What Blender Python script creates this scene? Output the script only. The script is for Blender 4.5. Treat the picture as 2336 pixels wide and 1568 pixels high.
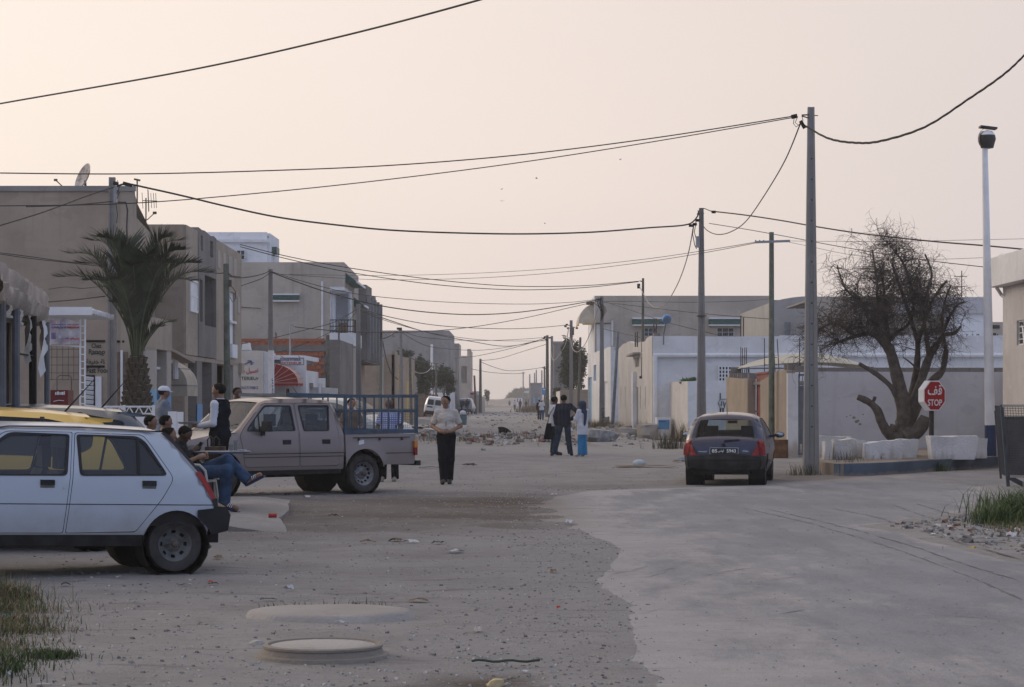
import bpy,math,random
import numpy as np
from mathutils import Vector,Matrix,noise
from mathutils.geometry import delaunay_2d_cdt
for _o in list(bpy.data.objects):
 bpy.data.objects.remove(_o)
SC=bpy.context.scene
COL=SC.collection
random.seed(11)
RNG=np.random.default_rng(11)
# camera
F,CX,HY,EYE=5150.0,1168.0,914.0,1.67
cam_data=bpy.data.cameras.new('camera')
cam=bpy.data.objects.new('camera',cam_data)
COL.objects.link(cam)
SC.camera=cam
cam.location=(0,0,EYE)
cam.rotation_euler=(math.radians(90),0,0)
cam_data.sensor_fit='HORIZONTAL'
cam_data.sensor_width=36.0
cam_data.lens=F/2336.0*36.0
cam_data.shift_y=130.0/2336.0
cam_data.clip_start=0.1
cam_data.clip_end=9000.0
# sky, sun, exposure
SUN_AZ,SUN_EL=math.radians(-48),math.radians(16)
SUN_DIR=Vector((math.sin(SUN_AZ)*math.cos(SUN_EL),math.cos(SUN_AZ)*math.cos(SUN_EL),math.sin(SUN_EL)))
world=bpy.data.worlds.new('World')
SC.world=world
world.use_nodes=True
_nt=world.node_tree
_nt.nodes.clear()
_out=_nt.nodes.new('ShaderNodeOutputWorld')
_bg=_nt.nodes.new('ShaderNodeBackground')
_sky=_nt.nodes.new('ShaderNodeTexSky')
_sky.sky_type='NISHITA'
_sky.sun_disc=False
_sky.sun_elevation=SUN_EL
_sky.sun_rotation=SUN_AZ
_sky.dust_density=6.0
_sky.air_density=1.2
_sky.ozone_density=1.5
_tc=_nt.nodes.new('ShaderNodeTexCoord')
_dot=_nt.nodes.new('ShaderNodeVectorMath');_dot.operation='DOT_PRODUCT'
_glow=Vector((math.sin(SUN_AZ)*math.cos(math.radians(26)),math.cos(SUN_AZ)*math.cos(math.radians(26)),math.sin(math.radians(26))))
_dot.inputs[1].default_value=_glow
_map=_nt.nodes.new('ShaderNodeMapRange')
_map.inputs['From Min'].default_value=-1
_map.inputs['From Max'].default_value=1
_ramp=_nt.nodes.new('ShaderNodeValToRGB')
_ramp.color_ramp.interpolation='B_SPLINE'
_stops=[(0.0,(.38,.47,.70)),(.42,(.47,.56,.79)),(.60,(.58,.60,.72)),(.70,(.725,.65,.648)),(.78,(.823,.717,.672)),(.87,(.958,.832,.757)),(.95,(1.0,.885,.80)),(1.0,(1.0,.92,.85))]
_cr=_ramp.color_ramp
while len(_cr.elements)<len(_stops):
 _cr.elements.new(0.5)
for _e,(_p,_c)in zip(_cr.elements,_stops):
 _e.position=_p
 _e.color=(*_c,1)
_mul=_nt.nodes.new('ShaderNodeMix');_mul.data_type='RGBA';_mul.blend_type='MIX'
_mul.inputs[0].default_value=0.12
_sc=_nt.nodes.new('ShaderNodeVectorMath');_sc.operation='SCALE'
_sc.inputs['Scale'].default_value=10.0*1.08
_L=_nt.links.new
_L(_tc.outputs['Generated'],_dot.inputs[0])
_L(_dot.outputs['Value'],_map.inputs['Value'])
_nz=_nt.nodes.new('ShaderNodeTexNoise');_nz.inputs['Scale'].default_value=3.2;_nz.inputs['Detail'].default_value=4
_mp=_nt.nodes.new('ShaderNodeMapping');_mp.inputs['Scale'].default_value=(1,1,4.5)
_ma=_nt.nodes.new('ShaderNodeMath');_ma.operation='MULTIPLY_ADD';_ma.inputs[1].default_value=.05
_mb=_nt.nodes.new('ShaderNodeMath');_mb.operation='SUBTRACT';_mb.inputs[1].default_value=.025
_L(_tc.outputs['Generated'],_mp.inputs[0]);_L(_mp.outputs[0],_nz.inputs['Vector'])
_L(_nz.outputs['Fac'],_ma.inputs[0]);_L(_map.outputs[0],_ma.inputs[2]);_L(_ma.outputs[0],_mb.inputs[0])
_L(_mb.outputs[0],_ramp.inputs[0])
_L(_ramp.outputs[0],_sc.inputs[0])
_L(_sc.outputs[0],_mul.inputs[6])
_L(_sky.outputs[0],_mul.inputs[7])
_L(_mul.outputs[2],_bg.inputs[0])
_bg.inputs[1].default_value=0.1
_L(_bg.outputs[0],_out.inputs[0])
sun_data=bpy.data.lights.new('sun','SUN')
sun_data.energy=0.75
sun_data.angle=math.radians(24)
sun_data.color=(1.0,.88,.77)
sun=bpy.data.objects.new('sun',sun_data)
COL.objects.link(sun)
sun.rotation_euler=SUN_DIR.to_track_quat('Z','Y').to_euler()
sun.location=(-40,40,60)
SC.render.engine='CYCLES'
SC.cycles.max_bounces=6
SC.cycles.transparent_max_bounces=24
SC.cycles.volume_bounces=0
SC.cycles.use_denoising=True
SC.cycles.sample_clamp_indirect=6.0
SC.view_settings.view_transform='Standard'
SC.view_settings.look='None'
SC.view_settings.exposure=0.0
SC.view_settings.gamma=1.0
SC.view_settings.use_curve_mapping=False
# helpers
def P(x,y,Y):
 return Vector(((x-CX)*Y/F,Y,EYE-(y-HY)*Y/F))
def G(x,y,z=0.0):
 Y=F*(EYE-z)/(y-HY)
 return Vector(((x-CX)*Y/F,Y,z))
def rot2(x,y,a):
 c,s=math.cos(a),math.sin(a)
 return x*c-y*s,x*s+y*c
def lerp(a,b,t):
 return a+(b-a)*t
class MB:
 def __init__(s):
  s.v,s.f=[],[]
 def add(s,verts,faces):
  n=len(s.v)
  s.v.extend([tuple(p)for p in verts])
  s.f.extend([tuple(i+n for i in f)for f in faces])
  return s
 def box(s,c,d,rz=0.0,tilt=None):
  hx,hy,hz=d[0]/2,d[1]/2,d[2]/2
  vs=[Vector((x,y,z))for z in(-hz,hz)for x,y in((-hx,-hy),(hx,-hy),(hx,hy),(-hx,hy))]
  m=Matrix.Rotation(rz,3,'Z')
  if tilt is not None:
   m=m@tilt
  vs=[m@v+Vector(c)for v in vs]
  return s.add(vs,[(3,2,1,0),(4,5,6,7),(0,1,5,4),(1,2,6,5),(2,3,7,6),(3,0,4,7)])
 def bx(s,x0,x1,y0,y1,z0,z1):
  return s.box(((x0+x1)/2,(y0+y1)/2,(z0+z1)/2),(abs(x1-x0),abs(y1-y0),abs(z1-z0)))
 def beam(s,a,b,w,h=None):
  a,b=Vector(a),Vector(b)
  h=h or w
  d=(b-a).normalized()
  up=Vector((0,0,1))if abs(d.z)<.95 else Vector((0,1,0))
  x=d.cross(up).normalized()*(w/2)
  y=x.cross(d).normalized()*(h/2)
  vs=[p+sx*x+sy*y for p in(a,b)for sx,sy in((-1,-1),(1,-1),(1,1),(-1,1))]
  return s.add(vs,[(0,1,2,3),(7,6,5,4),(0,4,5,1),(1,5,6,2),(2,6,7,3),(3,7,4,0)])
 def tube(s,pts,r,n=6,caps=True):
  pts=[Vector(p)for p in pts]
  k=len(pts)
  rs=[r]*k if not hasattr(r,'__len__')else r
  vs,fs=[],[]
  d0=(pts[1]-pts[0]).normalized()
  up=Vector((0,0,1))if abs(d0.z)<.9 else Vector((1,0,0))
  x=d0.cross(up).normalized()
  for i,p in enumerate(pts):
   d=(pts[min(i+1,k-1)]-pts[max(i-1,0)]).normalized()
   x=(x-d*x.dot(d))
   if x.length<1e-6:
    x=d.orthogonal()
   x.normalize()
   y=d.cross(x)
   for j in range(n):
    a=2*math.pi*j/n
    vs.append(p+(x*math.cos(a)+y*math.sin(a))*rs[i])
  for i in range(k-1):
   for j in range(n):
    fs.append((i*n+j,i*n+(j+1)%n,(i+1)*n+(j+1)%n,(i+1)*n+j))
  if caps:
   fs.append(tuple(range(n-1,-1,-1)))
   fs.append(tuple(range((k-1)*n,k*n)))
  return s.add(vs,fs)
 def lathe(s,prof,c=(0,0,0),n=16,axis='z',caps=True):
  vs,fs=[],[]
  for r,h in prof:
   for j in range(n):
    a=2*math.pi*j/n
    q=(r*math.cos(a),r*math.sin(a),h)
    if axis=='y':
     q=(q[0],q[2],q[1])
    elif axis=='x':
     q=(q[2],q[0],q[1])
    vs.append((q[0]+c[0],q[1]+c[1],q[2]+c[2]))
  k=len(prof)
  for i in range(k-1):
   for j in range(n):
    f=(i*n+j,i*n+(j+1)%n,(i+1)*n+(j+1)%n,(i+1)*n+j)
    fs.append(f[::-1]if axis=='y' else f)
  if caps and prof[0][0]>1e-4:
   fs.append(tuple(range(n-1,-1,-1))if axis!='y' else tuple(range(n)))
  if caps and prof[-1][0]>1e-4:
   fs.append(tuple(range((k-1)*n,k*n))if axis!='y' else tuple(range(k*n-1,(k-1)*n-1,-1)))
  return s.add(vs,fs)
 def prism(s,poly,z0,z1):
  n=len(poly)
  if sum(poly[i][0]*poly[(i+1)%n][1]-poly[(i+1)%n][0]*poly[i][1]for i in range(n))<0:
   poly=poly[::-1]
  vs=[(x,y,z0)for x,y in poly]+[(x,y,z1)for x,y in poly]
  fs=[tuple(range(n-1,-1,-1)),tuple(range(n,2*n))]
  fs+=[(i,(i+1)%n,n+(i+1)%n,n+i)for i in range(n)]
  return s.add(vs,fs)
 def extrude_frame(s,poly,o,ux,uy,depth):
  o,ux,uy=Vector(o),Vector(ux),Vector(uy)
  nn=ux.cross(uy).normalized()*depth
  n=len(poly)
  if sum(poly[i][0]*poly[(i+1)%n][1]-poly[(i+1)%n][0]*poly[i][1]for i in range(n))<0:
   poly=poly[::-1]
  a=[o+ux*p[0]+uy*p[1]for p in poly]
  vs=a+[p+nn for p in a]
  fs=[tuple(range(n-1,-1,-1)),tuple(range(n,2*n))]
  fs+=[(i,(i+1)%n,n+(i+1)%n,n+i)for i in range(n)]
  return s.add(vs,fs)
 def ball(s,c,r,n=8,m=6,sc=(1,1,1)):
  prof=[(math.sin(math.pi*i/m)*r,-math.cos(math.pi*i/m)*r)for i in range(m+1)]
  prof[0]=(1e-5,-r);prof[-1]=(1e-5,r)
  vs0=len(s.v)
  s.lathe(prof,(0,0,0),n)
  for i in range(vs0,len(s.v)):
   v=s.v[i]
   s.v[i]=(v[0]*sc[0]+c[0],v[1]*sc[1]+c[1],v[2]*sc[2]+c[2])
  return s
 def rock(s,c,r,rnd=random,flat=.6):
  ps=[]
  for i in range(3):
   a=i*2.1+rnd.random()
   ps.append((math.cos(a)*r*rnd.uniform(.7,1.2),math.sin(a)*r*rnd.uniform(.7,1.2),-r*.35*flat))
  for i in range(3):
   a=i*2.1+1+rnd.random()
   ps.append((math.cos(a)*r*rnd.uniform(.4,.9),math.sin(a)*r*rnd.uniform(.4,.9),r*flat*rnd.uniform(.5,1)))
  vs=[(p[0]+c[0],p[1]+c[1],p[2]+c[2])for p in ps]
  return s.add(vs,[(2,1,0),(3,4,5),(0,1,3),(1,4,3),(1,2,4),(2,5,4),(2,0,5),(0,3,5)])
 def mesh(s,name,smooth=False,angle=None):
  me=bpy.data.meshes.new(name)
  me.from_pydata(s.v,[],s.f)
  if smooth:
   me.polygons.foreach_set('use_smooth',[True]*len(me.polygons))
   if angle:
    me.set_sharp_from_angle(angle=math.radians(angle))
  me.update()
  return me
 def build(s,name,mat=None,parent=None,smooth=False,angle=40,local=False,**props):
  return link(name,s.mesh(name,smooth,angle),mat,parent,local,**props)
def link(name,me,mat=None,parent=None,local=False,**props):
 o=bpy.data.objects.new(name,me)
 if mat is not None and me is not None and len(me.materials)==0:
  for m in(mat if isinstance(mat,(list,tuple))else[mat]):
   me.materials.append(m)
 COL.objects.link(o)
 if parent is not None:
  o.parent=parent
  if not local and parent.type=='EMPTY':
   o.matrix_parent_inverse=Matrix.Translation(-Vector(parent.location))
 for k,v in props.items():
  if v is not None:
   o[k]=v
 return o
def thing(name,label,cat,loc=(0,0,0),group=None,rz=0.0):
 o=bpy.data.objects.new(name,None)
 o.empty_display_size=.2
 COL.objects.link(o)
 o.location=loc
 o.rotation_euler=(0,0,rz)
 o['label']=label
 o['category']=cat
 if group:
  o['group']=group
 return o
def tag(o,label,cat,group=None):
 o['label']=label
 o['category']=cat
 if group:
  o['group']=group
 return o
def copy_tree(o,parent=None):
 c=o.copy()
 COL.objects.link(c)
 if parent is not None:
  c.parent=parent
 for ch in o.children:
  copy_tree(ch,c)
 return c
 # value noise for the terrain
_LAT=RNG.random((256,256))
def vnoise(x,y):
 xi,yi=np.floor(x).astype(int),np.floor(y).astype(int)
 fx,fy=x-xi,y-yi
 fx=fx*fx*(3-2*fx);fy=fy*fy*(3-2*fy)
 a=_LAT[xi&255,yi&255];b=_LAT[(xi+1)&255,yi&255]
 c=_LAT[xi&255,(yi+1)&255];d=_LAT[(xi+1)&255,(yi+1)&255]
 return(a*(1-fx)+b*fx)*(1-fy)+(c*(1-fx)+d*fx)*fy-.5
 # 2D polygons
def in_poly(x,y,poly):
 inside=np.zeros(np.shape(x),bool)
 n=len(poly)
 for i in range(n):
  x0,y0=poly[i];x1,y1=poly[(i+1)%n]
  if y0==y1:
   continue
  c=((y0>y)!=(y1>y))&(x<(x1-x0)*(y-y0)/(y1-y0)+x0)
  inside^=c
 return inside
def seg_dist(x,y,poly,closed=True):
 d=np.full(np.shape(x),1e9)
 n=len(poly)
 for i in range(n if closed else n-1):
  x0,y0=poly[i];x1,y1=poly[(i+1)%n]
  dx,dy=x1-x0,y1-y0
  L=dx*dx+dy*dy
  if L<1e-12:
   continue
  t=np.clip(((x-x0)*dx+(y-y0)*dy)/L,0,1)
  d=np.minimum(d,np.hypot(x-x0-t*dx,y-y0-t*dy))
 return d
def densify(poly,step,closed=True):
 out=[]
 n=len(poly)
 for i in range(n if closed else n-1):
  a,b=poly[i],poly[(i+1)%n]
  k=max(1,int(math.ceil(math.hypot(b[0]-a[0],b[1]-a[1])/step)))
  out+=[(lerp(a[0],b[0],j/k),lerp(a[1],b[1],j/k))for j in range(k)]
 if not closed:
  out.append(tuple(poly[-1]))
 return out
def rounded(poly,r,n=4):
 out=[]
 k=len(poly)
 rr=r if hasattr(r,'__len__')else[r]*k
 for i in range(k):
  p0,p,p1=Vector(poly[i-1]),Vector(poly[i]),Vector(poly[(i+1)%k])
  a,b=p0-p,p1-p
  q=min(rr[i],a.length*.45,b.length*.45)
  if q<1e-5:
   out.append(tuple(p));continue
  A,B=p+a.normalized()*q,p+b.normalized()*q
  for j in range(n+1):
   t=j/n
   out.append(tuple(A*(1-t)**2+p*2*t*(1-t)+B*t*t))
 return out
def tess(outline,holes=(),step=.1):
 loops=[densify(outline,step)]+[densify(h,step)for h in holes]
 pts,edges=[],[]
 for lp in loops:
  n0=len(pts)
  pts+=lp
  edges+=[(n0+i,n0+(i+1)%len(lp))for i in range(len(lp))]
 xs=[p[0]for p in outline];ys=[p[1]for p in outline]
 gx,gy=np.meshgrid(np.arange(min(xs)+step/2,max(xs),step),np.arange(min(ys)+step/2,max(ys),step))
 gx,gy=gx.ravel(),gy.ravel()
 ok=in_poly(gx,gy,outline)
 for h in holes:
  ok&=~in_poly(gx,gy,h)
 for lp in[outline,*holes]:
  ok&=seg_dist(gx,gy,lp)>step*.4
 pts=[Vector(p)for p in pts]+[Vector((a,b))for a,b in zip(gx[ok],gy[ok])]
 v,e,f,*_=delaunay_2d_cdt(pts,edges,[],0,1e-6)
 v=np.array([(p.x,p.y)for p in v])
 f=np.array([t for t in f if len(t)==3])
 c=v[f].mean(axis=1)
 keep=in_poly(c[:,0],c[:,1],outline)
 for h in holes:
  keep&=~in_poly(c[:,0],c[:,1],h)
 f=f[keep]
 a,b,cc=v[f[:,0]],v[f[:,1]],v[f[:,2]]
 ar=(b[:,0]-a[:,0])*(cc[:,1]-a[:,1])-(b[:,1]-a[:,1])*(cc[:,0]-a[:,0])
 f[ar<0]=f[ar<0][:,::-1]
 f=f[np.abs(ar)>1e-10]
 return v,f
 # materials
MATS={}
def _nodes(name):
 m=bpy.data.materials.new(name)
 m.use_nodes=True
 nt=m.node_tree
 b=nt.nodes['Principled BSDF']
 return m,nt,b
def _mix(nt,a,b,fac,mode='MIX'):
 n=nt.nodes.new('ShaderNodeMix');n.data_type='RGBA';n.blend_type=mode
 for sock,v in((0,fac),(6,a),(7,b)):
  if isinstance(v,bpy.types.NodeSocket):
   nt.links.new(v,n.inputs[sock])
  elif sock==0:
   n.inputs[0].default_value=v
  else:
   n.inputs[sock].default_value=(*v,1)if len(v)==3 else v
 return n.outputs[2]
def _noise(nt,vec,scale,detail=4,rough=.55,dist=0.0):
 n=nt.nodes.new('ShaderNodeTexNoise')
 n.inputs['Scale'].default_value=scale
 n.inputs['Detail'].default_value=detail
 n.inputs['Roughness'].default_value=rough
 n.inputs['Distortion'].default_value=dist
 nt.links.new(vec,n.inputs['Vector'])
 return n.outputs['Fac']
def _range(nt,v,a,b,c=0.0,d=1.0,smooth=True):
 n=nt.nodes.new('ShaderNodeMapRange')
 n.interpolation_type='SMOOTHSTEP' if smooth else 'LINEAR'
 for i,q in zip((1,2,3,4),(a,b,c,d)):
  n.inputs[i].default_value=q
 nt.links.new(v,n.inputs[0])
 return n.outputs[0]
def _coords(nt,scale=(1,1,1)):
 t=nt.nodes.new('ShaderNodeTexCoord')
 m=nt.nodes.new('ShaderNodeMapping')
 m.inputs['Scale'].default_value=scale
 nt.links.new(t.outputs['Object'],m.inputs['Vector'])
 return m.outputs[0]
def _bump(nt,b,h,strength,dist=.02):
 n=nt.nodes.new('ShaderNodeBump')
 n.inputs['Strength'].default_value=strength
 n.inputs['Distance'].default_value=dist
 nt.links.new(h,n.inputs['Height'])
 nt.links.new(n.outputs[0],b.inputs['Normal'])
def M(name,col,rough=.8,var=.12,scale=2.0,bump=.15,bscale=60,metal=0.0,spec=.3,coat=0.0):
 if name in MATS:
  return MATS[name]
 m,nt,b=_nodes(name)
 vec=_coords(nt)
 n1=_noise(nt,vec,scale,5)
 dark=tuple(c*(1-var)for c in col);light=tuple(min(1,c*(1+var))for c in col)
 c=_mix(nt,dark,light,_range(nt,n1,.3,.7))
 nt.links.new(c,b.inputs['Base Color'])
 b.inputs['Roughness'].default_value=rough
 b.inputs['Metallic'].default_value=metal
 b.inputs['Specular IOR Level'].default_value=spec
 b.inputs['Coat Weight'].default_value=coat
 if bump:
  _bump(nt,b,_noise(nt,vec,bscale,3),bump,.01)
 MATS[name]=m
 return m
def plaster(name,col,stain=(.55,.5,.45),amount=.35,var=.1,bump=.25,foot=None,foot_h=.9):
 if name in MATS:
  return MATS[name]
 m,nt,b=_nodes(name)
 vec=_coords(nt)
 big=_noise(nt,vec,.45,4,.6)
 fine=_noise(nt,vec,3.5,5,.65)
 c=_mix(nt,tuple(q*(1-var)for q in col),tuple(min(1,q*(1+var))for q in col),_range(nt,big,.3,.7))
 st=_noise(nt,_coords(nt,(3.2,3.2,.16)),1.0,5,.65)
 c=_mix(nt,c,tuple(q*s for q,s in zip(col,stain)),_range(nt,st,.53,.80,0,amount))
 c=_mix(nt,c,tuple(q*.8 for q in col),_range(nt,fine,.55,.75,0,.5))
 pat=_noise(nt,_coords(nt,(1,1,1.6)),1.1,3,.5,1.2)
 c=_mix(nt,c,tuple(min(1,q*1.14)for q in col),_range(nt,pat,.60,.64,0,.45))
 c=_mix(nt,c,tuple(q*.84 for q in col),_range(nt,pat,.40,.35,0,.5))
 if foot:
  t=nt.nodes.new('ShaderNodeTexCoord')
  sep=nt.nodes.new('ShaderNodeSeparateXYZ')
  nt.links.new(t.outputs['Object'],sep.inputs[0])
  ad=nt.nodes.new('ShaderNodeMath');ad.operation='MULTIPLY_ADD'
  nt.links.new(st,ad.inputs[0]);ad.inputs[1].default_value=-foot_h*1.8
  nt.links.new(sep.outputs[2],ad.inputs[2])
  c=_mix(nt,c,foot,_range(nt,ad.outputs[0],-foot_h*.75,-foot_h*.15,.75,0))
 nt.links.new(c,b.inputs['Base Color'])
 b.inputs['Roughness'].default_value=.92
 b.inputs['Specular IOR Level'].default_value=.15
 h=nt.nodes.new('ShaderNodeMath');h.operation='ADD'
 nt.links.new(fine,h.inputs[0]);nt.links.new(_noise(nt,vec,28,4,.6),h.inputs[1])
 _bump(nt,b,h.outputs[0],bump,.03)
 MATS[name]=m
 return m
def glass(name,tint=(.8,.85,.85),gloss=.9,op=.25,dark=(.02,.025,.03)):
 if name in MATS:
  return MATS[name]
 m=bpy.data.materials.new(name)
 m.use_nodes=True
 nt=m.node_tree
 nt.nodes.clear()
 out=nt.nodes.new('ShaderNodeOutputMaterial')
 tr=nt.nodes.new('ShaderNodeBsdfTransparent');tr.inputs[0].default_value=(*tint,1)
 df=nt.nodes.new('ShaderNodeBsdfDiffuse');df.inputs[0].default_value=(*dark,1)
 gl=nt.nodes.new('ShaderNodeBsdfGlossy');gl.inputs[0].default_value=(gloss,gloss,gloss,1);gl.inputs[1].default_value=.03
 fr=nt.nodes.new('ShaderNodeFresnel')
 ge=nt.nodes.new('ShaderNodeNewGeometry');io=nt.nodes.new('ShaderNodeMapRange')
 io.inputs[3].default_value=1.5;io.inputs[4].default_value=1/1.5
 nt.links.new(ge.outputs['Backfacing'],io.inputs[0]);nt.links.new(io.outputs[0],fr.inputs[0])
 m1=nt.nodes.new('ShaderNodeMixShader');m1.inputs[0].default_value=op
 m2=nt.nodes.new('ShaderNodeMixShader')
 L=nt.links.new
 L(tr.outputs[0],m1.inputs[1]);L(df.outputs[0],m1.inputs[2])
 L(fr.outputs[0],m2.inputs[0]);L(m1.outputs[0],m2.inputs[1]);L(gl.outputs[0],m2.inputs[2])
 L(m2.outputs[0],out.inputs[0])
 MATS[name]=m
 return m
def paint(name,col,rough=.3,dust=(.30,.26,.22),amount=.55,top=.75,metal=0.0,base=.05,coat=.6):
 if name in MATS:
  return MATS[name]
 m,nt,b=_nodes(name)
 t=nt.nodes.new('ShaderNodeTexCoord')
 sep=nt.nodes.new('ShaderNodeSeparateXYZ')
 nt.links.new(t.outputs['Object'],sep.inputs[0])
 n1=_noise(nt,t.outputs['Object'],3.0,6,.65)
 n2=_noise(nt,t.outputs['Object'],30.0,3,.6)
 ad=nt.nodes.new('ShaderNodeMath');ad.operation='MULTIPLY_ADD'
 nt.links.new(n1,ad.inputs[0]);ad.inputs[1].default_value=.55
 nt.links.new(sep.outputs[2],ad.inputs[2])
 fac=_range(nt,ad.outputs[0],.35+.2,top+.3,amount,base)
 c=_mix(nt,col,dust,fac)
 c=_mix(nt,c,tuple(q*.82 for q in col),_range(nt,n2,.6,.8,0,.25))
 nt.links.new(c,b.inputs['Base Color'])
 nt.links.new(_range(nt,ad.outputs[0],.5,top+.3,.75,rough),b.inputs['Roughness'])
 b.inputs['Metallic'].default_value=metal
 b.inputs['Coat Weight'].default_value=coat
 b.inputs['Coat Roughness'].default_value=.18
 MATS[name]=m
 return m
 # lettering
def text_mb(txt,height,depth=.004,bold=False):
 cu=bpy.data.curves.new('lettering','FONT')
 cu.body=txt
 cu.size=1.0
 cu.align_x='CENTER';cu.align_y='CENTER'
 cu.resolution_u=3
 if bold:
  cu.offset=.018
 ob=bpy.data.objects.new('lettering',cu)
 me=bpy.data.meshes.new_from_object(ob)
 vs=[tuple(v.co)for v in me.vertices]
 fs=[tuple(p.vertices)for p in me.polygons]
 bpy.data.objects.remove(ob);bpy.data.curves.remove(cu);bpy.data.meshes.remove(me)
 mb=MB()
 if not vs:
  return mb
 ys=[v[1]for v in vs];xs=[v[0]for v in vs]
 s=height/max(1e-6,max(ys)-min(ys))
 cx,cy=(max(xs)+min(xs))/2,(max(ys)+min(ys))/2
 mb.add([((v[0]-cx)*s,(v[1]-cy)*s,0)for v in vs],fs)
 mb.w=(max(xs)-min(xs))*s
 return mb
def letters(txt,height,o,ux,uy,mat,parent,name='lettering',width=None,local=False,bold=True):
 mb=text_mb(txt,height,bold=bold)
 if not mb.v:
  return None
 o,ux,uy=Vector(o),Vector(ux).normalized(),Vector(uy).normalized()
 k=width/mb.w if width else 1.0
 mb.v=[tuple(o+ux*v[0]*k+uy*v[1])for v in mb.v]
 return mb.build(name,mat,parent,local=local)
 # the ground
ROAD=[(.70,4),(.62,13.1),(.52,15.5),(.66,17.7),(.55,20.5),(.85,25.6),(.6,29),(.35,33),(.10,36.4),(.5,39.5),(1.3,42.2),(2.2,43.0),(3.3,43.6),(4.6,45.2),(6.45,48),(7.2,49.6),(9.6,53.4),(12.3,56.2),(20,60),(44,70),(44,52),(16,48.5),(9.5,44.2),(8.4,39),(7.0,33.6),(6.3,32.6),(5.6,31.0),(5.0,30.1),(5.15,28.2),(5.4,25),(5.55,23.4),(5.9,20),(7,15),(8,4)]
SLAB=[(-13,28.9),(-3.75,29.0),(-3.2,28.6),(-2.75,27.9),(-2.95,29.4),(-3.2,31),(-3.3,33.5),(-3.55,36.2),(-5.4,36.7),(-6.9,38.4),(-6.4,41.5),(-6.0,44),(-6.0,62),(-13,62)]
def ground_z(x,y):
 x=np.asarray(x,float);y=np.asarray(y,float)
 z=vnoise(x*.35+9,y*.35)*.05+vnoise(x*1.3,y*1.3+5)*.035+vnoise(x*4.1,y*4.1)*.02+vnoise(x*9.3,y*9.3)*.010
 z=z*np.clip(.6+y*.004,.6,1.4)
 w=np.exp(-((y-33)/5.5)**2)*np.exp(-((x+1.1)/2.2)**2)
 z=z+w*.05*np.sin(y*3.3+x*1.1+2*vnoise(x*.6,y*.6))
 z=z+.16*np.exp(-((y-200)/16)**2)*np.exp(-((x+7.4)/2.6)**2)
 z=z+np.where(x<-4,np.clip((-4-x)*.012,0,.06)*np.exp(-((y-22)/8)**2),0)
 z=z+(.24+.25*vnoise(x*.8,y*.35))*np.exp(-((y-93+x*.6)/7.5)**2)*np.clip((2.6-x)*.6,0,1)*np.clip((x+7.5)*.5,0,1)
 z=z+(.22+.25*vnoise(x*.9,y*.3))*np.exp(-((y-112)/14)**2)*np.clip((x-3.3)*.8,0,1)*np.clip((6.3-x)*2,0,1)
 d=seg_dist(x,y,ROAD)
 ins=in_poly(x,y,ROAD)
 sd=np.where(ins,-d,d)
 k=np.clip((sd+.95)/.75,0,1)
 z=z*np.clip((sd+.9)/1.6,.2,1)*k-(1-k)*.03
 return np.where(y>400,z*.3,z)
rows=list(np.arange(-60,9,4.0))
yy=9.0
while yy<4200:
 rows.append(yy)
 yy*=1.0095 if yy<80 else(1.02 if yy<400 else 1.12)
rows=np.array(rows)
cols=np.linspace(-1,1,301)
cols=np.sign(cols)*np.abs(cols)**1.35
hw=np.maximum(rows,0)*.42+12
X=cols[None,:]*hw[:,None]
Yg=np.repeat(rows[:,None],len(cols),1)
Z=ground_z(X.ravel(),Yg.ravel())
nr,nc=X.shape
Z2=Z.reshape(X.shape)
def gz(x,y):
 i=int(np.clip(np.searchsorted(rows,y)-1,0,len(rows)-2))
 t=(y-rows[i])/(rows[i+1]-rows[i])
 r=[]
 for k in(i,i+1):
  r.append(float(np.interp(x,X[k],Z2[k])))
 return r[0]+(r[1]-r[0])*t
verts=np.stack([X.ravel(),Yg.ravel(),Z],1)
ii,jj=np.meshgrid(np.arange(nr-1),np.arange(nc-1),indexing='ij')
a=(ii*nc+jj).ravel()
faces=np.stack([a,a+1,a+nc+1,a+nc],1)
me=bpy.data.meshes.new('ground')
me.vertices.add(len(verts));me.vertices.foreach_set('co',verts.ravel())
me.loops.add(faces.size);me.loops.foreach_set('vertex_index',faces.ravel())
me.polygons.add(len(faces));me.polygons.foreach_set('loop_start',np.arange(0,faces.size,4))
me.polygons.foreach_set('use_smooth',np.ones(len(faces),bool))
me.update(calc_edges=True)
def lie(x,y):
 wob=vnoise(x*.9,y*.5)*1.2
 tracks=.72+.5*vnoise(x*.35+3,y*2.6+x*.5)
 soil=np.clip(1.15*tracks*np.exp(-((y-35.2+wob-x*.3)/6.2)**4)*np.clip(1.5-((x+1.7)/2.6)**2,0,1),0,1)
 soil=np.maximum(soil,.45*np.exp(-((y-92+x*.6)/8.0)**2)*(x<3.2))
 soil=np.maximum(soil,np.clip(1.3-np.hypot((x+.18)/.42,(y-13.3)/.62)+vnoise(x*4,y*4)*.5,0,1))
 soil=np.maximum(soil,.7*np.exp(-((y-49.5)/4)**2)*np.exp(-((x-6.0)/1.8)**2))
 soil=np.maximum(soil,.45*np.exp(-((y-43.5-x*.2)/1.6)**2)*np.exp(-((x-1.2)/2.4)**2))
 pale=np.clip(.5+vnoise(x*.25,y*.12+40)*1.6,0,1)*np.clip((y-12)/30,.2,1)
 grav=np.clip(1.0-np.abs(seg_dist(x,y,ROAD[:12],False)-.3)/1.8,0,1)*.9
 return soil,pale,grav
x,y=verts[:,0],verts[:,1]
soil,pale,grav=lie(x,y)
for nm,arr in(('soil',soil),('pale',pale),('gravel_mix',grav)):
 at=me.attributes.new(nm,'FLOAT','POINT')
 at.data.foreach_set('value',arr.astype(np.float32))
def _attr(nt,nm):
 n=nt.nodes.new('ShaderNodeAttribute');n.attribute_name=nm
 return n.outputs['Fac']
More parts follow.
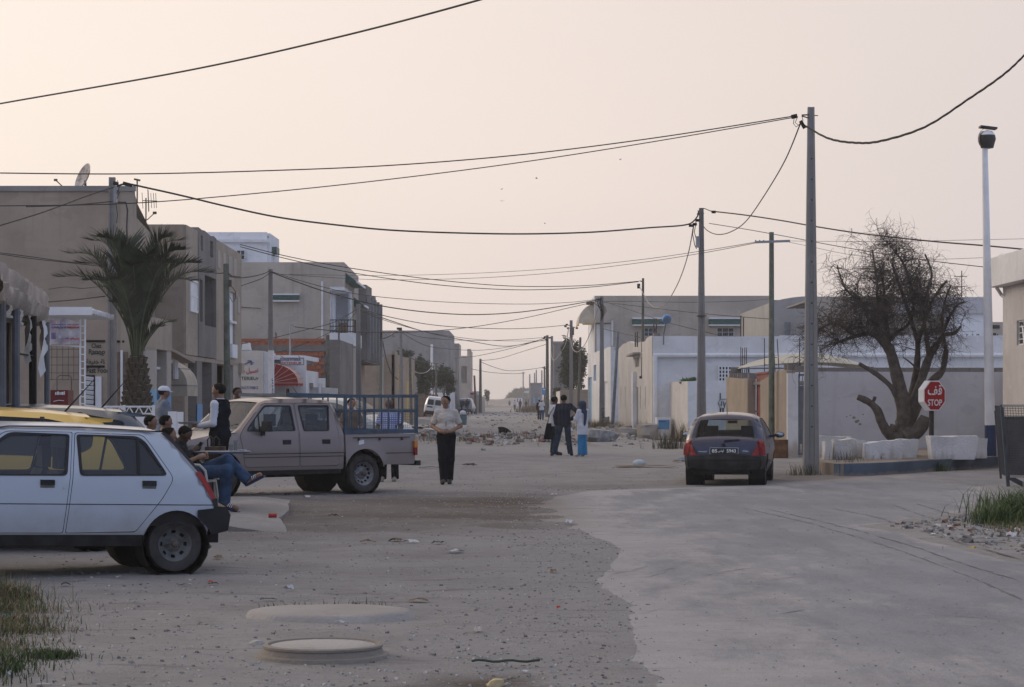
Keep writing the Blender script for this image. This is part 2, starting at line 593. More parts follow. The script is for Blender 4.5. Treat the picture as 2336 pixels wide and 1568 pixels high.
def earth(nt):
 vec=_coords(nt)
 n1=_noise(nt,vec,.8,6,.65)
 n2=_noise(nt,vec,5,7,.75)
 n3=_noise(nt,vec,38,4,.7)
 c=_mix(nt,(.29,.278,.27),(.385,.372,.365),_range(nt,n1,.28,.72))
 c=_mix(nt,c,(.41,.40,.392),_range(nt,_attr(nt,'pale'),.3,1,0,.55))
 c=_mix(nt,c,(.325,.32,.322),_range(nt,_attr(nt,'gravel_mix'),0,1,0,.6))
 c=_mix(nt,c,(.128,.104,.086),_attr(nt,'soil'))
 c=_mix(nt,c,(.16,.148,.14),_range(nt,n2,.55,.74,0,.7))
 c=_mix(nt,c,(.44,.43,.42),_range(nt,n2,.46,.30,0,.5))
 n6=_noise(nt,_coords(nt,(.35,2.2,1)),1.7,5,.7)
 c=_mix(nt,c,(.19,.176,.165),_range(nt,n6,.55,.70,0,.6))
 c=_mix(nt,c,(.41,.40,.39),_range(nt,n6,.42,.30,0,.45))
 c=_mix(nt,c,(.50,.48,.46),_range(nt,n3,.60,.80,0,.55))
 c=_mix(nt,c,(.085,.08,.075),_range(nt,n3,.40,.24,0,.75))
 ad=nt.nodes.new('ShaderNodeMath');ad.operation='ADD'
 nt.links.new(n2,ad.inputs[0]);nt.links.new(n3,ad.inputs[1])
 return c,ad.outputs[0]
m_ground,nt,b=_nodes('bare_earth')
c,hgt=earth(nt)
nt.links.new(c,b.inputs['Base Color'])
b.inputs['Roughness'].default_value=.95
b.inputs['Specular IOR Level'].default_value=.1
_bump(nt,b,hgt,.9,.05)
link('ground',me,m_ground,kind='structure')
# the asphalt road
m_road,nt,b=_nodes('worn_asphalt')
vec=_coords(nt)
n1=_noise(nt,_coords(nt,(1,.35,1)),.9,5,.6)
n2=_noise(nt,vec,5,6,.7)
n3=_noise(nt,vec,90,3,.7)
n4=_noise(nt,vec,22,4,.75)
n5=_noise(nt,_coords(nt,(1,.12,1)),1.6,4,.6)
n7=_noise(nt,_coords(nt,(1,.4,1)),3.2,6,.72)
c=_mix(nt,(.195,.198,.214),(.265,.266,.28),_range(nt,n1,.3,.7))
c=_mix(nt,c,(.285,.278,.272),_range(nt,n2,.5,.75,0,.5))
c=_mix(nt,c,(.42,.415,.415),_range(nt,n3,.58,.78,0,.6))
c=_mix(nt,c,(.07,.07,.075),_range(nt,n3,.42,.26,0,.7))
c=_mix(nt,c,(.12,.12,.127),_range(nt,n4,.44,.30,0,.6))
c=_mix(nt,c,(.36,.355,.35),_range(nt,n4,.58,.72,0,.45))
c=_mix(nt,c,(.185,.188,.20),_range(nt,n5,.48,.64,0,.55))
c=_mix(nt,c,(.15,.15,.158),_range(nt,n7,.55,.72,0,.55))
c=_mix(nt,c,(.33,.325,.32),_range(nt,n7,.43,.28,0,.45))
ce,hgt=earth(nt)
ad=nt.nodes.new('ShaderNodeMath');ad.operation='ADD'
nt.links.new(_attr(nt,'verge'),ad.inputs[0])
nt.links.new(_range(nt,_noise(nt,_coords(nt,(1,.3,1)),1.1,7,.7),.3,.7,-.45,.45,False),ad.inputs[1])
vf=_range(nt,ad.outputs[0],.25,.80)
c=_mix(nt,c,ce,vf)
nt.links.new(c,b.inputs['Base Color'])
b.inputs['Roughness'].default_value=.85
b.inputs['Specular IOR Level'].default_value=.2
hh=nt.nodes.new('ShaderNodeMix');hh.data_type='FLOAT'
nt.links.new(vf,hh.inputs[0]);nt.links.new(n4,hh.inputs[2]);nt.links.new(hgt,hh.inputs[3])
_bump(nt,b,hh.outputs[0],.6,.03)
def edge_wobble(poly,amp,step,keep=()):
 out=[]
 for i,p in enumerate(densify(poly,step)):
  q=noise.noise_vector(Vector((p[0]*1.7,p[1]*1.7,3.3)))*amp+noise.noise_vector(Vector((p[0]*.5,p[1]*.5,1.3)))*amp*2
  out.append((p[0]+q.x,p[1]+q.y))
 return out
road_poly=edge_wobble(ROAD,.09,.3)
v2,f2=tess(road_poly,step=.55)
dist=seg_dist(v2[:,0],v2[:,1],road_poly)
mb=MB()
zr=.004+vnoise(v2[:,0]*.2,v2[:,1]*.2)*.02*np.clip(dist/1.0,0,1)-.022*np.clip(1-dist/.45,0,1)
mb.add([(p[0],p[1],z)for p,z in zip(v2,zr)],[tuple(t)for t in f2])
me=mb.mesh('asphalt_road',True)
at=me.attributes.new('verge','FLOAT','POINT')
left=np.exp(-seg_dist(v2[:,0],v2[:,1],ROAD[:16],False)/1.6)
at.data.foreach_set('value',np.maximum(left*1.15,.95*np.exp(-dist/.5)).astype(np.float32))
for nm,arr in zip(('soil','pale','gravel_mix'),lie(v2[:,0],v2[:,1])):
 me.attributes.new(nm,'FLOAT','POINT').data.foreach_set('value',arr.astype(np.float32))
road=link('asphalt_road',me,m_road,kind='structure')
m_crack=M('crack_tar',(.15,.15,.157),.9,.2,5,.2)
m_scar=M('scrape_pale',(.36,.355,.35),.9,.15,5,.2)
def strip(pts,w,z,mat,name,jitter=.02,parent=None,seg=None):
 seg=seg or.35
 pts=densify(pts,seg,False)
 vs,fs=[],[]
 for i,p in enumerate(pts):
  a=pts[max(i-1,0)];c_=pts[min(i+1,len(pts)-1)]
  d=Vector((c_[0]-a[0],c_[1]-a[1])).normalized()
  n=Vector((-d.y,d.x))
  j=random.uniform(-jitter,jitter)
  ww=w*.7*max(.12,random.gauss(.7,.5))*(.25 if i in(0,len(pts)-1)else 1)
  q=Vector(p)+n*j
  zz=z(q.x,q.y)if callable(z)else z
  vs+=[(q.x-n.x*ww/2,q.y-n.y*ww/2,zz),(q.x+n.x*ww/2,q.y+n.y*ww/2,zz)]
 for i in range(len(pts)-1):
  fs.append((2*i,2*i+2,2*i+3,2*i+1))
 mb=MB().add(vs,fs)
 return mb.build(name,mat,parent)
def rz(x,y):
 return.004+float(vnoise(np.array([x*.2]),np.array([y*.2]))[0])*.02+.004
def road_line(pix,w,mat=m_crack,name='crack'):
 strip([G(*p).to_2d()for p in pix],w,rz,mat,name,.015,road,.25)
road_line([(1745,1160),(1830,1180),(1960,1212),(2080,1248),(2200,1290),(2330,1330)],.035)
road_line([(1900,1160),(1990,1178),(2080,1205),(2190,1240),(2335,1280)],.045)
road_line([(1690,1157),(1850,1195),(1990,1238),(2120,1283),(2240,1330),(2334,1372)],.03)
road_line([(2090,1150),(2150,1168),(2220,1182)],.05)
road_line([(2030,1150),(2110,1178),(2160,1193)],.03)
road_line([(2105,1407),(2180,1408),(2260,1414),(2334,1420)],.025)
road_line([(1470,1418),(1700,1415),(1900,1411),(2090,1408)],.012,m_scar)
for q in([(1375,1316),(1440,1303),(1482,1293)],[(1382,1316),(1452,1313)],[(1462,1314),(1530,1300),(1556,1296)],[(1470,1318),(1540,1305),(1585,1302)],[(1606,1316),(1660,1305),(1718,1298)],[(1690,1335),(1830,1316)],[(1750,1407),(1840,1392)],[(1455,1400),(1520,1388)]):
 road_line(q,.016)
 # pavement slab before the cafe
m_conc=plaster('old_concrete',(.335,.318,.30),amount=.5,var=.16,bump=.5)
m_conc2=plaster('grey_concrete',(.27,.26,.25),amount=.5,var=.16,bump=.5)
sp=edge_wobble(SLAB,.018,.35)
v2,f2=tess(sp,step=.4)
mb=MB()
def slab_top(x,y):
 x=np.asarray(x,float);y=np.asarray(y,float)
 tip=np.clip((x+4.0)/1.3,0,1)*np.clip((30.4-y)/1.6,0,1)
 side=np.clip((x+3.9)/.6,0,1)*np.clip((y-29.5)/2,0,1)
 e=np.exp(-seg_dist(x,y,sp)/.05)*.03
 return.13+np.clip((y-36)*.02,0,.06)-tip*.115-side*.05+vnoise(x*1.5,y*1.5)*.02-e
zs=slab_top(v2[:,0],v2[:,1])
mb.add([(p[0],p[1],z)for p,z in zip(v2,zs)],[tuple(t)for t in f2])
ring=densify(sp,.4)
rz_=slab_top([p[0]for p in ring],[p[1]for p in ring])
for i in range(len(ring)):
 p,q=ring[i],ring[(i+1)%len(ring)]
 j=(i+1)%len(ring)
 mb.add([(p[0],p[1],-.15),(q[0],q[1],-.15),(q[0],q[1],rz_[j]),(p[0],p[1],rz_[i])],[(0,1,2,3)])
mb.build('pavement_slab',plaster('pavement_concrete',(.265,.255,.248),amount=.5,var=.2,bump=.6),kind='structure',smooth=True,angle=35)
def slab_z(y):
 return.13+min(.06,max(0,(y-36)*.02))
 # far low ridge of dunes and dumped earth at the end of the street
mb=MB()
n=60
for(y0,h,x0,x1,sd)in((900,2.6,-160,150,1),(520,.9,-26,2,7)):
 vs,fs=[],[]
 for i in range(n+1):
  x=lerp(x0,x1,i/n)
  hh=h*(.45+.9*(.5+float(vnoise(np.array([x*.06*20/h+sd]),np.array([sd*3.3]))[0]))*math.sin(math.pi*min(1,max(0,i/n))))
  for k,(dy,q)in enumerate(((-6*h,-.3),(-2*h,.6),(0,1),(5*h,.2),(7*h,-.3))):
   vs.append((x,y0+dy,hh*q))
 for i in range(n):
  for k in range(4):
   a=i*5+k
   fs.append((a,a+5,a+6,a+1))
 MB().add(vs,fs).build('hills',M('far_earth',(.30,.27,.235),.95,.2,.1,.2,2),kind='structure',smooth=True)
 # the dusty evening air
hz=MB().bx(-420,420,-80,1250,-1.5,13.5)
m_haze=bpy.data.materials.new('dusty_air');m_haze.use_nodes=True
nt=m_haze.node_tree;nt.nodes.clear()
o_=nt.nodes.new('ShaderNodeOutputMaterial');pv=nt.nodes.new('ShaderNodeVolumePrincipled')
pv.inputs['Color'].default_value=(.94,.92,.93,1)
pv.inputs['Density'].default_value=HAZE_DENSITY=.0005
pv.inputs['Anisotropy'].default_value=.5
nt.links.new(pv.outputs[0],o_.inputs['Volume'])
hz.build('haze',m_haze,kind='stuff')
# building kit
m_tan=plaster('tan_render',(.35,.285,.228),stain=(.6,.55,.5),amount=.6,var=.14)
m_tan_b=plaster('sand_render',(.37,.31,.25),amount=.55,var=.13)
m_beige=plaster('beige_render',(.44,.395,.345),amount=.5,var=.12)
m_white=plaster('white_limewash',(.70,.70,.71),stain=(.75,.7,.65),amount=.4,foot=(.42,.36,.30),foot_h=.7)
m_cream=plaster('cream_limewash',(.62,.59,.555),stain=(.74,.68,.6),amount=.5,foot=(.45,.35,.27),foot_h=.9)
m_whitep=plaster('white_paint_wall',(.74,.75,.77),amount=.2,foot=(.46,.40,.34),foot_h=.5)
m_lilac=plaster('pale_grey_render',(.50,.495,.52),amount=.25,foot=(.40,.36,.33),foot_h=.3)
m_grey=plaster('cement_render',(.27,.265,.265),amount=.5,var=.16)
m_darkc=plaster('raw_concrete',(.22,.205,.19),amount=.6,var=.2,bump=.4)
m_ochre=plaster('ochre_wall',(.35,.292,.235),stain=(.65,.6,.55),amount=.5,foot=(.38,.29,.21),foot_h=.4)
m_brick=M('hollow_brick',(.34,.125,.075),.9,.25,3,.4,30)
m_mortar=M('cement_joint',(.26,.245,.23),.95,.2,3,.3)
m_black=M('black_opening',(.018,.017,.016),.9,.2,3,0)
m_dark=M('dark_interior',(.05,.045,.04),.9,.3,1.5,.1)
m_blue=M('blue_gloss_paint',(.10,.27,.50),.5,.12,2,.1)
m_blue2=M('pale_blue_paint',(.22,.40,.56),.55,.12,2,.1)
m_green=M('green_roof_tile',(.035,.11,.095),.45,.25,8,.1)
m_whitem=M('white_metal',(.72,.73,.75),.45,.08,2,.05)
m_whitec=M('white_plastic',(.68,.69,.70),.4,.06,2,.05)
m_red=M('red_door_paint',(.22,.045,.03),.55,.2,2,.1)
m_steel=M('rusty_steel',(.11,.085,.07),.7,.3,9,.2)
m_gmetal=M('grey_metal',(.20,.22,.25),.5,.15,4,.1,metal=.3)
m_yel=M('yellow_shutter',(.55,.36,.08),.6,.12,3,.1)
m_wood=M('old_wood',(.17,.125,.09),.85,.25,6,.3)
g_dark=glass('window_glass',(.55,.6,.62),.8,.75,(.03,.035,.045))
def holed(outline,holes,o,ux,uy,depth=.25,step=2.0,mb=None):
 mb=mb or MB()
 o,ux,uy=Vector(o),Vector(ux),Vector(uy)
 n=ux.cross(uy).normalized()
 v,f=tess(outline,holes,step)
 mb.add([o+ux*p[0]+uy*p[1]for p in v],[tuple(t)for t in f])
 for lp in[outline,*holes]:
  k=len(lp)
  ar=sum(lp[i][0]*lp[(i+1)%k][1]-lp[(i+1)%k][0]*lp[i][1]for i in range(k))
  if(ar<0)==(lp is outline):
   lp=lp[::-1]
  for i in range(k):
   a,b_=lp[i],lp[(i+1)%k]
   A,B=o+ux*a[0]+uy*a[1],o+ux*b_[0]+uy*b_[1]
   mb.add([A,A-n*depth,B-n*depth,B],[(0,1,2,3)])
 return mb
def rect(x0,x1,y0,y1):
 return[(x0,y0),(x1,y0),(x1,y1),(x0,y1)]
def block(t,name,mat,x0,x1,y0,y1,z0,z1):
 return MB().bx(x0,x1,y0,y1,z0,z1).build(name,mat,t)
def rough_top(x0,x1,z,amp,n,seed):
 return[(lerp(x0,x1,i/n),z+amp*noise.noise(Vector((i*.8,seed,0))))for i in range(n+1)]
def window(t,o,ux,uy,w,h,frame=m_whitem,cols_=2,rows_=2,pane=g_dark,fw=.05,inset=.08,bars=None):
 o,ux,uy=Vector(o),Vector(ux).normalized(),Vector(uy).normalized()
 n=ux.cross(uy)
 o=o-n*inset
 mb=MB()
 def bar(x0,x1,y0,y1,d=.05):
  q=[o+ux*x+uy*y_+n*k for k in(0,d)for x,y_ in((x0,y0),(x1,y0),(x1,y1),(x0,y1))]
  mb.add(q,[(3,2,1,0),(4,5,6,7),(0,1,5,4),(1,2,6,5),(2,3,7,6),(3,0,4,7)])
 bar(0,fw,0,h);bar(w-fw,w,0,h);bar(fw,w-fw,0,fw);bar(fw,w-fw,h-fw,h)
 for i in range(1,cols_):
  bar(w*i/cols_-fw*.35,w*i/cols_+fw*.35,fw,h-fw,.04)
 for j in range(1,rows_):
  bar(fw,w-fw,h*j/rows_-fw*.3,h*j/rows_+fw*.3,.036)
 fr=mb.build('window',frame,t)
 me=None
 for i in range(cols_):
  for j in range(rows_):
   a=o+ux*(w*i/cols_)+uy*(h*j/rows_)+n*.015
   if me is None:
    q=MB().add([Vector((0,0,0)),ux*(w/cols_),ux*(w/cols_)+uy*(h/rows_),uy*(h/rows_)],[(0,1,2,3)])
    me=q.mesh('pane')
    me.materials.append(pane)
   p=link('pane',me,None,fr)
   p.location=a
 bk=MB().add([o-n*.02,o+ux*w-n*.02,o+ux*w+uy*h-n*.02,o+uy*h-n*.02],[(0,1,2,3)])
 if pane is g_dark:
  bk.build('dark_backing',m_dark,fr)  # dark colour stands in for the unlit room behind the panes
 if bars:
  mb=MB()
  for i in range(1,bars):
   x=w*i/bars
   mb.tube([o+ux*x+n*.1,o+ux*x+uy*h+n*.1],.012,5)
  for j in(0.08,.36,.64,.92):
   mb.tube([o+uy*h*j+n*.1,o+ux*w+uy*h*j+n*.1],.012,5)
  mb.build('window_grille',m_gmetal,fr)
 return fr
XL=Vector((0,-1,0));XR=Vector((0,1,0));UX=Vector((1,0,0));UZ=Vector((0,0,1))
A=thing('cafe_building','tan two storey building with a blank gable behind the palm, cafe lettering painted on it','building',(-14,64,0))
mb=holed(rect(0,14.6,0,7.5),[],(-25,62,0),UX,UZ,.3)
mb.build('gable_wall',m_tan,A)
dA=Vector((-11.36+10.4,71.8-62,0));LA=dA.length;uA=dA/LA
top=[(0,0),(LA,0),(LA,6.85),(1.3,6.8),(1.28,7.3),(0,7.5)]
holed(top,[rect(5.6,6.7,3.9,5.5),rect(.4,2.6,.1,2.75),rect(4.9,7.2,.1,2.7)],(-10.4,62,0),uA,UZ,.35,mb=None).build('street_wall',m_tan_b,A)
MB().add([(-25,62,7.3),(-10.4,62,7.3),(-11.3,71.8,6.7),(-25,71.8,6.7)],[(0,1,2,3)]).build('roof',m_conc2,A)
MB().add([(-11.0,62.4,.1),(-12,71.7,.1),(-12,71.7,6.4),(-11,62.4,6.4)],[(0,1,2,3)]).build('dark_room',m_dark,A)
MB().bx(-25,-10.33,61.93,62.05,7.42,7.56).build('coping',m_conc2,A)
block(A,'balcony_parapet',m_tan_b,-10.75,-9.8,62.02,65.1,3.09,3.95)
for(y0,y1)in((62.04,62.42),(64.2,65.06)):
 c_=block(A,'column',m_beige,-10.09,-9.82,y0,y1,1.98,3.09)
 block(A,'column_foot',m_blue2 if y0<63 else m_blue,-10.09,-9.82,y0,y1,0,1.98)
block(A,'wall_panel',m_tan,-10.75,-10.45,62.05,62.3,0,3.1)
block(A,'shop_counter',m_whitem,-10.4,-10.0,62.6,64.1,.1,1.3)
MB().bx(-10.32,-10.0,62.5,64.6,2.55,2.62).build('sign_board',m_whitem,A)
MB().beam((-10.3,65.3,3.3),(-9.5,66.4,2.8),.5,.08).build('stair_roof',m_tan_b,A)
MB().tube([(-9.9,66.4,2.85),(-9.9,66.4,2.3)],.09,8).build('drain_pipe',m_whitem,A)
block(A,'service_door',m_wood,-10.9,-10.55,61.86,61.995,.2,3.0)
MB().bx(-10.72,-10.66,61.8,61.86,.1,3.05).build('door_post',m_whitem,A)
m_ink=M('green_black_ink',(.03,.05,.045),.8,.2,9,0)
q=lambda x,y:P(x,y,61.985)
for(x0,x1,y)in((196,240,778.5),(196,238.5,836.5),(265,284,779.5)):
 a_,b_=q(x0,y),q(x1,y)
 MB().bx(a_.x,b_.x,61.97,61.995,a_.z-.03,a_.z+.03).build('dark_line',m_black,A)
letters('Chez',.13,q(220,789),UX,UZ,m_ink,A,width=.27)
letters('Ranno',.14,q(221,802.5),UX,UZ,m_ink,A,width=.45)
MB().tube([q(208,809.5),q(215,807),q(224,807),q(231,809),q(236.5,811.5)],.012,5).build('flourish',m_ink,A)
letters('\uFE94\uFED4\uFEF4\uFED4\uFEA7 \uFE94\uFEE0',.17,q(218,826),UX,UZ,m_ink,A,width=.52)
letters('Fast Food',.15,q(223.5,845),UX,UZ,m_ink,A,width=.62)
sh=MB().bx(q(195,0).x,q(216,0).x,61.93,61.99,.2,2.37).build('shutter',m_dark,A)
slat=MB().box((0,0,0),(.235,.03,.10),tilt=Matrix.Rotation(.5,3,'X')@Matrix.Rotation(.12,3,'Y')).mesh('slat')
slat.materials.append(m_whitem)
for i in range(16):
 s_=link('slat',slat,None,sh);s_.location=(q(205,0).x-.0,61.9,.35+i*.128)
block(A,'door_leaf',m_whitem,q(218,0).x,q(232,0).x,61.94,61.99,.2,2.33)
D1=thing('satellite_dish','large rust stained satellite dish standing on the flat roof of the cafe building','satellite dish',P(189,430,64))
prof=[(1e-4,-.10),(.16,-.085),(.30,-.045),(.41,.02),(.41,.035),(.30,-.03),(.16,-.07),(1e-4,-.085)]
mb=MB().lathe(prof,(0,0,0),24)
Rm=Matrix.Rotation(math.radians(33),3,'Z')@Matrix.Rotation(math.radians(-68),3,'Y')
dc=P(190,404,64)
mb.v=[tuple(Rm@Vector((v[0],v[1],v[2]))+dc)for v in mb.v]
mr,nt,b=_nodes('rusty_enamel')
vec=_coords(nt)
c=_mix(nt,(.50,.50,.49),(.30,.17,.08),_range(nt,_noise(nt,vec,3.0,5,.65),.42,.62))
nt.links.new(c,b.inputs['Base Color']);b.inputs['Roughness'].default_value=.7
mb.build('reflector',mr,D1,smooth=True)
MB().tube([dc+Vector((.05,0,-.1)),P(196,436,64)],.035,8).build('mast',m_steel,D1)
MB().tube([P(178,432,64),P(147,430,64),P(128,412,64)],.018,6).box(P(127,411,64),(.09,.07,.06)).build('feed_arm',m_steel,D1)
T1=thing('roof_aerial','thin rooftop aerial with a flat bar on top beside the concrete pole','aerial',P(313,455,64))
MB().tube([P(313,462,64),P(313,410,64)],.022,6).build('mast',m_steel,T1)
MB().beam(P(306,409,64),P(320,412,64),.05).build('head_bar',m_steel,T1)
T2=thing('roof_aerial','rooftop comb aerial with upright rods on the edge of the lower parapet','aerial',P(333,500,64.5))
MB().tube([P(333,515,64.5),P(333,452,64.5)],.02,6).build('mast',m_steel,T2)
MB().tube([P(325,458,64.5),P(358,459,64.5)],.012,5).build('boom',m_steel,T2)
for xx,hh in((324,18),(337,26),(338,24),(344,17),(350,17),(355,17)):
 MB().tube([P(xx,458-hh,64.5),P(xx+2,458+hh,64.5)],.008,4).build('rod',m_steel,T2)
MB().tube([P(330,505,64.6),P(338,500,64.6),P(352,487,64.6)],.014,5).box(P(353,486,64.6),(.1,.08,.07)).build('feed_arm',m_steel,T2)
m_awn=M('beige_awning_cloth',(.42,.37,.30),.85,.12,2,.2,30)
m_awn_red=M('red_awning_cloth',(.30,.045,.045),.8,.18,2,.2,30)
m_awn_lit=M('lit_red_awning_cloth',(.50,.33,.29),.85,.15,2,.2,30)  # paler copy of the red cloth, light painted into its street side
def dome_awning(t,x0,x1,y0,y1,zb,zt,mat,ribs,rib_mat,valance,side_mat=None,n=7,scallop=0):
 def arc(y,k=1.0):
  return[(x0+(x1-x0)*math.sin(a)*k,y,zb+(zt-zb)*math.cos(a)*k)for a in[math.pi/2*i/n for i in range(n+1)]]
 A0,A1=arc(y0),arc(y1)
 mb=MB().add(A0+A1,[(i,i+1,n+2+i,n+1+i)for i in range(n)])
 mb.build('canopy_cloth',mat,t,smooth=True)
 for y in(y0,y1):
  a_=arc(y)
  MB().add([(x0,y,zb)]+a_,[(0,i+1,i+2)for i in range(n)]).build('cheek',side_mat or mat,t)
 m2=MB()
 k=10
 for(p0,p1)in(((x1,y0),(x1,y1)),((x0,y0),(x1,y0))):
  for i in range(k):
   a_=(lerp(p0[0],p1[0],i/k),lerp(p0[1],p1[1],i/k));b_=(lerp(p0[0],p1[0],(i+1)/k),lerp(p0[1],p1[1],(i+1)/k))
   m_=((a_[0]+b_[0])/2,(a_[1]+b_[1])/2)
   m2.add([(*a_,zb),(*b_,zb),(*b_,zb-valance),(*m_,zb-valance-scallop),(*a_,zb-valance)],[(0,1,2,3,4)])
 m2.build('valance',side_mat or mat,t)
 for i in range(1,n+1,max(1,n//ribs)):
  p=A0[i]
  MB().tube([(x0+.02,y0-.015,zb),(p[0],y0-.015,p[2]),(p[0]+.01,y1,p[2]+.005)],.014,5).build('rib',rib_mat,t)
aw=thing('awning','curved beige awning over a shop door between the cafe balcony and the shuttered house','awning',(-10.3,67.5,2.0))
dome_awning(aw,-10.62,-9.55,66.4,68.6,2.12,2.92,m_awn,2,m_gmetal,.32)
B=thing('house','tan two storey house with a white shutter and a raw concrete bay, open columns below','house',(-11,79,0))
block(B,'side_wall',m_tan,-16,-10.45,71.9,72.2,0,7.28)
yb=lambda x:10.4*F/(CX-x)
fo=lambda y,z:(y-72,z)
holes1=[rect(yb(433)-72,yb(450.5)-72,4.55,5.6)]
holed([(0,3.14),(2.72,3.14),(2.72,7.28),(0,7.28)],holes1,(-10.4,72,0),XR,UZ,.2,mb=MB()).build('street_wall',m_tan_b,B)
w_=window(B,(-10.4,yb(433),4.55),XR,UZ,yb(450.5)-yb(433),1.05,m_whitem,1,2,m_whitem,.07,.02)
b0,b1=yb(451.6),yb(492.5)
holed([(0,3.14),(b1-b0,3.14),(b1-b0,7.35)]+rough_top(b1-b0,0,7.38,.12,6,3)[1:],[rect(yb(455)-b0,yb(461)-b0,4.3,5.7),rect(yb(466)-b0,yb(491.5)-b0,4.22,5.92),rect(yb(457)-b0,yb(461.5)-b0,6.68,7.2),rect(yb(478)-b0,yb(485)-b0,6.62,7.18)],(-10.38,b0,0),XR,UZ,.45).build('concrete_bay',m_darkc,B)
b2=86.8
hs=[rect(yb(524)-b1,yb(537)-b1,3.75,5.7)]
holed([(0,3.1),(b2-b1,3.05),(b2-b1,7.28),(0,7.34)],hs,(-10.4,b1,0),XR,UZ,.2).build('street_wall',m_tan_b,B)
block(B,'roller_shutter',m_whitep,-10.56,-10.5,yb(524),yb(537),3.75,5.7)
MB().bx(-10.5,-10.36,yb(523),yb(538),4.55,4.63).build('window_sill',m_whitem,B)
for xx in(496,508,521,533):
 MB().bx(-10.4,-10.375,yb(xx),yb(xx+5.5),6.35,7.0).build('raised_panel',m_beige,B)
MB().bx(-10.4,-10.36,yb(541),yb(545),5.0,5.6).build('raised_panel',m_beige,B)
MB().bx(-10.39,-10.37,yb(514),yb(516),3.7,6.0).build('red_strip',m_red,B)
block(B,'roof',m_conc2,-16,-10.5,72.2,86.7,6.9,7.0)
block(B,'far_wall',m_tan,-16,-10.42,86.5,86.8,0,7.28)
block(B,'floor_slab',m_tan_b,-12.3,-10.42,72,86.75,2.98,3.12)
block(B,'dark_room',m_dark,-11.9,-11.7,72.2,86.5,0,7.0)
for x0,x1,mt in((424,431,m_tan_b),(451,463,m_darkc),(485,497,m_darkc),(534,549,m_beige)):
 block(B,'column',mt,-10.85,-10.43,yb(x0),yb(x1),0,2.98)
block(B,'column_foot',m_blue,-10.46,-10.415,yb(451),yb(463),0,1.55)
block(B,'back_wall',m_darkc,-11.6,-11.4,yb(463),86.5,0,2.98)
MB().bx(-10.95,-10.9,yb(431),yb(450),.1,2.6).build('garage_door',m_tan_b,B)
MB().bx(-10.6,-10.3,86.0,86.85,2.7,3.1).build('corner_bracket',m_tan_b,B)
ac=MB().bx(-10.52,-10.3,yb(524),yb(536),3.25,3.75).build('cooler_box',m_whitep,B)
Dh=thing('white_house','white upper storey with an arched window rising behind the beige house roof','house',(-15,130,0))
block(Dh,'side_wall',m_whitep,-20,-13.87,127.8,128,0,11.2)
block(Dh,'street_wall',m_whitep,-13.9,-13.72,128.01,133,0,11.15)
MB().bx(-20,-13.65,127.6,127.85,10.62,10.78).build('ledge',m_whitem,Dh)
pw=P(539.5,594,127.7)
window(Dh,(pw.x,127.7,pw.z),UX,UZ,.5,.58,m_whitem,2,2,g_dark,.04,-.05)
MB().bx(-13.72,-13.45,129,130.6,10.1,10.45).build('tile_canopy',m_green,Dh)
block(Dh,'roof',m_conc2,-20,-13.8,128,133,10.9,11.0)
C=thing('balcony_house','beige two storey house with a white corner balcony and a black railing','house',(-12,123,0))
out=[(0,0),(10.47,0),(10.47,7.63),(11.22,7.63),(11.22,8.9),(0,8.9)]
holed(out,[],(-20,118,0),UX,UZ,.3).build('side_wall',m_beige,C)
holed([(.31,7.63),(5.2,7.63),(5.2,0),(11.2,0),(11.2,8.75),(.31,8.9)],[rect(6.6,7.4,5.3,6.7)],(-8.78,118,0),XR,UZ,.3).build('street_wall',m_beige,C)
block(C,'roof',m_conc2,-20,-8.8,118.2,129.1,8.6,8.7)
block(C,'loggia_wall',m_whitep,-9.75,-9.54,118.05,123.2,4.6,7.63)
block(C,'loggia_wall',m_whitep,-9.54,-8.85,123.0,123.2,4.6,7.63)
block(C,'loggia_ceiling',m_whitep,-9.54,-8.8,118.03,123,7.45,7.63)
MB().prism([(-9.53,117.9),(-8.3,117.9),(-8.2,118.3),(-8.2,123.1),(-9.53,123.1)],4.52,5.2).build('balcony_parapet',m_whitep,C)
block(C,'lower_wall',m_beige,-9.53,-8.8,118.6,129,0,4.5)
block(C,'loggia_pillar',m_whitep,-8.86,-8.74,122.2,123.2,5.2,7.6)
block(C,'door_frame',m_whitem,-9.53,-9.48,119.3,120.6,5.2,6.9)
rl=MB()
for i in range(9):
 rl.tube([(-9.5+i*.15,117.97,5.2),(-9.5+i*.15,117.97,5.88)],.014,4)
for i in range(16):
 rl.tube([(-8.24,118.2+i*.31,5.2),(-8.24,118.2+i*.31,5.88)],.02,4)
for z in(5.28,5.55,5.88):
 rl.tube([(-9.52,117.97,z),(-8.3,117.97,z),(-8.24,118.3,z),(-8.24,123,z)],.022,4)
rl.build('railing',m_black,C)
MB().bx(-9.1,-8.7,118.6,119.4,5.25,5.75).build('stored_chair',m_wood,C)
vent=MB().bx(P(622,0,118).x,P(683,0,118).x,117.75,117.99,6.98,7.24).build('vent_canopy',m_green,C)
for yv in(687,672):
 MB().bx(P(621,0,118).x,P(684,0,118).x,117.72,117.985,P(0,yv,118).z-.04,P(0,yv,118).z+.03).build('canopy_edge',m_whitem,C)
MB().tube([P(735,642,117.9),P(735,772,117.9)],.055,8).build('downpipe',m_whitem,C)
for y0,z0,w in((119.0,7.95,6.5),(125.2,6.95,3)):
 MB().add([(-8.78,y0,z0+.45),(-8.78,y0+w,z0+.45),(-8.2,y0+w,z0),(-8.2,y0,z0),(-8.78,y0,z0-.05),(-8.78,y0+w,z0-.05)],[(0,1,2,3)[::-1],(3,2,5,4)[::-1],(0,3,4),(1,5,2)]).build('tile_canopy',m_green,C)
 MB().bx(-8.22,-8.14,y0,y0+w,z0-.07,z0+.03).build('canopy_edge',m_whitem,C)
MB().tube([P(551,701,117.95),P(595,704,117.9)],.02,5).build('conduit',m_steel,C)
